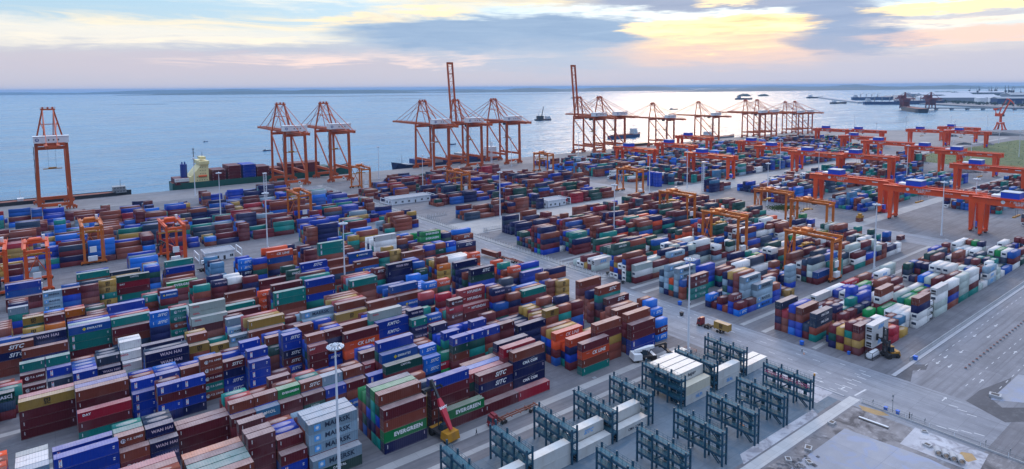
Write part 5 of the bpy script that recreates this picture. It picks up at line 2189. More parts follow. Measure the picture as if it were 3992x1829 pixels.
# ------------------------------------------------------------------ ship-to-shore cranes (origin: landside rail, centre; +y to sea)
def rail(mb, p, q, h=1.1, post=2.5, r=.04, m=0):
    p = Vector(p); q = Vector(q); n = max(1,int((q-p).length/post))
    for k in (h, h*.5): mb.bar(p+Vector((0,0,k)), q+Vector((0,0,k)), r*2, m=m)
    for i in range(n+1):
        c = p.lerp(q, i/n); mb.bar(c, c+Vector((0,0,h)), r*2, m=m)
def sts(name, loc, label, up, group):
    t = thing(name, loc, label, 'crane', group); A = M['sts']
    for sx in (-1,1):
        for y in (0,40):
            m = MB(); w = 2.4 if y == 0 else 1.9
            m.frustum(sx*10-w/2,y-w/2,sx*10+w/2,y+w/2,3.2, sx*9.4-w*.45,y-w*.42,sx*9.4+w*.45,y+w*.42,52); m.build('leg', A, t)
            b = MB()
            for k in (-1,1):
                b.box(sx*10+k*2.1-1.7,y-.8,1.2,sx*10+k*2.1+1.7,y+.8,2.6)
                for u in (-1,1): b.tube((sx*10+k*2.1+u*.9,y-.35,.6),(sx*10+k*2.1+u*.9,y+.35,.6),.6,n=10)
            b.box(sx*10-2.6,y-.7,2.4,sx*10+2.6,y+.7,3.4); b.build('bogie', A, t)
        m = MB(); m.box(sx*9.8-.7,.8,11,sx*9.8+.7,39.2,13.4); m.build('portal_beam', A, t)
        m = MB(); m.bar((sx*9.5,39.2,47),(sx*9.75,2,13.4),1.0); m.build('brace', A, t)
    for y in (0,40):
        m = MB(); m.box(-9.2,y-.9,3.2,9.2,y+.9,5.6); m.box(-5,y-.98,3.6,5,y-.92,5.0,1) if y == 0 else None; m.build('sill_beam', [A,M['rtg2']], t)
        m = MB(); m.box(-8.6,y-.8,47.2,8.6,y+.8,49.6); m.build('cross_beam', A, t)
    g = MB()
    for sx in (-1,1):
        g.box(sx*3.4-.65,-30,49.6,sx*3.4+.65,44,52.2); rail(g,(sx*4.6,-30,52),(sx*4.6,44,52),m=0)
        g.box(sx*4.1,-30,51.8,sx*4.9,44,52)
    for y in range(-30,45,9): g.box(-3,y,50.2,3,y+.7,51.4)
    g.build('girder', A, t)
    # A-frame
    f = MB()
    for sx in (-1,1):
        f.bar((sx*9.0,40,52),(sx*3.6,40,77),1.15); f.bar((sx*3.6,40,77),(sx*3.4,9,52),.8); f.bar((sx*3.5,40,77),(sx*3.5,27,52),.5)
        f.bar((sx*5.6,40,67.6),(sx*3.5,18,59.6),.45)
    f.box(-5,38.6,76.4,5,41.4,77.6); rail(f,(-5,38.6,77.6),(5,38.6,77.6)); rail(f,(-5,41.4,77.6),(5,41.4,77.6)); f.bar((-6,40,65),(6,40,65),.6)
    for x in (-3.4,0,3.2): f.box(x-.6,39.3,77.6,x+.6,40.7,79)
    f.build('a_frame', A, t)
    bm_ = MB(); Lb = 62
    if up:
        a = rad(84); d = Vector((0,math.cos(a),math.sin(a))); nrm = Vector((0,-math.sin(a),math.cos(a))); o0 = Vector((0,44,51)); Lb = 71
        P = lambda x,s,w=0: tuple(o0+d*s+nrm*w+Vector((x,0,0)))
        for sx in (-1,1): bm_.bar(P(sx*3.4,0),P(sx*3.4,Lb),1.3,2.4)
        for k in range(4,Lb,9): bm_.bar(P(-3.2,k),P(3.2,k),.45); bm_.bar(P(-3.2,k),P(3.2,min(Lb,k+9)),.25)
        bm_.bar(P(-4,Lb),P(4,Lb),2.6,2.6); bm_.bar(P(-4,Lb*.82),P(4,Lb*.82),1.2)
    else:
        for sx in (-1,1): bm_.hexa([(sx*3.4+u*.6,y,z) for y,z0,z1 in ((44,49.8,52.2),) for u,z in ((-1,z0),(1,z0),(1,z1),(-1,z1))]+[(sx*3.4+u*.55,106,z) for u,z in ((-1,50.4),(1,50.4),(1,52.0),(-1,52.0))])
        for k in range(46,107,10): bm_.box(-3,k-.3,50.4,3,k+.3,51.4)
        bm_.box(-4.2,105,50.2,4.2,107.5,52.2)
        for sx in (-1,1): rail(bm_,(sx*4.5,44,52),(sx*4.5,106,52))
    bm_.build('boom', A, t)
    for sx in (-1,1):
        m = MB(); m.bar((sx*3.5,40,77.2),(sx*3.4,-26,52.2),.42); m.build('backstay', A, t)
        m = MB()
        if up: m.bar((sx*3.5,41,77.2),(sx*3.4,47,74),.35)
        else: m.bar((sx*3.5,40,77.2),(sx*3.4,74,52.1),.34); m.bar((sx*3.5,40,77.2),(sx*3.4,101,52.1),.38)
        m.build('forestay', A, t)
    h = MB(); h.box(-11,-3.6,52.6,11,4.4,57.4,0); h.box(-11.3,-3.9,57.4,11.3,4.7,57.8,0)
    for x in (-1.5,1.5,4.5): h.box(x-.45,-3.66,54.3,x+.45,-3.6,55.4,2)
    disc_pts = [(-8.6+1.25*math.cos(i*math.pi/8),-3.64,55+1.25*math.sin(i*math.pi/8)) for i in range(16)]
    h.face(disc_pts,1); V_, F_ = text_geo('G',1.9,.05); n = len(h.v); h.v += [(-8.6+a,-3.68,55+b) for a,b in V_]; h.f += [[n+i for i in f] for f in F_]; h.m += [0]*len(F_)
    h.build('machinery_house', [M['white'],M['emblem'],M['dark']], t)
    c = MB(); c.box(-2.2,14,46.6,2.2,17.5,49.4); c.box(-3.2,8,49,3.2,20,49.7); c.box(-3,24,48.2,3,25,49.6)
    c.build('trolley', M['dark'], t)
    s = MB()
    for x in (-2.4,2.4): s.bar((x,11,49),(x,11,32),.09); s.bar((x,13,49),(x,13,32),.09)
    s.box(-6,11.4,31,6,12.6,31.6,1); s.box(-2.6,10.9,31.6,2.6,13.1,32.4,1); s.build('spreader', [M['dark'],M['yellow']], t)
    e = MB()
    for k in range(9): e.box(-11.6,-.6+.0*k,5+k*5,-10.6,1.6,5.12+k*5); rail(e,(-11.6,-.6,5.1+k*5),(-11.6,1.6,5.1+k*5),post=1.1); e.bar((-11.1,-.4 if k%2 else 1.4,5+k*5),(-11.1,1.4 if k%2 else -.4,10+k*5),.5,.12)
    e.build('stair', M['grey'], t)
    x_ = MB(); x_.box(1.5,-1.6,1.4,3.4,-.95,4.6,0); x_.box(1.9,-1.64,2.3,3,-1.6,3.6,1); x_.build('electrical_cabinet', [M['white'],M['dark']], t)
    return t
GS = 'ship-to-shore gantry cranes on the wharf'
low = sts('quay_crane', (11,593,0), 'orange quay crane standing alone beyond the barge, seen end-on with its white machinery house', False, GS)
hi = sts('quay_crane', (403,593,0), 'orange quay crane with raised boom between two cranes with lowered booms above the blue ship', True, GS)
dup(low,(197,593,0),'orange quay crane over the middle of the green container ship, boom lowered')
dup(low,(241,593,0),'orange quay crane over the bow of the green container ship, boom lowered')
dup(low,(358,593,0),'orange quay crane over the navy ship bow, left beside the crane with raised boom')
dup(low,(459,593,0),'orange quay crane beyond the raised boom, over the white ship bridge')
dup(hi,(606,593,0),'orange quay crane with raised boom at the start of the long crane row')
dup(low,(647,593,0),'orange quay crane close beside the raised-boom crane that starts the long row')
SG = [(757,.857,'smaller orange quay crane over the moored rusty barge'),(872,.857,'smaller orange quay crane standing alone in front of the golden water'),
 (1010,.857,'smaller orange quay crane, nearer of the close pair in the golden water'),(1047,.857,'smaller orange quay crane, farther of the close pair in the golden water'),
 (1140,.79,'small orange quay crane, second from the far end of the crane row'),(1176,.79,'small orange quay crane at the far end of the crane row')]
for x,s,lb in SG: dup(low,(x,593,0),lb,scale=s)
# ------------------------------------------------------------------ rubber-tyred yard gantries (origin: near side middle; +y over the stacks)
def rtg(name, loc, label, paint_, group):
    t = thing(name, loc, label, 'gantry crane', group); A = M[paint_]; SP = 22.5; H = 20
    for y in (0,SP):
        for sx in (-1,1):
            m = MB(); m.frustum(sx*4-.6,y-.5,sx*4+.6,y+.5,1.6, sx*4-.5,y-.55,sx*4+.5,y+.55,H-1.4); m.build('leg', A, t)
            for k in (-1,1):
                w = MB(); w.tube((sx*4+k*1.3,y-.42,.8),(sx*4+k*1.3,y+.42,.8),.8,n=12); w.build('wheel', M['tyre'], t)
        m = MB(); m.box(-5.4,y-.6,1.0,5.4,y+.6,2.0); m.box(-5.8,y-.5,.5,-5.4,y+.5,1.7); m.box(5.4,y-.5,.5,5.8,y+.5,1.7); m.build('sill_beam', A, t)
        m = MB(); m.box(-4.6,y-.5,H-1.4,4.6,y+.5,H-.1); m.build('end_beam', A, t)
    for sx in (-1,1):
        m = MB(); m.box(sx*4-.45,-1,H-.1,sx*4+.45,SP+1,H+1.2); rail(m,(sx*5,-1,H+.9),(sx*5,SP+1,H+.9),post=3); m.box(sx*4.45 if sx>0 else sx*5.05,-1,H+.8,sx*5.05 if sx>0 else sx*4.45,SP+1,H+.9); m.build('girder', A, t)
    tr = MB(); tr.box(-4.4,12,H+1.2,4.4,17,H+1.6,0); tr.box(-2.4,12.6,H+1.6,2.2,16,H+2.9,0); tr.tube((-3,13,H+2.2),(2.6,13,H+2.2),.7,n=10,m=0); tr.box(2.6,14,H+1.6,3.8,15.4,H+4,1); rail(tr,(-4.4,12,H+1.6),(4.4,12,H+1.6),m=0)
    tr.build('trolley', [A,M['white']], t)
    cb = MB(); cb.box(2.0,10.2,H-2.6,4.0,12.4,H-.2,0); cb.box(1.95,10.15,H-2.0,4.05,12.45,H-1.0,1); cb.build('driver_cab', [M['white'],M['glass']], t)
    s = MB()
    for x in (-2.2,2.2):
        for y in (13.6,15.2): s.bar((x,y,H+1.4),(x,y,15.2),.08,m=0)
    s.box(-6,13.9,14.4,6,14.9,14.9,1); s.box(-2.4,13.3,14.8,2.4,15.5,15.5,1)
    for x in (-5.8,5.6): s.box(x,13.2,14.1,x+.3,15.6,14.6,1)
    s.build('spreader', [M['dark'],M['yellow']], t)
    p = MB(); p.box(-2.6,-1.7,2.1,1.6,-.2,4.6,0); p.box(-2.2,-1.76,2.6,.6,-1.7,4.1,1); p.build('power_house', [M['white'],M['letter']], t)
    e = MB(); e.box(-1.6,-.9,6.6,1.4,-.35,9.6,0); e.build('sign_panel', M['white'], t)
    l = MB(); l.bar((4.9,-.3,2),(4.9,-.3,H),.5,.12); l.bar((-3.4,SP,4.5),(3.4,SP,H-2),.35); l.bar((3.4,SP,4.5),(-3.4,SP,H-2),.35); l.build('ladder', A, t)
    return t
GR = 'rubber-tyred yard gantries over the stacks'
r1 = rtg('yard_gantry', (-2,353.8,0), 'orange-red yard gantry second from the left edge of the yard, beside a fenced building lane', 'rtg2', GR)
dup(r1,(-17.5,359,0),'orange-red yard gantry cut by the left edge, nearest the photo border')
dup(r1,(56.6,365.6,0),'orange-red yard gantry beside the small whitewashed office and white van')
r2 = rtg('yard_gantry', (145,422,0), 'orange yard gantry by mustard containers in the middle of the left yard', 'rtg', GR)
dup(r2,(22,394,0),'orange yard gantry behind two orange-red gantries in the left yard')
dup(r2,(236,523,0),'orange yard gantry right at the foot of the quay crane over the ship bow')
dup(r2,(287,437,0),'orange yard gantry over dark stacks beyond the long white building')
dup(r2,(437,500,0),'orange yard gantry alone by the wharf, standing over a rust-red block')
dup(r2,(411,353.5,0),'orange yard gantry in front of the tall royal blue stack')
dup(r2,(342.5,250.6,0),'orange yard gantry over white and maroon boxes, by the red cluster of the middle yard')
dup(r2,(306.5,190.3,0),'orange yard gantry with lowered yellow spreader beyond the tall road light mast')
dup(r2,(297,135.3,0),'largest and nearest orange yard gantry across the road, above the truck lane')
dup(r2,(381,178,0),'orange yard gantry just in front of the nearest vermilion rail gantry')
dup(r2,(398,213,0),'orange yard gantry farthest right, beneath the vermilion rail gantry')
# ------------------------------------------------------------------ rail-mounted gantries
def rmg(name, loc, label, group, SP=46):
    t = thing(name, loc, label, 'rail gantry', group); A = M['rmg']; H = 20
    for y in (0,SP):
        for sx in (-1,1):
            m = MB(); m.frustum(sx*5.2-.8,y-.9,sx*5.2+.8,y+.9,1.8, sx*4.2-1.2,y-1.8,sx*4.2+1.2,y+1.8,H); m.build('leg', A, t)
            b = MB(); b.box(sx*5.2-2.3,y-.6,.9,sx*5.2+2.3,y+.6,1.9,0)
            for k in (-1.5,-.5,.5,1.5): b.tube((sx*5.2+k,y-.3,.45),(sx*5.2+k,y+.3,.45),.45,n=8,m=1)
            b.build('bogie', [A,M['dark']], t)
        m = MB(); m.box(-5,y-.55,1.9,5,y+.55,3.1); m.build('sill_beam', A, t)
        m = MB(); m.box(-3.2,y-1.5,H+.4,3.2,y+1.5,H+3); m.build('end_beam', A, t)
    for sx in (-1,1):
        m = MB(); m.box(sx*4.2-.85,-5,H-.7,sx*4.2+.85,SP+5,H+3.5,0); rail(m,(sx*5.6,-5,H+3.4),(sx*5.6,SP+5,H+3.4),post=3.5); m.box(min(sx*5.06,sx*5.9),-5,H+3.3,max(sx*5.06,sx*5.9),SP+5,H+3.42,0)
        if sx < 0:      # white lettering on the side that faces the road
            def side_text(txt,size,yc,zc,x=-5.08):
                V_,F_ = text_geo(txt,size,.02); n = len(m.v); m.v += [(x,yc-a,zc+b) for a,b in V_]; m.f += [[n+i for i in f] for f in F_]; m.m += [1]*len(F_)
            side_text('\u5e7f\u897f\u5317\u90e8\u6e7e\u6e2f',1.7,SP*.60,H+2.3); side_text('\u94a6\u5dde\u6e2f\u52a1',1.2,SP*.60,H+.8); side_text('40.5T-40M',.9,SP*.27,H+1.8)
            m.box(-5.1,2,H+1.5,-5.053,6,H+2.2,1); pts = [(-5.08,SP*.78+1.1*math.cos(i*.4),H+1.8+1.1*math.sin(i*.4)) for i in range(16)]; m.face(pts,1)
        m.build('girder', [A,M['letter']], t)
    h = MB(); h.box(-4.6,SP*.62,H+4.2,4.6,SP*.62+9,H+7.8,0); h.box(-4.8,SP*.62-.2,H+7.8,4.8,SP*.62+9.2,H+8.1,1); h.build('machinery_house', [M['blue'],M['farroof']], t)
    tr = MB(); tr.box(-5,SP*.62-1,H+3.5,5,SP*.62+11,H+4.2,0); tr.box(-3,SP*.62+9.2,H+4.2,3,SP*.62+14,H+5.4,1); tr.build('trolley', [A,M['white']], t)
    c = MB(); c.box(-1.2,SP*.55,H-3,1.4,SP*.55+2.4,H-.3,0); c.build('driver_cab', M['white'], t)
    s = MB()
    for x in (-2,2): s.bar((x,SP*.66,H+3.5),(x,SP*.66,14),.09,m=0)
    s.box(-6,SP*.66-.6,13.2,6,SP*.66+.6,14,1); s.build('spreader', [M['dark'],M['yellow']], t)
    e = MB(); e.box(-1.7,-1.4,2,1.7,1.4,5.4); e.build('cable_drum_house', M['blue'], t)
    return t
GG = 'rail-mounted gantries of the far yard'
g1 = rmg('rail_gantry', (470.5,130,0), 'nearest whole vermilion rail gantry, over bare ground beside a tall light mast', GG, 47)
for x,y,lb in [(461.5,75.5,'vermilion rail gantry cut by the right edge, next to the nearest whole one'),(487,190,'vermilion rail gantry left of the nearest whole one, behind the orange yard gantries'),
 (651,248,'vermilion rail gantry over pale blue stacks in the middle of the far yard'),(640,291,'vermilion rail gantry touching its twin above grey lanes, left of the pale blue stacks'),
 (544,352,'vermilion rail gantry beyond the lone teal stack, over cream-topped boxes'),(538,446,'vermilion rail gantry just right of the tall royal blue stack'),
 (638,143,'vermilion rail gantry above maroon boxes at the right edge, below the grass'),(758,194,'vermilion rail gantry standing against the grass, blue house at its right end'),
 (783,232,'vermilion rail gantry at the left end of the grass field'),(823,296,'dull red rail gantry beside the parked white boat'),
 (664,345,'vermilion rail gantry above the deep blue stack of the far yard'),(705,395,'vermilion rail gantry behind the deep blue stack'),(610,446,'vermilion rail gantry under the golden-water quay cranes'),
 (720,500,'vermilion rail gantry close to the wharf below the lone small quay crane'),(880,350,'vermilion rail gantry among turquoise boxes of the far yard'),(1010,400,'vermilion rail gantry with two blue houses near the shoreline'),
 (1000,445,'vermilion rail gantry at the end of the quay crane row'),(1080,340,'vermilion rail gantry by the bare quay, left one'),(1090,292,'vermilion rail gantry by the bare quay, next to the grass'),(1180,330,'farthest vermilion rail gantry at the water, by the bare quay')]:
    dup(g1,(x,y,0),lb)
# ------------------------------------------------------------------ light masts
def mast(name, loc, label, group, H=33.5, near=True):
    t = thing(name, loc, label, 'light mast', group)
    p = MB(); p.tube((0,0,0),(0,0,H),.42,.17,n=12); p.tube((0,0,0),(0,0,.5),.62,n=12); p.build('pole', M['galv'], t)
    r = MB(); n = 16
    for i in range(n):
        a = 2*math.pi*i/n; b = 2*math.pi*(i+1)/n
        for R_ in (1.25,.7): r.bar((R_*math.cos(a),R_*math.sin(a),H-.3),(R_*math.cos(b),R_*math.sin(b),H-.3),.1)
        if i%4==0: r.bar((0,0,H-.3),(1.3*math.cos(a),1.3*math.sin(a),H-.3),.1)
    r.tube((0,0,H-.2),(0,0,H+.35),.5,.15,n=10); r.build('ring', M['galv'], t)
    for i in range(14 if near else 8):
        a = 2*math.pi*i/(14 if near else 8); l = MB(); c = Vector((1.35*math.cos(a),1.35*math.sin(a),H-.35)); d = Vector((math.cos(a),math.sin(a),-.9)).normalized()
        l.tube(c-d*.1,c+d*.62,.16,.40,n=8); l.build('floodlight', M['lamp'], t)
    c = MB(); c.box(.3,-.35,.3,.75,.35,1.6); c.build('switch_box', M['white'], t)
    return t
GMm = 'floodlight masts of the yard'
ms = mast('light_mast', (52.4,135.4,0), 'nearest tall white light mast, standing before the grey containers with dark lettering', GMm)
for x,y,lb in [(176.3,129,'tall white light mast beside the road, just behind the teal racks'),(106.2,260.3,'white light mast rising among the stacks in the middle of the left yard'),(103.4,365.6,'white light mast behind the orange-red containers with white lettering'),
 (103.2,476,'white light mast left yard, in front of the ship superstructure'),(109,593.2,'white light mast on the wharf at the stern of the green ship'),(277.9,584,'white light mast on the wharf between the crane pairs'),(271,481.3,'white light mast at the corner of the long white building'),
 (258.2,349.3,'white light mast beside dark maroon stacks across the road'),(441.9,574.6,'white light mast on the wharf behind the solitary yard gantry'),(277.2,258.3,'white light mast in front of the orange cluster of containers'),(422,352.1,'white light mast before the tall royal blue stack'),
 (470.8,349.1,'white light mast right of the royal blue stack'),(443.4,254.8,'white light mast beside the small grass patch'),(653.8,361.9,'white light mast behind the lone teal stack'),(571.4,278.8,'white light mast left of two touching vermilion gantries'),
 (330.5,131.7,'white light mast at the near row of white containers across the road'),(437.2,136.8,'white light mast on bare ground before the nearest rail gantry'),(467.5,128.7,'white light mast against the leg of the nearest rail gantry'),(676.9,243.8,'white light mast at the right leg of the rail gantry over pale blue boxes'),
 (864.5,381.7,'white light mast in the middle of the turquoise boxes'),(977.9,227.1,'white light mast on the grass at the right edge'),(840.4,238.4,'white light mast on the grass behind the gantry legs'),(1168.6,355.8,'white light mast on the bare quay by the last rail gantry'),
 (345,590,'white light mast on the wharf between navy ship and white building'),(560,585,'white light mast on the wharf below the first raised boom of the long row'),(690,560,'white light mast on the wharf beside the departing ship'),(820,560,'white light mast below the lone small quay crane'),
 (1240,540,'white light mast near the quay corner beyond the cranes'),(1290,470,'white light mast on the quay corner by the water'),(1360,420,'white light mast at the water, in front of the coal heap'),(1420,380,'white light mast left of the red portal crane'),(1500,340,'white light mast right of the red portal crane'),(1180,300,'white light mast behind the grass field'),(1040,420,'white light mast by the shoreline rail gantries')]:
    dup(ms,(x,y,0),lb)
def lattice(loc, label):
    t = thing('lattice_mast', loc, label, 'lattice mast'); m = MB()
    for a in ((-.9,-.9),(.9,-.9),(.9,.9),(-.9,.9)): m.bar((*a,0),(*a,26),.22)
    for k in range(0,26,2):
        for p,q in (((-.9,-.9),(.9,-.9)),((.9,-.9),(.9,.9)),((.9,.9),(-.9,.9)),((-.9,.9),(-.9,-.9))): m.bar((*p,k),(*q,k+2),.1)
    m.build('tower', M['galv'], t); h = MB(); h.box(-1.4,-1.4,26,1.4,1.4,26.4); h.build('platform', M['galv'], t)
lattice((462.7,326.3,0),'white lattice mast beside the lone teal and grey stack'); lattice((143,505,0),'white lattice mast rising behind the mustard-box yard gantry'); lattice((440,612,0),'white lattice mast on the wharf beside the navy ship')
# ------------------------------------------------------------------ reefer racks
def rack(loc, label, group):
    t = thing('reefer_rack', loc, label, 'reefer rack', group); A = M['rack']; Y = [0,4.85,9.7,14.4]
    for y in Y:
        for x in (0,1.7): m = MB(); m.box(x-.19,y-.19,0,x+.19,y+.19,9.6 if x else 9.0); m.build('post', A, t)
    for z in (2.7,5.5,8.2):
        d = MB(); d.box(.1,0,z,1.6,14.4,z+.1,1); d.box(-.12,-.1,z-.55,.0,14.5,z+.1,0); d.box(1.7,-.1,z-.55,1.82,14.5,z+.1,0)
        for y in Y: d.box(0,y-.12,z-.4,1.7,y+.12,z,0)
        d.build('deck', [A,M['deckmesh']], t)
        r = MB(); rail(r,(.05,0,z+.1),(.05,14.4,z+.1),post=1.2,r=.025); rail(r,(1.65,0,z+.1),(1.65,14.4,z+.1),post=1.2,r=.025); r.build('railing', M['deckmesh'], t)
    for k,(z0,y0,y1) in enumerate(((0,1.2,4.6),(2.7,9.4,6),(5.5,1.2,4.6))):
        s = MB(); s.bar((.55,y0,z0),(.55,y1,z0+2.7),.12,.3); s.bar((1.2,y0,z0),(1.2,y1,z0+2.7),.12,.3)
        for i in range(1,9): f = i/9; s.box(.5,y0+(y1-y0)*f-.12,z0+2.7*f,1.25,y0+(y1-y0)*f+.12,z0+2.7*f+.04)
        s.build('stair', A, t)
    p = MB()
    for z in (2.9,5.7):
        for y in (2.4,7.2,12): p.box(1.75,y-.5,z,1.95,y+.5,z+1.2)
    p.build('socket_box', M['deckmesh'], t); return t
GK = 'teal steel reefer racks'
k0 = rack((99.9,106.4,0),'teal steel rack just left of the white container with blue lettering',GK)
for x,y,lb in [(71.4,106.4,'teal steel rack nearest the red-cab truck at the bottom edge'),(85.7,106.4,'teal steel rack left of two plain white containers, by the walking person'),(114.2,106.4,'teal steel rack between the blue-lettered and black-lettered white containers'),
 (128.4,106.4,'teal steel rack right of the white container with black lettering'),(142.6,106.4,'teal steel rack left of the four white-roofed reefers'),(158.4,106.4,'teal steel rack between the four white-roofed reefers and the pair of reefers'),(174.2,106.4,'teal steel rack nearest the road light mast'),
 (99.5,83.2,'empty teal rack of the front row, cut by the bottom edge'),(113.6,83.2,'empty teal rack of the front row, second from the bottom edge'),(127.9,83.2,'empty teal rack of the front row, third from the bottom edge'),
 (142.2,83.2,'empty teal rack left of the orange cones'),(156.4,83.2,'empty teal rack behind the orange cones, one short of the yellow-lamp rack'),(171,83.4,'empty teal rack with yellow lamp nearest the pale mud by the road')]:
    k1 = dup(k0,(x,y,0),lb)
rc = MB(); rail(rc,(.02,0,5.75),(.02,14.4,5.75),post=1.2,r=.05); rc.build('guardrail', paint('pink primer', (.6,.09,.22), .6), k1)
yl = MB(); yl.tube((1.75,-.1,9.6),(1.75,-.1,10.2),.25,.3,n=8); yl.build('warning_lamp', M['yellow'], k1)

# ------------------------------------------------------------------ white reefers standing in the racks
M['reefer'] = paint('dusty white reefer paint', (.58,.58,.56), .5, wear=.4, scale=.5, dirt=(.34,.27,.2))
def rf_mesh(h, txt, mat, tan=False):
    mb = MB(); X = 12.19; W = CWID
    mb.box(.04,.04,.16,X-.04,W-.04,h-.04,0)
    for x in (0,X-.17):
        for y in (0,W-.17): mb.box(x,y,0,x+.17,y+.17,h,0)
    for y in (0,W-.06): mb.box(.17,y,.02,X-.17,y+.06,.17,0); mb.box(.17,y,h-.12,X-.17,y+.06,h-.02,0)
    if txt:
        n = len(mb.m); put_text(mb, txt, 1.5 if len(txt) < 6 else 1.0, X*.55, h*.5, 1, bold=.03, shear=.25 if txt=='SITC' else 0)
    mb.box(.05,.02,h*.2,.35,.035,h*.8,2); 
    return mb.mesh('reefer_body', [M['sandy'] if tan else M['reefer'], M[mat], M['grey']])
M['sandy'] = paint('yellowed reefer paint', (.60,.55,.43), .5, wear=.4, dirt=(.4,.33,.25))
GRf = 'white reefers in the racks'
def reefer(x,y,z,label,txt='',mat='ln',tan=False,h=2.8):
    o = bpy.data.objects.new('reefer_container', rf_mesh(h,txt,mat,tan)); COL.objects.link(o); o.location = (x,y,z); tag(o,label,'container',GRf)
    d = bpy.data.objects.new('cooling_unit', _cool[2.75]); COL.objects.link(d); d.parent = o; return o
reefer(73.4,106.8,0,'white reefer in the rack bay at the bottom edge, lower of two'); reefer(73.4,106.8,2.8,'white reefer in the rack bay at the bottom edge, on top of its stack')
reefer(87.7,106.8,0,'grey-shaded plain white reefer, lower of two beside the walking-person rack'); reefer(87.7,106.8,2.8,'plain white reefer, upper of two beside the walking-person rack')
reefer(101.8,106.6,0,'white reefer under and in front of the blue-lettered one'); reefer(101.8,109.4,0,'white reefer hidden below the blue-lettered one'); reefer(101.8,109.4,2.8,'white reefer with large slanted blue lettering','SITC','lb')
reefer(116.2,106.6,0,'white reefer with black lettering on the ground between racks','CMA CGM','ln'); reefer(116.2,109.4,0,'white reefer behind the black-lettered one, on the ground'); reefer(116.2,109.4,2.8,'dusty pink-topped white reefer behind the black-lettered one, upper tier')
reefer(144.6,106.6,0,'white reefer with big pale blue letters on the ground, front of the four-roof block','HLPI','lb'); reefer(144.6,106.6,2.8,'yellow-topped reefer above the one with pale blue letters',tan=True)
for k,(lb,tx) in enumerate((('white-roofed reefer with faint dark lettering, first of four roofs',"hapag"),('white-roofed reefer, second of four roofs from the front',''),('white-roofed reefer, third of four roofs from the front',''),('white-roofed reefer, rearmost of four roofs',''))):
    for z in (0,2.8,5.6):
        lb2 = lb if z > 5 else {0:'ground-level white reefer ',2.8:'middle-tier white reefer '}[z]+'under the '+('first','second','third','rearmost')[k]+' of four white roofs'
        if z > 5 or k == 0: reefer(144.6,109.3+2.75*k,z,lb2,tx if z > 5 else '')
reefer(160.4,106.7,0,'white reefer with small blue emblem, lower of the pair behind the tallest rack','SEAL','lb'); reefer(160.4,106.7,2.8,'white reefer, upper of the pair behind the tallest rack')
reefer(176.4,106.7,0,'white reefer at the road end of the racks, lower one'); reefer(176.4,109.5,0,'white reefer at the road end of the racks, rear lower one'); 
reefer(160.5,126.6,0,'pale grey reefer on the ground beneath the white reach stacker arm','JINDO','ln')
# ------------------------------------------------------------------ tank containers
def tank(loc, label):
    t = thing('tank_container', loc, label, 'tank container', 'tank containers'); f = MB(); X = 6.06
    for x in (0,X-.15):
        for y in (0,CWID-.15): f.box(x,y,0,x+.15,y+.15,2.55)
    for y in (0,CWID-.12):
        for z in (0,2.43): f.box(.15,y,z,X-.15,y+.12,z+.12)
    for x in (0,X-.12):
        for z in (0,2.43): f.box(x,.15,z,x+.12,CWID-.15,z+.12)
    f.build('frame', M['dark'], t); c = MB(); c.tube((.35,1.22,1.3),(X-.35,1.22,1.3),1.08,n=20); c.tube((.12,1.22,1.3),(.35,1.22,1.3),.6,1.08,n=20); c.build('vessel', M['white'], t)
tank((218.4,86.2,0),'white tank container on the ground at the road end of the white row')
for k,lb in enumerate(('lowest','middle','topmost')): tank((271.2,88.0,2.6*k),lb+' white tank container of the tank stack in the white row')
# ------------------------------------------------------------------ trucks
def wheelset(mb, x, y, w, r=.5, m=1): mb.tube((x,y-w/2,r),(x,y+w/2,r),r,n=12,m=m)
def cab(t, mat):
    c = MB(); c.prism_x([(0,0),(0,0)],0,0) if 0 else None
    c.hexa([(-.05,-1.2,.8),(2.0,-1.2,.8),(2.0,1.2,.8),(-.05,1.2,.8),(.25,-1.15,3.0),(2.0,-1.15,3.25),(2.0,1.15,3.25),(.25,1.15,3.0)],0)
    c.box(-.15,-1.2,.35,.1,1.2,1.0,0); c.box(.9,-1.05,3.15,1.95,1.05,3.5,0); c.build('cab', M[mat], t)
    w = MB(); w.hexa([(.03,-1.02,1.75),(.06,-1.02,1.75),(.06,1.02,1.75),(.03,1.02,1.75),(.17,-1.0,2.8),(.22,-1.0,2.8),(.22,1.0,2.8),(.17,1.0,2.8)],0)
    for y in (-1.21,1.17): w.box(.55,y,1.8,1.4,y+.04,2.6,0)
    w.build('window', M['glass'], t)
    for y in (-.85,.85): l = MB(); l.box(-.18,y-.2,.6,-.12,y+.2,.85); l.build('headlight', M['letter'], t)
def truck(loc, rz, label, mat='redcab', trailer=13.2):
    t = thing('container_truck', loc, label, 'truck', None, rz); cab(t, mat)
    c = MB()
    for y in (-.45,.45): c.box(.4,y-.1,.75,5.2,y+.1,1.0,0); c.box(3.6,y-.12,1.15,3.6+trailer,y+.12,1.5,0)
    for k in range(5): x = 3.7+k*(trailer-.3)/4; c.box(x-.12,-1.2,1.2,x+.12,1.2,1.45,0)
    c.build('chassis', M['dark' if mat != 'redcab' or trailer < 10 else 'rust'], t)
    for x in (.95,3.6,4.8,trailer+.6,trailer+1.9):
        for y in (-1.0,1.0): w = MB(); wheelset(w,x,y,.42,m=0); w.build('wheel', M['tyre'], t)
    return t
truck((200.2,141.9,0), rad(-90), 'red truck with a mustard container driving on the road', 'redcab', 8.4)
container(20,2.6,'y/Z',199.0,134.4,1.5,'mustard container with dark emblem riding on the red truck',None,True,1.1,rad(-90))
truck((93.8,132.6,0), 0, 'red truck with an empty red trailer beside the green containers', 'redcab', 13.0)
truck((59.2,126.2,0), rad(180)+0, 'red truck cab peeking up at the bottom edge by the teal racks','redcab',5.0)
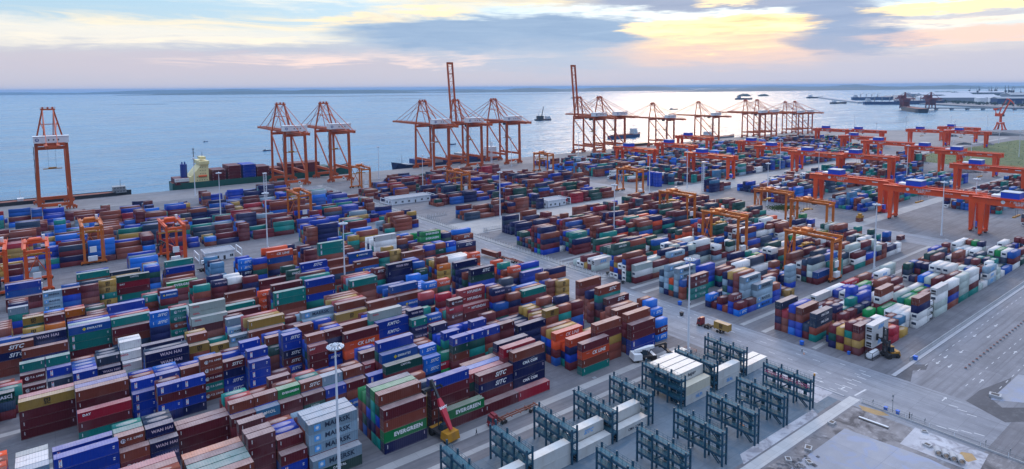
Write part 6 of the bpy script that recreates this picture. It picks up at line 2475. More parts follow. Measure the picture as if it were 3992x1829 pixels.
tk = truck((196.4,268.6,0), rad(-86), 'red truck pulling a rust container along the fence', 'redcab', 12.6); container(40,2.6,'b',194.6,264.6,1.5,'rust brown container on the truck by the fence',None,True,1.,rad(94))
truck((70.5,343,0), rad(182), 'small red truck on the lane by the orange-red gantries','redcab',5.0)
truck((303,146,0), rad(180), 'dark truck carrying a grey-blue container beneath the nearest orange gantry','red',11.5); container(20,2.6,'s',290.6,144.8,1.5,'grey-blue container on the truck beneath the nearest orange gantry',None,True,1.)
truck((470,566,0), rad(20), 'red truck parked on the wharf beyond the solitary gantry','redcab',12)
fl = MB()
for y in (-.9,.9): fl.box(0,y-.15,.9,12,y+.15,1.25,0)
for k in range(6): fl.box(k*2.3,-1.2,1.0,k*2.3+.3,1.2,1.3,0)
for x in (9,10.4): wheelset(fl,x,-.9,.4); wheelset(fl,x,.9,.4)
o = fl.build('flatbed_trailer', [M['redcab'],M['tyre']], None, (198.5,259,0)); o.rotation_euler.z = rad(-90); tag(o,'empty brown flatbed trailer left on the road by the fence','trailer')
def van(loc, label):
    t = thing('van', loc, label, 'van', None, 0); b = MB(); pr = [(-2.4,.4),(2.5,.4),(2.6,1.1),(1.8,1.35),(1.2,2.1),(-2.4,2.15)]
    n = len(b.v); k = len(pr)
    b.v += [(x,-.9,z) for x,z in pr]+[(x,.9,z) for x,z in pr]; b.f += [list(range(k)), list(range(k,2*k))[::-1]]+[[i,(i+1)%k,k+(i+1)%k,k+i] for i in range(k)]; b.m += [0]*(k+2); b.build('body', M['white'], t)
    w = MB()
    for y in (-.915,.905): w.box(-2.2,y,1.4,1.1,y+.01,1.9)
    w.build('window', M['glass'], t)
    for x in (-1.5,1.6):
        for y in (-.8,.8): q = MB(); q.tube((x,y-.12,.35),(x,y+.12,.35),.35,n=10); q.build('wheel', M['tyre'], t)
van((69,356,0),'small white van parked in front of the whitewashed office')
# ------------------------------------------------------------------ container handlers
def stacker(loc, rz, label, body, boomc, ang, Lb, txt=None):
    t = thing('reach_stacker', loc, label, 'reach stacker', None, rz); d = M['dark']
    b = MB(); b.box(-4.2,-1.5,.9,3.4,1.5,1.9,0); b.hexa([(-4.6,-2,.8),(-1.4,-2,.8),(-1.4,2,.8),(-4.6,2,.8),(-4.3,-1.8,2.9),(-1.4,-1.8,2.7),(-1.4,1.8,2.7),(-4.3,1.8,2.9)],1); b.box(2.4,-2.0,.8,3.8,2.0,2.0,0); b.box(-1.4,-1.9,1.4,2.4,-1.2,2.0,0); b.box(-1.4,1.2,1.4,2.4,1.9,2.0,0); b.box(2.5,-1.95,2.0,3.6,1.95,2.06,1)
    b.build('body', [d,M[body]], t)
    c = MB(); c.box(-1.1,-.8,1.9,.9,.8,2.3,1); c.hexa([(-1.1,-.8,2.3),(.9,-.8,2.3),(.9,.8,2.3),(-1.1,.8,2.3),(-.9,-.7,3.7),(.5,-.7,3.7),(.5,.7,3.7),(-.9,.7,3.7)],1); c.build('cab', [M[body],M['glass']], t)
    for x,r in ((2.7,.9),(-3.2,.75)):
        for y in ((-1.9,-1.2,1.2,1.9) if x > 0 else (-1.6,1.6)): w = MB(); w.tube((x,y-.3,r),(x,y+.3,r),r,n=14); w.build('wheel', M['tyre'], t)
    a = rad(ang); o0 = Vector((-3.4,0,3.3)); dv = Vector((math.cos(a),0,math.sin(a))); m = MB(); p1 = o0+dv*Lb*.62; p2 = o0+dv*Lb
    m.bar(o0,o0+dv*Lb*.38,.75,.8,1.5,1.0); m.bar(o0+dv*Lb*.38,o0+dv*Lb*.48,1.5,1.0,1.5,1.0); m.bar(o0+dv*Lb*.48,p1,1.5,1.0,.8,.8); m.bar(p1,p2,.6,.6,m=1)
    if txt:
        V_,F_ = text_geo(txt,.9,.05); n = len(m.v); up = Vector((-math.sin(a),0,math.cos(a))); cc = o0+dv*Lb*.43+up*.54
        m.v += [tuple(cc+Vector((0,-x,0))+dv*y) for x,y in V_]; m.f += [[n+i for i in f] for f in F_]; m.m += [2]*len(F_)
    m.build('boom', [M[boomc],d,M['letter']], t)
    s = MB(); tip = p2
    for y in (-.7,.7): s.tube((1.2,y,2.0),tuple(o0+dv*Lb*.5+Vector((0,y,-.3))),.16,n=8)
    s.bar(tip,tip+Vector((0,0,-1.8)),.7); s.box(tip.x-.5,-3,tip.z-2.4,tip.x+.5,3,tip.z-1.8)
    for y in (-3,2.6): s.box(tip.x-1.1,y,tip.z-2.7,tip.x+1.1,y+.4,tip.z-2.1)
    s.build('spreader', d, t)
    l = MB()
    for y in (-1.6,1.4): l.box(3.8,y,1.5,3.86,y+.3,1.75)
    l.build('headlight', M['letter'], t); return t
stacker((81.6,136.6,0), rad(96), 'yellow reach stacker with raised red boom beside the green stack', 'yellow','red', 52, 13.5, 'SANY')
stacker((159.5,134.5,0), rad(-24), 'white reach stacker with lowered boom behind the racks', 'white','white', 9, 11.5)
stacker((58,383,0), rad(150), 'dark maroon reach stacker with raised arm in the left yard', 'redcab','redcab', 32, 12)
def forklift(loc, rz, label):
    t = thing('empty_container_forklift', loc, label, 'forklift', None, rz); d = M['dark']; b = MB()
    b.box(-2.6,-1.3,.6,1.6,1.3,1.6,0); b.hexa([(-3.2,-1.3,.7),(-1.6,-1.3,.7),(-1.6,1.3,.7),(-3.2,1.3,.7),(-2.9,-1.2,2.3),(-1.6,-1.2,2.2),(-1.6,1.2,2.2),(-2.9,1.2,2.3)],1); b.box(-1.6,-1.2,1.6,.2,1.2,2.0,1); b.build('body', [d,M['yellow']], t)
    c = MB(); c.hexa([(-1.2,-.8,2.0),(.5,-.8,2.0),(.5,.8,2.0),(-1.2,.8,2.0),(-1.0,-.75,3.8),(.3,-.75,3.8),(.3,.75,3.8),(-1.0,.75,3.8)],0); c.box(-1.1,-.85,3.8,.4,.85,3.95,1); c.build('cab', [M['glass'],M['yellow']], t)
    m = MB()
    for y in (-1.0,.72): m.box(1.6,y,.4,2.1,y+.3,10.4); m.box(1.75,y*.7,.5,2.05,y*.7+.24,10.2)
    for z in (1,3.4,5.4,7.6,10.1): m.box(1.6,-1.0,z,2.1,1.0,z+.3)
    m.tube((1.9,0,.6),(1.9,0,9.6),.12,n=8); m.build('mast', d, t)
    s = MB(); s.box(2.1,-1.2,5.2,2.5,1.2,6.6); s.box(2.2,-3.0,5.9,2.6,3.0,6.3)
    for y in (-3.0,2.7): s.box(2.2,y,4.9,2.9,y+.3,7.2)
    s.build('spreader', d, t)
    for x,ys,r in ((1.2,(-1.5,1.5),.8),(-2.3,(-1.2,1.2),.6)):
        for y in ys: w = MB(); w.tube((x,y-.35,r),(x,y+.35,r),r,n=14); w.build('wheel', M['tyre'], t)
    for y in (-1.0,.7): l = MB(); l.box(-3.22,y,1.6,-3.16,y+.3,1.9); l.build('headlight', M['letter'], t)
    return t
forklift((226.2,84.0,0), rad(150), 'tall dark forklift with high mast in front of the white containers')
# ------------------------------------------------------------------ small buildings
def office(loc, lx, ly, h, label, nw):
    t = thing('office_building', loc, label, 'building', 'whitewashed yard offices')
    w = MB(); w.box(0,0,0,lx,ly,h); w.build('wall', M['wall'], t)
    r = MB(); r.box(-.5,-.5,h,lx+.5,ly+.5,h+.25,1); r.box(-.5,-.5,h+.25,lx+.5,-.3,h+.7,1); r.box(-.5,ly+.3,h+.25,lx+.5,ly+.5,h+.7,1); r.box(-.5,-.3,h+.25,-.3,ly+.3,h+.7,1); r.box(lx+.3,-.3,h+.25,lx+.5,ly+.3,h+.7,1); r.box(-.3,-.3,h+.25,lx+.3,ly+.3,h+.3,0); r.build('roof', [M['roof'],M['wall']], t)
    for i in range(nw):
        x = lx*(i+.6)/nw
        if i == nw//2: d = MB(); d.box(x-.55,-.05,0,x+.55,-.003,2.2); d.build('door', M['dark'], t)
        else:
            f = MB(); f.box(x-1.0,-.06,.95,x+1.0,-.004,2.65,0); fo = f.build('window', M['white'], t)
            g_ = MB(); g_.box(x-.85,-.08,1.1,x-.05,-.062,2.5); g_.box(x+.05,-.08,1.1,x+.85,-.062,2.5); g_.build('pane', M['glass'], fo)
    for y in (ly*.3,ly*.7): f = MB(); f.box(-.06,y-.8,.95,-.004,y+.8,2.6,0); f.build('window', M['glass'], t)
    def frame(x):
        q = MB()
        for y in (-1.5,ly+1): q.box(x-.2,y-.2,0,x+.2,y+.2,h+.6)
        q.box(x-.2,-1.5,h+.3,x+.2,ly+1,h+.6); q.box(x-.2,-1.5,1.2,x+.2,ly+1,1.4); q.build('entrance_frame', M['wall'], t)
    frame(-3.5); frame(lx+3.5)
office((69.6,359.8,0),14.4,9.5,4.3,'whitewashed flat-roofed office in the left yard beside a van',4)
office((221.7,443.5,0),35,12,4.3,'long whitewashed flat-roofed building across the road with five windows',6)
office((310.8,358.2,0),18.4,12,4.6,'whitewashed flat-roofed building beside the orange containers',4)
# ------------------------------------------------------------------ fences
def fence(pts, label, h=2.4, step=2.6):
    t = thing('fence', (pts[0][0],pts[0][1],0), label, 'fence'); o0 = Vector((pts[0][0],pts[0][1],0)); p = MB(); a = MB(); b_ = MB()
    for q,r in zip(pts,pts[1:]):
        q = Vector((*q,0))-o0; r = Vector((*r,0))-o0; n = max(1,round((r-q).length/step)); d = (r-q).normalized(); s = Vector((-d.y,d.x,0))*.15
        for i in range(n): c = q.lerp(r,i/n); p.bar(c,c+Vector((0,0,h)),.12)
        b_.hexa([q-s,r-s,r+s,q+s]+[v+Vector((0,0,.35)) for v in (q-s,r-s,r+s,q+s)])
        for z in (.5,1.2,1.85,h-.05): a.bar(q+Vector((0,0,z)),r+Vector((0,0,z)),.05)
        k = max(1,int((r-q).length/.45))
        for i in range(k): c = q.lerp(r,i/k); a.bar(c+Vector((0,0,.5)),c+Vector((0,0,h-.05)),.03)
    p.build('post', M['galv'], t); a.build('panel', M['grey'], t); b_.build('plinth', M['conc'], t); return t
arc = [(213.5+ (1-math.cos(i*math.pi/12))*6.5, 211-math.sin(i*math.pi/12)*6.5) for i in range(7)]
fence([(213.5,570),(213.5,212)]+arc+[(224,204.5),(230.5,204.4)],'long grey mesh fence along the road, bending round the reefers')
fence([(226,318),(226,324),(252,324)],'short grey mesh fence at a yard corner across the road')
fence([(219,366),(219,384),(236,384)],'short grey mesh fence by the dark stacks across the road')
fence([(84,345),(84,352)],'short grey mesh fence beside the left yard office',1.6)
fence([(186.6,76),(186.6,30)],'thin wire fence on the kerb beside the muddy plot',1.3,6)
# railing around the mast foot and gate frames at the yard corners
def gate(loc, rz, label):
    t = thing('yard_gate', loc, label, 'gate', 'steel yard gates', rz); m = MB()
    for x in (0,9): m.bar((x,0,0),(x,0,2.2),.18)
    m.bar((0,0,2.1),(9,0,2.1),.14); m.bar((0,0,1.2),(9,0,1.2),.1); m.build('frame', M['grey'], t)
gate((221,103.6,0),0,'steel barrier gate between dark blue stack and the white row'); gate((125,155.5,0),0,'steel barrier gate beside the navy stack'); gate((226,157,0),0,'steel barrier gate under the maroon and teal stack')
mg = MB()
for x,y in ((-2,-2),(2,-2),(2,2),(-2,2)): mg.bar((x,y,0),(x,y,1.1),.1)
for z in (.6,1.05):
    for p,q in (((-2,-2),(2,-2)),((2,-2),(2,2)),((2,2),(-2,2)),((-2,2),(-2,-2))): mg.bar((*p,z),(*q,z),.06)
tag(mg.build('guard_railing', M['redcab'], None, (176.3,129,0)),'red railing around the foot of the roadside light mast','railing')
# ------------------------------------------------------------------ people
def person(loc, rz, label, col, stride=.22):
    J = [(0,0,.95),(0,0,1.18),(0,.0,1.42),(0,.01,1.52),(0,.03,1.66),(-.1,0,.92),(-.1,stride,.5),(-.1,stride-.05,.08),(-.1,stride+.1,.05),(.1,0,.92),(.1,-stride*.6,.5),(.1,-stride,.1),(.1,-stride+.14,.05),(-.2,0,1.4),(-.26,-.08,1.14),(-.25,.04,.9),(.2,0,1.4),(.26,.06,1.14),(.25,.18,.92)]
    Ed = [(0,1),(1,2),(2,3),(3,4),(0,5),(5,6),(6,7),(7,8),(0,9),(9,10),(10,11),(11,12),(2,13),(13,14),(14,15),(2,16),(16,17),(17,18)]
    R_ = [.15,.15,.16,.06,.11,.1,.075,.05,.045,.1,.075,.05,.045,.08,.05,.04,.08,.05,.04]
    me = bpy.data.meshes.new('person'); me.from_pydata(J,Ed,[]); o = bpy.data.objects.new('person', me); COL.objects.link(o); o.location = loc; o.rotation_euler.z = rz
    bpy.context.view_layer.objects.active = o
    md = o.modifiers.new('skin','SKIN')
    for v,r in zip(me.skin_vertices[0].data if me.skin_vertices else [], R_): v.radius = (r,r)
    if me.skin_vertices: me.skin_vertices[0].data[0].use_root = True
    o.modifiers.new('sub','SUBSURF').levels = 1; o.modifiers['sub'].render_levels = 2
    m, t, b = nt('clothes '+label[:12]); tc = N(t,'ShaderNodeTexCoord'); s = N(t,'ShaderNodeSeparateXYZ'); L(t, tc.outputs['Object'], s.inputs[0])
    c = ramp(t, mth(t,'DIVIDE',s.outputs[2],1.8), [(0,(.02,.02,.025)),(.05,(.03,.035,.06)),(.53,col),(.85,(.42,.25,.18)),(.95,(.02,.02,.02))],'CONSTANT'); L(t, c, b.inputs['Base Color']); b.inputs['Roughness'].default_value = .8
    me.materials.append(m)
    h = MB(); h.tube((0,.02,1.70),(0,.02,1.80),.125,.07,n=10); h.build('hair', M['dark'], o)
    return tag(o, label, 'person', 'people on foot in the yard')
person((88.9,131.7,0),rad(60),'person in dark clothes walking on the pale strip near the racks',(.03,.035,.05))
person((216.2,157.6,0),rad(20),'person in a pale shirt standing below the maroon and teal stack',(.5,.52,.55),.05); person((218.6,265.6,0),0,'person in dark clothes standing by maroon stacks across the fence',(.05,.05,.07),.05); person((221.2,266.6,0),rad(40),'person in grey clothes beside another by the maroon stacks',(.2,.2,.22),.1)
person((207,104.4,0),rad(-30),'person in a white shirt beside the orange cone near the gate',(.6,.6,.6),.12); person((187.9,64,0),rad(30),'person in dark clothes on the kerb of the muddy plot',(.05,.05,.06),.1)
# ------------------------------------------------------------------ small things on the ground
def cone(x,y,lb):
    c = MB(); c.tube((0,0,.04),(0,0,.75),.2,.04,n=8,m=0); c.tube((0,0,.3),(0,0,.45),.155,.115,n=8,m=1,caps=False); c.box(-.25,-.25,0,.25,.25,.05,0); tag(c.build('traffic_cone',[M['orangecone'],M['letter']],None,(x,y,0)),lb,'traffic cone','orange traffic cones')
for x,y,lb in ((206,103.2,'orange traffic cone beside the person in a white shirt'),(148.6,91.2,'orange traffic cone on blue concrete, upper of two'),): cone(x,y,lb)
bx = MB(); bx.box(-.9,-.6,0,.9,.6,.7); bx.box(-.7,-.5,.7,.7,.5,.85); tag(bx.build('tool_box', M['orangecone'], None,(146.9,90.2,0)),'orange box on the blue concrete between empty racks','box')
c0 = None
for i in range(19):
    x = 236+i*3.6
    b = MB(); b.tube((0,0,0),(0,0,.4),.38,n=10,m=0); b.tube((0,0,.4),(0,0,.55),.38,.2,n=10,m=1); o = b.build('road_bollard',[M['grey'],M['rust']],None,(x,65.0,0)) if not c0 else c0.copy()
    if c0: COL.objects.link(o); o.location = (x,65.0,0)
    c0 = c0 or o; tag(o,'squat rusty grey bollard in the line dividing the cross road','bollard','bollards dividing the cross road')
def binn(x,y,lb,col='bin',s=1.):
    b = MB(); b.frustum(-.5*s,-.4*s,.5*s,.4*s,.15,-.6*s,-.5*s,.6*s,.5*s,1.2*s); b.box(-.65*s,-.55*s,1.2*s,.65*s,.55*s,1.32*s)
    for u in (-.35,.35): b.tube((u*s,-.45*s,.12),(u*s,.45*s,.12),.12,n=8)
    tag(b.build('waste_bin', M[col], None,(x,y,0)),lb,'bin','waste bins')
for a in ((230.4,77.6,'blue bin on the kerb of the cross road',  'bin',1.1),(212.6,160.2,'blue bin by the grey-blue stack across the road','bin',1.2),(217.6,93.5,'round blue bin before the maroon stack','bin',.8),(203,152,'dark bin on the road edge by the bright blue containers','dark',1.1),(212.8,107.5,'dark blue bin beside the navy and teal stack','bin',1.1),
          (187.4,69.9,'blue bin beside the camera pole, left one','bin',.8),(188.0,67.0,'blue bin beside the camera pole, right one','bin',.8),(220.5,209.5,'dark bin inside the fence corner','dark',1.1),(215.6,195,'dark bin outside the fence corner','dark',1.)): binn(*a)
cp = MB(); cp.tube((0,0,0),(0,0,5.2),.1,.07,n=8); cp.box(-.35,-.1,4.6,.35,.1,5.4); cp.box(-.5,-.15,3.6,-.1,.15,4.0); cp.tube((-.4,0,5.0),(.4,0,5.0),.14,n=8); tag(cp.build('camera_pole', M['grey'], None,(187.6,68.2,0)),'grey camera pole on the kerb by the muddy plot','pole')
s0 = None
for x,y in ((187.7,73.4),(187.7,63.4),(187.8,60.2),(188.2,46.6),(188.4,41.6)):
    b = MB(); b.tube((0,0,0),(0,0,1.6),.05,n=6); b.box(-.4,-.03,1.0,.4,.03,1.7); o = b.build('road_sign', M['grey'], None,(x,y,0)) if not s0 else s0.copy()
    if s0: COL.objects.link(o); o.location = (x,y,0)
    s0 = s0 or o; tag(o,'small grey sign board on a short post along the kerb','sign','kerb sign boards')
for i in range(4):
    p = MB(); n = 18; R0,R1,Lp = .75,.6,2.3
    for k in range(n):
        a,b = 2*math.pi*k/n,2*math.pi*(k+1)/n; q = lambda r,t_,y: (r*math.cos(t_),y,.75+r*math.sin(t_))
        p.face([q(R0,a,0),q(R0,b,0),q(R0,b,Lp),q(R0,a,Lp)]); p.face([q(R1,a,0),q(R1,a,Lp),q(R1,b,Lp),q(R1,b,0)]); p.face([q(R0,a,0),q(R1,a,0),q(R1,b,0),q(R0,b,0)]); p.face([q(R0,a,Lp),q(R0,b,Lp),q(R1,b,Lp),q(R1,a,Lp)])
    tag(p.build('concrete_pipe', M['conc'], None,(173.9+.1*i,52.4-1.62*i,.01),) ,('farthest','second','third','nearest')[i]+' of four pale concrete pipes lying on the muddy plot','pipe','concrete pipes').rotation_euler.z = rad(-62)
for k,lb in enumerate(('white steel rod bundle lying on the mud','dark steel rod bundle lying on the mud beside the white one')):
    r_ = MB()
    for j in range(4): r_.tube((0,j*.16,.1),(7.4,j*.16,.1),.08,n=6)
    o = r_.build('rod_bundle', M['white' if k==0 else 'dark'], None,(177.6-.8*k,73.0-.3*k,.01)); o.rotation_euler.z = rad(-86); tag(o,lb,'rods','rod bundles')
for i,(x,y,s) in enumerate(((168.4,76.0,1.1),(151.5,73.9,1.2),(143,74.6,1.),(146,70.9,.9),(176.7,55.8,1.),(221,53.2,1.6),(183.4,58.8,.8))):
    r_ = MB(); r_.box(-.9*s,-.7*s,0,.9*s,.7*s,.5*s); r_.box(-.6*s,-.45*s,.5*s,.6*s,.45*s,.52*s,1); o = r_.build('manhole_frame',[M['conc'],M['dark']],None,(x,y,.01)); o.rotation_euler.z = rad(20*i)
    tag(o,('square concrete manhole frame by the walkway, farthest one','square concrete manhole frame by the walkway, middle one','square concrete manhole frame by the walkway, nearest one','tilted concrete manhole frame at the pad corner','concrete manhole frame at the edge of the new pad','concrete manhole frame on the dark asphalt corner','small concrete manhole frame near the sand heap')[i],'manhole','concrete manhole frames')
rb = MB(); rr = random.Random(5)
for k in range(70):
    s = rr.uniform(.15,.6); x = 143+rr.gauss(0,3.2); y = 72.4+rr.gauss(0,1.4); z = 0; p = [Vector((x+rr.uniform(-s,s),y+rr.uniform(-s,s),rr.uniform(0,s))) for _ in range(8)]
    rb.hexa([(x-s,y-s*.7,0),(x+s*.8,y-s,0),(x+s,y+s*.8,0),(x-s*.7,y+s,0),(x-s*.4,y-s*.3,s*.7),(x+s*.5,y-s*.4,s*.5),(x+s*.4,y+s*.5,s*.8),(x-s*.5,y+s*.3,s*.6)])
tag(rb.build('rubble', GM['dirt']),'broken concrete rubble at the corner of the new pad','rubble',None,'stuff')
for i,(x,y) in enumerate(((110,133),(163,100),(133,90),(150,113),(94,128.6),(121,112),(126,133.4),(137,135.6))):
    r_ = MB(); r_.box(-.7,-.5,0,.7,.5,.03,0); r_.box(-.6,-.4,.03,.6,.4,.05,1); o = r_.build('drain_cover',[M['conc'],M['grey' if i%2 else 'dark']],None,(x,y,.009)); tag(o,'flat square drain cover set in the lane concrete','drain cover','drain covers')

# ------------------------------------------------------------------ ships
def hull(t, Lh, B, D, F, mat, bow=1., z0=-5., deck='rust', name='hull'):
    """x from 0 (stern) to Lh (bow), y centred, deck at z0+D, bow raised by F"""
    m = MB(); n = 22; st = []
    for i in range(n+1):
        u = i/n; x = u*Lh; w = B/2*(1-max(0,(u-.78)/.22)**2.2)*(.82+.18*min(1,u/.08)); wl = B/2*(1-max(0,(u-.70)/.27)**1.8) if u < .97 else 0; wl = max(.05,wl*(.7+.3*min(1,u/.1)))
        zt = z0+D+F*max(0,(u-.86)/.14)**1.2; xt = x+max(0,u-.8)*Lh*.03*bow
        st.append(((x,wl,z0-.3),(xt,max(.05,w),zt)))
    for s in (-1,1):
        for a,b in zip(st,st[1:]):
            q = [(a[0][0],s*a[0][1],a[0][2]),(b[0][0],s*b[0][1],b[0][2]),(b[1][0],s*b[1][1],b[1][2]),(a[1][0],s*a[1][1],a[1][2])]; m.face(q if s<0 else q[::-1],0)
    for a,b in zip(st,st[1:]): m.face([(a[1][0],-a[1][1],a[1][2]-.6),(b[1][0],-b[1][1],b[1][2]-.6),(b[1][0],b[1][1],b[1][2]-.6),(a[1][0],a[1][1],a[1][2]-.6)],1)
    a = st[0]; m.face([(a[0][0],-a[0][1],a[0][2]),(a[1][0],-a[1][1],a[1][2]),(a[1][0],a[1][1],a[1][2]),(a[0][0],a[0][1],a[0][2])],0)
    return m.build(name,[M[mat],M[deck]],t)
def bridge(t, x, w, l, z, floors, mat, fh=2.7):
    m = MB()
    for k in range(floors): s = 1-.06*k; m.box(x,-w/2*s,z+k*fh,x+l*s,w/2*s,z+(k+1)*fh-.15,0); m.box(x-.3,-w/2*s-.4,z+(k+1)*fh-.15,x+l*s+.3,w/2*s+.4,z+(k+1)*fh,0)
    o = m.build('superstructure', M[mat], t); g = MB()
    for k in range(floors):
        s = 1-.06*k
        for i in range(int(l*s/2.2)): g.box(x+1+i*2.2,-w/2*s-.03,z+k*fh+1.0,x+1.9+i*2.2,-w/2*s-.004,z+k*fh+1.8)
        for i in range(int(w*s/2.2)): g.box(x-.03,-w/2*s+.8+i*2.2,z+k*fh+1.0,x-.004,-w/2*s+1.7+i*2.2,z+k*fh+1.8)
    g.build('window', M['glass'], o); return o
t = thing('container_ship', (100,655,0), 'long dark green container ship with cream superstructure moored at the wharf', 'ship'); hull(t,178,24,10.5,5,'greenhull')
sp = MB(); sp.prism_x([(0,0),(0,0)],0,0) if 0 else None
for y0 in (-11.5,): pass
def slab(pts,y0,y1,m=0):
    n = len(pts); k = len(sp.v); sp.v += [(x,y0,z) for x,z in pts]+[(x,y1,z) for x,z in pts]; sp.f += [list(range(k,k+n)),list(range(k+n,k+2*n))[::-1]]+[[k+i,k+(i+1)%n,k+n+(i+1)%n,k+n+i] for i in range(n)]; sp.m += [m]*(n+2)
slab([(14,3.5),(31,3.5),(31,22.5),(25.8,22.5),(15.8,10.5),(14,10.5)],-11,11); sp.box(23,-12.4,21.5,31.6,12.4,24.6); sp.box(25,-6,26,30,6,28.2)
so_ = sp.build('superstructure', M['cream'], t); g = MB()
for z in (6.5,9.5,12.5,15.5,18.5):
    for i in range(5 if z < 12 else 3): g.box(20.5+i*2.1+(3 if z>=12 else 0),-11.04,z,21.2+i*2.1+(3 if z>=12 else 0),-11.005,z+.7)
for i in range(10): g.box(31.605,-11+i*2.3,22.4,31.63,-9.2+i*2.3,23.8)
g.build('window', M['glass'], so_)
lbm = MB(); lbm.tube((22,-11.9,10.6),(29,-11.9,10.6),.9,n=10); lbm.build('lifeboat', M['rtg2'], t)
fu = MB(); fu.prism([(11.5+3*math.cos(i*.5236),3.4*math.sin(i*.5236)) for i in range(12)],4,22); fu.tube((10.5,1,22),(10.5,1,24),.6,n=8); fu.tube((12.5,-1,22),(12.5,-1,24.4),.6,n=8); fu.build('funnel', M['emblem'], t)
ms_ = MB(); ms_.tube((20.5,0,20),(20.5,0,37),.5,.2,n=8); ms_.bar((20.5,-3,34),(20.5,3,34),.3); ms_.bar((18.6,0,32),(22.4,0,32),.3); ms_.box(19.7,-1.5,35.4,21.3,1.5,35.9); ms_.tube((28,0,28),(28,0,33),.25,.1,n=6); ms_.build('mast', M['dark'], t)
rs = random.Random(4)
GSc = 'containers on the deck of the green ship'
for b_,(x0,cols,nt_) in enumerate([(2,'mw',2),(34,'mm',4),(48,'mm',5),(62,'BB',5),(75,'mmm',4),(88,'mbn',3),(101,'mm',4),(114,'bmB',4),(127,'mmb',4),(140,'md',2)]):
    for r_ in range(8):
        for k in range(max(1,nt_-(1 if r_ in (0,7) and b_>4 else 0))):
            if r_ == 0 and b_ < 8 and x0 < 130:
                cc_ = 'w/O' if (b_==0 and k==1) else rs.choice(cols); O_ = ('first','second','third','fourth','fifth','sixth','seventh')
                container(40,2.9,cc_,100+x0,644.2,3.7+2.9*k,CW[cc_[0]]+' ship container, '+O_[k]+' tier up, '+('on the stern behind the cream superstructure' if b_==0 else O_[b_-1]+' stack ahead of the cream superstructure'),GSc,False,rs.uniform(.8,1.1))
dk = MB()
for b_,(x0,c_,nt_) in enumerate([(2,'m',2),(34,'m',4),(48,'m',5),(62,'B',5),(75,'m',4),(88,'b',3),(101,'m',4),(114,'b',4),(127,'m',4),(140,'d',2)]): dk.box(x0,-8.2 if b_ < 8 else -10.8,3.0,x0+12.19,10.4,3.7+2.9*nt_-.02,'mBbd'.index(c_))
dk.build('deck_cargo',[paint('cargo '+k,CC[k],.6,wear=.3) for k in 'mBbd'],t)
t = thing('barge', (-38,646,0), 'low black barge with grey wheelhouse moored beyond the lone crane', 'barge'); hull(t,105,13,8,.5,'blackhull',.2); 
bridge(t,91,10,10,2.2,2,'grey'); q = MB(); q.tube((97,0,4),(97,0,13),.15,n=6); q.bar((97,-2,10),(97,2,10),.15); q.box(95.5,-1,4.3,98,1,5.6); q.build('mast', M['dark'], t)
q = MB(); q.box(24,-4,-1,30,4,2.2); q.box(25,-3,2.2,29,3,4.6); q.tube((27,0,4.6),(27,0,12),.14,n=6); q.build('winch_house', M['ivory'], t)
t = thing('coaster_ship', (480,652,0), 'navy blue coaster with white bridge behind the three quay cranes', 'ship', None, rad(180)); hull(t,152,20,8,4,'bluehull',2.); bridge(t,8,17,14,3,5,'ivory'); q = MB(); q.tube((13,0,16),(13,0,28),.35,.15,n=8); q.bar((13,-3,23),(13,3,23),.25); q.tube((140,0,5),(140,0,15),.3,.15,n=8); q.build('mast', M['grey'], t); q = MB()
for k in range(9): q.box(26+k*12.6,-8,3,38+k*12.6,8,(5.8,8.6,11.4,8.6,5.8,8.6,5.8,8.6,3.4)[k],k%3)
q.build('deck_cargo',[paint('cargo rust',(.24,.06,.05),.6),paint('cargo navy',(.015,.05,.2),.6),paint('cargo grey',(.35,.38,.42),.6)],t)
t = thing('cargo_ship', (845,800,0), 'navy and white cargo ship under way beyond the raised boom', 'ship', None, rad(4)); hull(t,92,14,6,3,'bluehull'); bridge(t,66,11,12,1.5,4,'ivory'); q = MB(); q.tube((72,0,12),(72,0,21),.25,n=6); q.build('mast', M['grey'], t); q = MB(); q.box(8,-5.5,.8,62,5.5,2.4); q.build('hatch_cover', M['rust'], t)
t = thing('crane_barge', (1160,1390,0), 'dark crane barge with raised jib out on the water', 'crane barge', None, rad(-4)); hull(t,56,20,4,0,'blackhull',.2); bridge(t,36,12,14,-1,3,'ivory'); q = MB(); q.box(6,-6,-1,24,6,9); q.bar((20,0,5),(28,0,36),2.2,2.2,1,1); q.bar((8,0,9),(12,0,24),.5); q.bar((12,0,24),(28,0,36),.3); q.build('jib_crane', M['dark'], t)
t = thing('barge', (700,652,0), 'rusty flat barge moored below the small lone quay crane', 'barge'); hull(t,88,13,6,1,'rust',.3); bridge(t,2,10,9,1,2,'ivory'); q = MB(); q.box(14,-5,1,76,5,3.4); q.build('hatch_cover', M['blackhull'], t)
t = thing('coaster_ship', (930,655,0), 'pale coaster moored between the small quay cranes', 'ship'); hull(t,90,14,7,2,'grey'); bridge(t,4,12,11,2,4,'ivory')
for i,(x,y,s,rz,lb) in enumerate(((285,1010,14,10,'tiny dark workboat on open water left of the crane pair'),(560,905,16,0,'small dark boat seen between crane legs'),(250,1260,10,30,'tiny buoy tender on open water, upper left'),(2100,1650,40,-20,'small dark vessel in the golden water'),
     (3900,2500,120,-35,'distant freighter in the far bay, left of the islands'),(4600,2350,120,-35,'distant freighter near the far port'),(2480,1330,24,0,'small channel buoy boat in the bright water'),(3300,1560,90,-30,'dark barge waiting off the far pier'))):
    t = thing('small_boat' if s < 50 else 'freighter', (x,y,0), lb, 'boat' if s < 50 else 'ship', None, rad(rz)); hull(t,s,s*.24,s*.09,s*.03,'blackhull' if s > 30 else 'bluehull'); m_ = MB(); m_.box(s*.12,-s*.08,-5+s*.08,s*.3,s*.08,-5+s*.2); m_.build('wheelhouse', M['ivory' if i%2 else 'grey'], t)
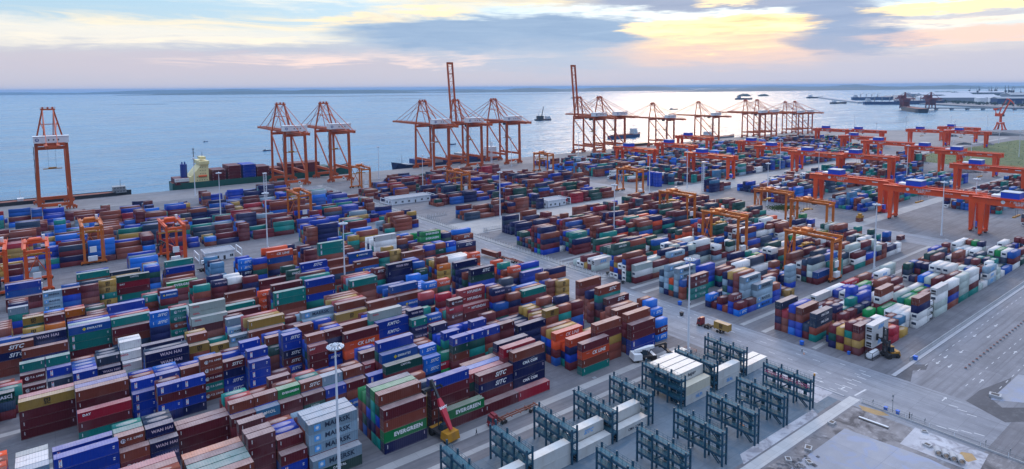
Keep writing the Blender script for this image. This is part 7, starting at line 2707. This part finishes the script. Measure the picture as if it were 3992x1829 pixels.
# ------------------------------------------------------------------ distant islands and shores
M['wood'] = ground_mat('distant woodland', (.045,.075,.05), (.03,.05,.04), (.07,.09,.06), None, .1, .01, .5, bump=.5)
M['mud'] = ground_mat('tidal flat', (.13,.12,.11), (.08,.08,.08), (.2,.19,.18), None, .2, .004)
def hills(name, pts, hmax, width, seed, mat='wood', label=None):
    """ridge following pts (x,y), real width and height"""
    r = random.Random(seed); mb = MB(); segs = []
    P = [Vector((x,y,0)) for x,y in pts]; tot = [0]
    for a,b in zip(P,P[1:]): tot.append(tot[-1]+(b-a).length)
    n = 130; prev = None; ph = [r.uniform(0,6.28) for _ in range(6)]
    for i in range(n+1):
        s = tot[-1]*i/n; k = max(j for j in range(len(tot)) if tot[j] <= s+1e-6); k = min(k,len(P)-2); f = (s-tot[k])/(tot[k+1]-tot[k]); c = P[k].lerp(P[k+1],f); d = (P[k+1]-P[k]).normalized(); nn = Vector((-d.y,d.x,0)); u = i/n
        h = hmax*(.42+.22*math.sin(u*19+ph[0])+.16*math.sin(u*43+ph[1])+.1*math.sin(u*91+ph[2])+.08*r.random())*min(1,8*u,8*(1-u)); h = max(1.2,h)
        row = [c+nn*width*w+Vector((0,0,-6 if abs(w)>.49 else h*q)) for w,q in ((-.5,0),(-.3,.35+.1*r.random()),(-.1,.8),(.05,1),(.25,.55),(.5,0))]
        if prev:
            for a in range(5): mb.face([prev[a],row[a],row[a+1],prev[a+1]])
        prev = row
    o = mb.build(name, M[mat]); tag(o,label,None,None,'structure'); return o
hills('far_hills', [(-9000,30000),(2000,21000),(8000,16500),(14000,14500),(22000,13500),(30000,6000)],115,3000,1)
hills('far_hills', [(1500,13800),(5500,11500),(9500,9800),(15000,8200),(22000,6000)],112,1500,2)
hills('far_hills', [(9000,7000),(13000,5800),(18000,4200),(26000,1000)],95,1600,3)
hills('far_hills', [(-16000,24000),(-5000,21500),(3000,17000)],40,900,4)
sheet('tidal_flat', [(1500,8000),(3000,7300),(5500,6700),(8200,6300),(8300,6600),(5200,7100),(2600,7900)], -4.5, M['mud'])
for i,(x,y,l,w) in enumerate(((1200,5600,700,60),(2600,5200,900,70),(3700,5400,800,60),(5100,5200,900,60),(4300,4300,420,40),(6600,4500,800,60),(2200,4300,380,40),(600,4900,500,45),(6000,3700,500,50),(7200,3800,900,60))):
    sheet('tidal_flat', [(x-l/2*math.cos(.5)+w*math.sin(k*1.05+i)*1.2+ (l/2)*(1+math.cos(k*math.pi/5))*.8*math.cos(-.55), y+(l/2)*(math.cos(k*math.pi/5))*.8*math.sin(-.55)+w*math.sin(k*math.pi/5)) for k in range(10)], -4.45, M['mud'])
for i,(x,y,s,h) in enumerate(((5230,3260,95,18),(5330,3130,70,14),(3700,3900,50,8))):
    r = random.Random(i+20); mb = MB(); n = 18; rings = []
    for k,(q,z) in enumerate(((1.15,-6),(1,0),(.8,.45),(.5,.8),(.2,1))): rings.append([(x+s*q*math.cos(6.283*j/n)*(.8+.35*r.random()), y+s*.45*q*math.sin(6.283*j/n)*(.8+.35*r.random()), z*h*(.8+.4*r.random()) if k else -6) for j in range(n)])
    for a,b in zip(rings,rings[1:]):
        for j in range(n): mb.face([a[j],a[(j+1)%n],b[(j+1)%n],b[j]])
    mb.face(rings[-1]); tag(mb.build('island', M['wood']),None,None,None,'structure')
# far port peninsula on the right
mb = MB(); mb.prism([(2960,640),(2880,560),(2700,-900),(9000,-2500),(9500,1500),(7600,2600),(5200,2100),(4300,1650),(3900,1450),(3420,1180),(3150,900)],-9,.5); tag(mb.build('far_port_land', GM['quay']),None,None,None,'structure')
GWh = 'sheds of the far port'
def shed(x,y,lx,ly,h,rz,label,wm='farwall',rm='farroof'):
    t = thing('warehouse', (x,y,.5), label, 'warehouse', GWh, rad(rz)); w = MB(); w.box(-lx/2,-ly/2,0,lx/2,ly/2,h); w.build('wall', M[wm], t)
    r = MB(); r.prism_x([(-ly/2-1,h),(ly/2+1,h),(0,h+ly*.12)],-lx/2-1,lx/2+1); r.build('roof', M[rm], t)
    d = MB()
    for k in range(-2,3): d.box(k*lx/6-3,-ly/2-.2,0,k*lx/6+3,-ly/2-.01,h*.6)
    d.build('door', M['grey'], t)
for i,a in enumerate(((3760,1120,330,70,24,-50,'long grey shed along the far shore beyond the jetty'),(3560,840,200,60,26,-50,'big dark shed at the right edge of the far port','bluehull','grey'),(4300,1250,260,90,22,-48,'pale-roofed shed behind the white tanks'),(4700,1500,300,90,26,-46,'pale-roofed shed in the middle of the far port'),(5200,1750,280,90,24,-46,'pale-roofed shed near the far pier'),
   (4200,900,320,90,34,-50,'tallest shed with red stripe at the right edge','farwall','grey'),(5100,1150,300,80,24,-48,'shed deep in the far port, left one'),(5600,900,360,90,30,-50,'shed deep in the far port, right one'),(6100,1700,340,80,24,-45,'shed close to the horizon in the far port'),(4900,700,300,80,26,-50,'dark shed at the right edge of the far port','bluehull','farroof'))): shed(*a)
for i,(x,y,r,h,lb) in enumerate(((3560,985,24,26,'white round tank by the far shore, left of two'),(3660,960,24,26,'white round tank by the far shore, right of two'),(4150,1420,40,16,'low white tank behind the long shed'),(4420,1520,40,16,'low white tank in the middle of the far port'),(4050,1250,36,16,'low white tank behind the pair of round tanks'),(4700,1250,44,18,'low wide white tank among the far sheds'))):
    t = thing('storage_tank', (x,y,.5), lb, 'tank', 'white tanks of the far port'); m_ = MB(); m_.tube((0,0,0),(0,0,h),r,n=24); m_.build('shell', M['white'], t); m_ = MB(); m_.tube((0,0,h),(0,0,h+r*.18),r*1.01,r*.2,n=24); m_.build('roof', M['farroof'], t)
def treeline(pts, h, w, seed, label):
    r = random.Random(seed); mb = MB(); P = [Vector((x,y,0)) for x,y in pts]
    for a,b in zip(P,P[1:]):
        n = int((b-a).length/9)
        for i in range(n):
            c = a.lerp(b,(i+r.random())/n)+Vector((r.uniform(-w,w),r.uniform(-w,w),0))
            for k in range(5):
                q = c+Vector((r.uniform(-5,5),r.uniform(-5,5),r.uniform(.2,1)*h)); s = r.uniform(3,6.5); e = [q+Vector((math.cos(t_+k),math.sin(t_+k),r.uniform(-.6,.6)))*s for t_ in (0,2.1,4.2)]
                mb.face(e); mb.face([q+Vector((0,0,s*.8)),e[0],e[1]]); mb.face([q+Vector((0,0,s*.8)),e[1],e[2]])
    tag(mb.build('woods', M['wood']),label,'trees',None,'stuff')
treeline([(3000,560),(3420,1000),(3800,1300)],12,14,1,'dark belt of trees along the far shore'); treeline([(3700,500),(4200,700),(5200,1000)],16,60,2,'dark woods behind the far sheds'); treeline([(5200,1300),(6400,1900),(7400,2400)],18,90,3,'blue-green woods at the back of the far port')
# jetty with ship loader
t = thing('jetty', (2674,926,0), 'long grey jetty on piers reaching the ship loader', 'jetty'); q = MB(); e = Vector((420,-470,0)); dv = e.normalized(); a_ = Vector((-dv.y,dv.x,0))*7
q.hexa([-dv*60-a_+Vector((0,0,1)),e-a_+Vector((0,0,1)),e+a_+Vector((0,0,1)),-dv*60+a_+Vector((0,0,1))]+[v+Vector((0,0,5)) for v in (-dv*60-a_,e-a_,e+a_,-dv*60+a_)]); q.build('deck', M['grey'], t)
for k in range(13): p_ = MB(); c_ = e*(k/12); p_.hexa([c_+dv*sx*3+a_*sy*.9+Vector((0,0,z)) for z,ss in ((-8,1),(1.2,1.6)) for sx,sy in ((-ss,-1),(ss,-1),(ss,1),(-ss,1))]); p_.build('pier', M['conc'], t)
M['farred'] = paint('faded dark red', (.20,.03,.03), .7)
def unloader(loc, rz, label):
    t = thing('ship_unloader', loc, label, 'crane', 'cranes of the far port', rz); A = M['farred']
    for x in (-12,12):
        for y in (-10,10): m = MB(); m.bar((x,y,0),(x*.8,y,32),3); m.build('leg', A, t)
    m = MB(); m.box(-14,-14,30,14,14,36); m.box(-4,-60,36,4,60,40); m.bar((0,-6,40),(0,0,62),3); m.bar((0,6,40),(0,0,62),3); m.bar((0,0,62),(0,-52,40),1.2); m.bar((0,0,62),(0,52,40),1.2); m.box(-10,8,40,10,28,50); m.build('boom', A, t)
    m = MB(); m.frustum(-9,-9,9,9,14,-12,-12,12,12,28); m.build('hopper', A, t)
unloader((2640,970,1),rad(-40),'dark red ship unloader on the jetty head, left of two'); unloader((2690,900,1),rad(-40),'dark red ship unloader on the jetty head, right of two')
t = thing('bulk_carrier', (2420,830,0), 'dark bulk carrier lying under the ship unloaders', 'ship', None, rad(31)); hull(t,330,38,14,5,'blackhull'); bridge(t,290,28,20,9,5,'rust'); 
for i,(x,y,s,lb) in enumerate(((3260,1380,1.,'grey freighter at the far pier, left one'),(3420,1300,1.2,'grey freighter at the far pier, right one'),(4200,1850,1.3,'grey freighter by the farthest pier'))):
    t = thing('freighter', (x,y,0), lb, 'ship', 'freighters at the far pier', rad(-45)); hull(t,190*s,30*s,14*s,4,'bluehull'); bridge(t,10,24,22,9*s,6,'ivory'); q = MB()
    for k in range(4): q.bar((50+k*34,0,10),(50+k*34,0,34),3); q.bar((50+k*34,0,30),(70+k*34,0,40),1.6)
    q.build('deck_crane', M['grey'], t)
q = MB(); q.hexa([(3430,1480,-8),(3500,1480,-8),(4700,2250,-8),(4640,2290,-8)]+[(x,y,3) for x,y in ((3430,1480),(3500,1480),(4700,2250),(4640,2290))]); tag(q.build('far_pier', M['conc']),'long grey pier with freighters before the far port','pier')
r = random.Random(9)
for i in range(16):
    x = 5200+r.uniform(0,2300); y = 1300+(x-5200)*.38+r.uniform(-150,150); hh = r.uniform(55,85)
    t = thing('harbour_crane', (x,y,.5), 'thin dark harbour crane silhouette on the far port skyline', 'crane', 'harbour cranes on the far skyline', r.uniform(0,6)); m = MB(); m.bar((-6,0,0),(0,0,hh*.6),2.4); m.bar((6,0,0),(0,0,hh*.6),2.4); m.build('tower', M['dark'], t); m = MB(); m.bar((0,0,hh*.6),(10,0,hh),3,3,1,1); m.box(-8,-4,hh*.45,4,4,hh*.6); m.build('jib', M['dark'], t)
# portal crane on the quay corner
t = thing('portal_crane', (1545,392,0), 'tall red slewing portal crane on the quay by the water', 'crane', None, rad(-12)); A = M['rmg']
for x in (-6,6):
    for y in (-7,7): m = MB(); m.bar((x,y,1),(x*.55,y*.55,13),2.2); m.box(x-3.5,y-.8,0,x+3.5,y+.8,1.6); m.build('leg', A, t)
m = MB(); m.box(-5,-5,12,5,5,15.5); m.tube((0,0,15.5),(0,0,27),2.4,2.0,n=12); m.build('tower', A, t)
m = MB(); m.box(-3.5,-4,27,4,9,33,0); m.box(-2.5,-6.5,27.5,0,-4,31,1); m.bar((0,3,33),(0,0,44),1.6); m.bar((0,9,33),(0,10,41),1.2); m.box(-2.2,8,39,2.2,13,43,0); m.bar((0,11,41),(0,0,45),1.2); m.build('slewing_house', [A,M['glass']], t)
m = MB(); m.bar((0,-3,31),(0,-15,60),2.4,2.6,1.6,1.6); m.bar((0,-15,60),(0,-22,52),1.6,2.0,.8,.8); m.bar((0,-15,60),(0,-9,63),1.4); m.bar((0,0,44),(0,-9,63),.7); m.bar((0,-21.5,52),(0,-21.5,34),.15); m.build('jib', A, t)
# coal heap, grass, parked boat and bits on the bare quay
def heap(name, x, y, l, w, h, rz, mat, seed, kind='structure', label=None, cat=None):
    r = random.Random(seed); mb = MB(); n = 20; rings = [[(l/2*q*math.cos(6.283*j/n)*(.9+.2*r.random()), w/2*q*math.sin(6.283*j/n)*(.9+.2*r.random()), z*h*(.85+.3*r.random())) for j in range(n)] for q,z in ((1,0),(.75,.5),(.45,.85),(.15,1))]
    for a,b in zip(rings,rings[1:]):
        for j in range(n): mb.face([a[j],a[(j+1)%n],b[(j+1)%n],b[j]])
    mb.face(rings[-1]); o = mb.build(name, mat, None, (x,y,.02)); o.rotation_euler.z = rad(rz); return tag(o,label,cat,None,kind)
heap('coal_heap', 1375,352,95,22,5,-44,M['blackhull'],3,None,'long black coal heap on the bare quay','heap')
for i,(x,y,l,lb) in enumerate(((1130,330,26,'short black heap beside the grass'),(1290,395,22,'small dark heap near the quay edge'),(1150,305,20,'low grey heap at the edge of the grass'),(770,224,40,'low dark earth bank in front of the grass field'))): heap('earth_heap',x,y,l,8,3,-40,M['blackhull'] if i<2 else GM['dirt'],30+i,None,lb,'heap')
mg_ = ground_mat('rough grass', (.07,.115,.03), (.045,.075,.025), (.12,.14,.05), None, .3, .03, .7, (.10,.115,.03), .3)
mb = MB(); r = random.Random(3); nx, ny = 60, 30; gp = {}
for i in range(nx+1):
    for j in range(ny+1):
        x = 815+430*i/nx; y = 188+132*j/ny-(i/nx)*18; x += (j/ny)*40
        gp[i,j] = (x,y,.03+(r.random()*.9 if 0<i<nx and 0<j<ny else 0))
for i in range(nx):
    for j in range(ny): mb.face([gp[i,j],gp[i+1,j],gp[i+1,j+1],gp[i,j+1]])
for k in range(1500):
    x = r.uniform(818,1260); y = r.uniform(180,315); s = r.uniform(.3,.7); a = r.uniform(0,6.28); d = Vector((math.cos(a),math.sin(a),0))*s
    if not (188-(x-815)/430*18 < y < 318-(x-815)/430*18): continue
    c = Vector((x,y,.4)); mb.face([c-d,c+d,c+Vector((r.uniform(-.5,.5),r.uniform(-.5,.5),s*r.uniform(.7,1.5)))])
tag(mb.build('grass', mg_),'rough green grass field behind the gantries','grass',None,'stuff')
mb = MB()
for k in range(900):
    x = r.gauss(446,6); y = r.gauss(243,5); s = r.uniform(.3,.9); a = r.uniform(0,6.28); d = Vector((math.cos(a),math.sin(a),0))*s; c = Vector((x,y,.05)); mb.face([c-d,c+d,c+Vector((0,0,s*.7))])
mb.face([(438,236,.02),(452,236,.02),(456,246,.02),(444,252,.02),(436,247,.02)]); tag(mb.build('grass', mg_),'small green grass patch beside the pale blue containers','grass',None,'stuff')
t = thing('parked_boat', (783,303,5.5), 'white motor boat standing on the ground before the grass', 'boat', None, rad(20)); hull(t,15,4.2,2.2,.6,'ivory'); q = MB(); q.box(4,-1.4,-3,9,1.4,-1.5); q.build('cabin', M['glass'], t)
t.location.z = 5.2
mo = MB(); mo.box(-2.5,-1.4,0,2.5,1.4,1.4); mo.box(-1.2,-1,1.4,1.2,1,2.8); mo.build('yard_hopper', M['yellow'], None, (441,186,2.6))
o = bpy.data.objects['yard_hopper']; tag(o,'yellow machine standing on a brown box on the bare ground','machine'); container(20,2.6,'b',438,185,0,'brown box carrying a yellow machine on the bare ground',None,True)
container(20,2.6,'m',404,147,0,'lone maroon container standing on the bare ground near the rail gantry',None,True); 
rd = MB(); rd.box(-6,-1.2,.3,6,1.2,.8); rd.box(-6,-1.2,.8,-5.2,1.2,2.6); rd.box(5.2,-1.2,.8,6,1.2,2.0); o = rd.build('flat_rack', M['red'], None,(489,188,0)); tag(o,'empty red flat rack lying on the grey ground beyond the orange gantry','flat rack')

# ------------------------------------------------------------------ sky, sun, haze, camera
SUN_AZ = 36.0; SUN_EL = 24.0
w = bpy.data.worlds.new('World'); SC.world = w; w.use_nodes = True; t = w.node_tree; t.nodes.clear()
out = N(t,'ShaderNodeOutputWorld'); bg = N(t,'ShaderNodeBackground'); L(t, bg.outputs[0], out.inputs[0])
ns = N(t,'ShaderNodeTexSky'); ns.sky_type = 'NISHITA'; ns.sun_disc = False; ns.sun_elevation = rad(SUN_EL); ns.sun_rotation = rad(90-SUN_AZ); ns.altitude = 90; ns.air_density = 1.2; ns.dust_density = 1.5; ns.ozone_density = 2.
tc = N(t,'ShaderNodeTexCoord'); sp = N(t,'ShaderNodeSeparateXYZ'); L(t, tc.outputs['Generated'], sp.inputs[0])
X, Y, Z = sp.outputs
# azimuth (degrees, positive to the right of the middle of the bay) and elevation (degrees) of the looking direction
FW = 0.9140072679519704
az = mth(t,'MULTIPLY', mth(t,'ARCTAN2', mth(t,'SUBTRACT', mth(t,'MULTIPLY',X,math.sin(FW)), mth(t,'MULTIPLY',Y,math.cos(FW))), mth(t,'ADD', mth(t,'MULTIPLY',X,math.cos(FW)), mth(t,'MULTIPLY',Y,math.sin(FW)))), 180/math.pi)
el = mth(t,'MULTIPLY', mth(t,'ARCSINE', Z), 180/math.pi)
cv = N(t,'ShaderNodeCombineXYZ'); L(t, mth(t,'MULTIPLY',az,.05), cv.inputs[0]); L(t, mth(t,'MULTIPLY',el,.28), cv.inputs[1])
cv2 = N(t,'ShaderNodeCombineXYZ'); L(t, mth(t,'MULTIPLY_ADD',az,.05,9.), cv2.inputs[0]); L(t, mth(t,'MULTIPLY',el,.55), cv2.inputs[1])
na = noise(t, cv.outputs[0], 2.4, 7, .58, .3); nb_ = noise(t, cv2.outputs[0], 2.2, 8, .62, .8); nc = noise(t, cv.outputs[0], 9, 6, .6); nd = noise(t, cv2.outputs[0], 3.2, 7, .62, .4)
azw = mth(t,'ADD', az, mth(t,'MULTIPLY_ADD', na, 11., -5.5)); elw = mth(t,'ADD', el, mth(t,'MULTIPLY_ADD', nb_, 2.2, -1.1)); elw = mth(t,'ADD', elw, mth(t,'MULTIPLY_ADD', nc, 1.2, -.6))
def blob(a0, e0, ra, re, soft=.5, a_=None, e_=None):
    q = mth(t,'SQRT', mth(t,'ADD', mth(t,'POWER', mth(t,'ABSOLUTE', mth(t,'DIVIDE', mth(t,'SUBTRACT',a_ or azw,a0), ra)), 2.), mth(t,'POWER', mth(t,'ABSOLUTE', mth(t,'DIVIDE', mth(t,'SUBTRACT',e_ or elw,e0), re)), 2.)))
    n = N(t,'ShaderNodeMapRange', interpolation_type='SMOOTHSTEP'); L(t, q, n.inputs[0]); n.inputs[1].default_value = 1+soft; n.inputs[2].default_value = 1-soft; n.inputs[3].default_value = 0; n.inputs[4].default_value = 1; return n.outputs[0]
def over_(c, f, col, k=1.): return mixc(t, mth(t,'MULTIPLY', f, k), c, col)
e01 = mth(t,'DIVIDE', el, 90., clamp=True)
base = ramp(t, e01, [(0,(.56,.52,.60)),(.022,(.62,.58,.64)),(.05,(.46,.61,.75)),(.075,(.38,.59,.78)),(.3,(.44,.60,.84)),(1,(.52,.64,.88))])
nis = mixc(t, 1., ns.outputs[0], (.10,.10,.10), 'MULTIPLY')
c = mixc(t, .25, base, nis)
streak = ramp(t, nb_, [(.44,0.),(.60,1.)]); streak2 = ramp(t, nd, [(.38,0.),(.62,1.)])
# veil of pale lilac low down, thin cream streaks high on the left
c = over_(c, blob(0,1.2,80,2.2,.7), (.49,.49,.58), .9)
c = over_(c, blob(-26,2.2,18,1.1,.8), (.54,.50,.57), .7)
c = over_(c, mth(t,'MULTIPLY', streak, blob(-24,4.9,18,1.25,.5)), (.86,.78,.62), .95)
c = over_(c, blob(-31,4.3,15,.8,.7), (.90,.83,.72), .7)
c = over_(c, mth(t,'MULTIPLY', streak2, blob(-19,8.0,13,.9,.5)), (.95,.88,.75), .7)
c = over_(c, blob(-15,3.4,15,.6,.6), (.42,.48,.60), .65)
c = over_(c, mth(t,'MULTIPLY', streak, blob(-9,2.6,18,.6,.6)), (.93,.72,.64), .8)
# broad cream band along the top of the dark mass
c = over_(c, blob(1,8.3,13,1.15,.35), mixc(t, streak2, (.72,.68,.60), (1.0,.85,.58)), 1.)
c = over_(c, blob(-14,6.0,5,.38,.6), (.95,.80,.56), .9)
c = over_(c, blob(-8,6.8,4.6,.5,.5), (.98,.82,.56), .95)
# blue-grey mass across the middle
c = over_(c, blob(1,4.8,15.5,1.7,.25), mixc(t, nd, (.23,.34,.52), (.38,.50,.66)), 1.)
c = over_(c, blob(6,2.7,13,1.3,.6), (.42,.50,.63), .85)
c = over_(c, mth(t,'MULTIPLY', streak, blob(-4,2.5,7,.5,.6)), (.90,.72,.66), .6)
# grey bank along the top on the right and the plume that divides the openings
c = over_(c, blob(22,7.6,17,1.15,.22), mixc(t, nd, (.27,.33,.47), (.44,.49,.62)), 1.)
c = over_(c, blob(27.5,4.8,4.6,2.6,.25), mixc(t, nd, (.25,.33,.50), (.38,.46,.62)), 1.)
# golden opening and glow round the hidden sun
c = over_(c, blob(18.5,2.7,9,1.2,.6), (.88,.62,.50), .85)
c = over_(c, blob(18.6,5.1,6.6,1.0,.22), mixc(t, streak2, (.95,.66,.38), (1.45,1.12,.60)), 1.)
c = over_(c, blob(18.4,3.9,6.0,.9,.4), mixc(t, streak2, (.88,.63,.46), (1.15,.86,.52)), .9)
c = over_(c, blob(13.2,5.5,3.0,.35,.4), (1.1,.88,.56), .95)
c = over_(c, blob(19.5,7.25,2.4,.36,.45), (1.1,.88,.56), .95)
c = over_(c, blob(28.8,3.3,4.0,.9,.4), (.34,.41,.56), .9)
c = over_(c, blob(36.6,5.7,6.6,.42,.3), (1.05,.85,.54), 1.)
c = over_(c, blob(36.5,5.0,6.0,.3,.5), (.56,.54,.60), .8)
c = over_(c, mth(t,'MULTIPLY', streak2, blob(35,4.6,5,.3,.5)), (1.1,.92,.72), .8)
c = over_(c, blob(37,3.75,7,.6,.4), (.90,.64,.54), .9)
c = over_(c, blob(34,1.0,24,1.4,.7), (.50,.51,.62), .7)
# broken cloud and extra brightness added overhead, out of frame, for ambient light
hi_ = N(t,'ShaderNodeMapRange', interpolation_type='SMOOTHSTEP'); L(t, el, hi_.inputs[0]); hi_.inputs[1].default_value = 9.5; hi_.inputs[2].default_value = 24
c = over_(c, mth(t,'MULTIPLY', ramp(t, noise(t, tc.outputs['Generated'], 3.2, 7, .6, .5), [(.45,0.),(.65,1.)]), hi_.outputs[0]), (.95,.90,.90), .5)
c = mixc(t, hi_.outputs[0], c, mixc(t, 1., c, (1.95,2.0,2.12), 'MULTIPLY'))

# the sky opposite the sunset is dimmer, most of all low down
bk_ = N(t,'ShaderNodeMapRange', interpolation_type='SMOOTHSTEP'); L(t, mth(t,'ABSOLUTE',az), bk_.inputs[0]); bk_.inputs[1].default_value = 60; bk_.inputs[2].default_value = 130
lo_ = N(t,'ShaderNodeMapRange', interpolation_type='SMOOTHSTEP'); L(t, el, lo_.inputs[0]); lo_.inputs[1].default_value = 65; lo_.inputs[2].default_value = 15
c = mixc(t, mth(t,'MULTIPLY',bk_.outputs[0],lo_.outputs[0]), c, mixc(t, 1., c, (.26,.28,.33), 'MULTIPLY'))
below = mth(t,'LESS_THAN', el, -.6); c = mixc(t, below, c, (.20,.24,.34))
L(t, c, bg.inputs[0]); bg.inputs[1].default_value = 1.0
sl = bpy.data.lights.new('sun','SUN'); sl.energy = 1.0; sl.angle = rad(18); sl.color = (1,.68,.38); so2 = bpy.data.objects.new('sun', sl); COL.objects.link(so2)
d = Vector((math.cos(rad(SUN_AZ))*math.cos(rad(SUN_EL)), math.sin(rad(SUN_AZ))*math.cos(rad(SUN_EL)), math.sin(rad(SUN_EL)))); so2.rotation_euler = d.to_track_quat('Z','Y').to_euler()
hz = MB(); hz.box(-30000,-2900,-10,42000,42000,130); m = bpy.data.materials.new('haze'); m.use_nodes = True; ht = m.node_tree; ht.nodes.clear(); ho = ht.nodes.new('ShaderNodeOutputMaterial'); hv = ht.nodes.new('ShaderNodeVolumePrincipled')
hv.inputs['Color'].default_value = (.32,.52,.76,1); hv.inputs['Density'].default_value = .000045; hv.inputs['Anisotropy'].default_value = 0.; ht.links.new(hv.outputs[0], ho.inputs['Volume'])
ho_ = hz.build('haze', m); tag(ho_,None,None,None,'stuff')
cam = bpy.data.cameras.new('camera'); co = bpy.data.objects.new('camera', cam); COL.objects.link(co); SC.camera = co
f_, cy_, yaw, pitch, roll, Hc = (2430.075493101038, 557.7626038095674, 0.9140072679519704, 0.0891162375451461, -0.007047565651766545, 92.28632514046049)
fw = Vector((math.cos(yaw)*math.cos(pitch), math.sin(yaw)*math.cos(pitch), -math.sin(pitch))); rt = Vector((math.sin(yaw),-math.cos(yaw),0)); up = rt.cross(fw)
r2 = rt*math.cos(roll)+up*math.sin(roll); u2 = -rt*math.sin(roll)+up*math.cos(roll)
mw = Matrix((( r2.x,u2.x,-fw.x,0),(r2.y,u2.y,-fw.y,0),(r2.z,u2.z,-fw.z,Hc),(0,0,0,1))); co.matrix_world = mw
cam.sensor_width = 36; cam.lens = 36*f_/3992; cam.shift_x = 0; cam.shift_y = -(1829/2-cy_)/3992; cam.clip_start = 1; cam.clip_end = 120000
SC.view_settings.view_transform = 'Standard'; SC.view_settings.look = 'None'; SC.view_settings.exposure = .30; SC.view_settings.gamma = 1
SC.cycles.use_denoising = True; SC.cycles.max_bounces = 5; SC.cycles.diffuse_bounces = 2; SC.cycles.glossy_bounces = 3; SC.cycles.volume_bounces = 1
SC.cycles.sample_clamp_indirect = 6
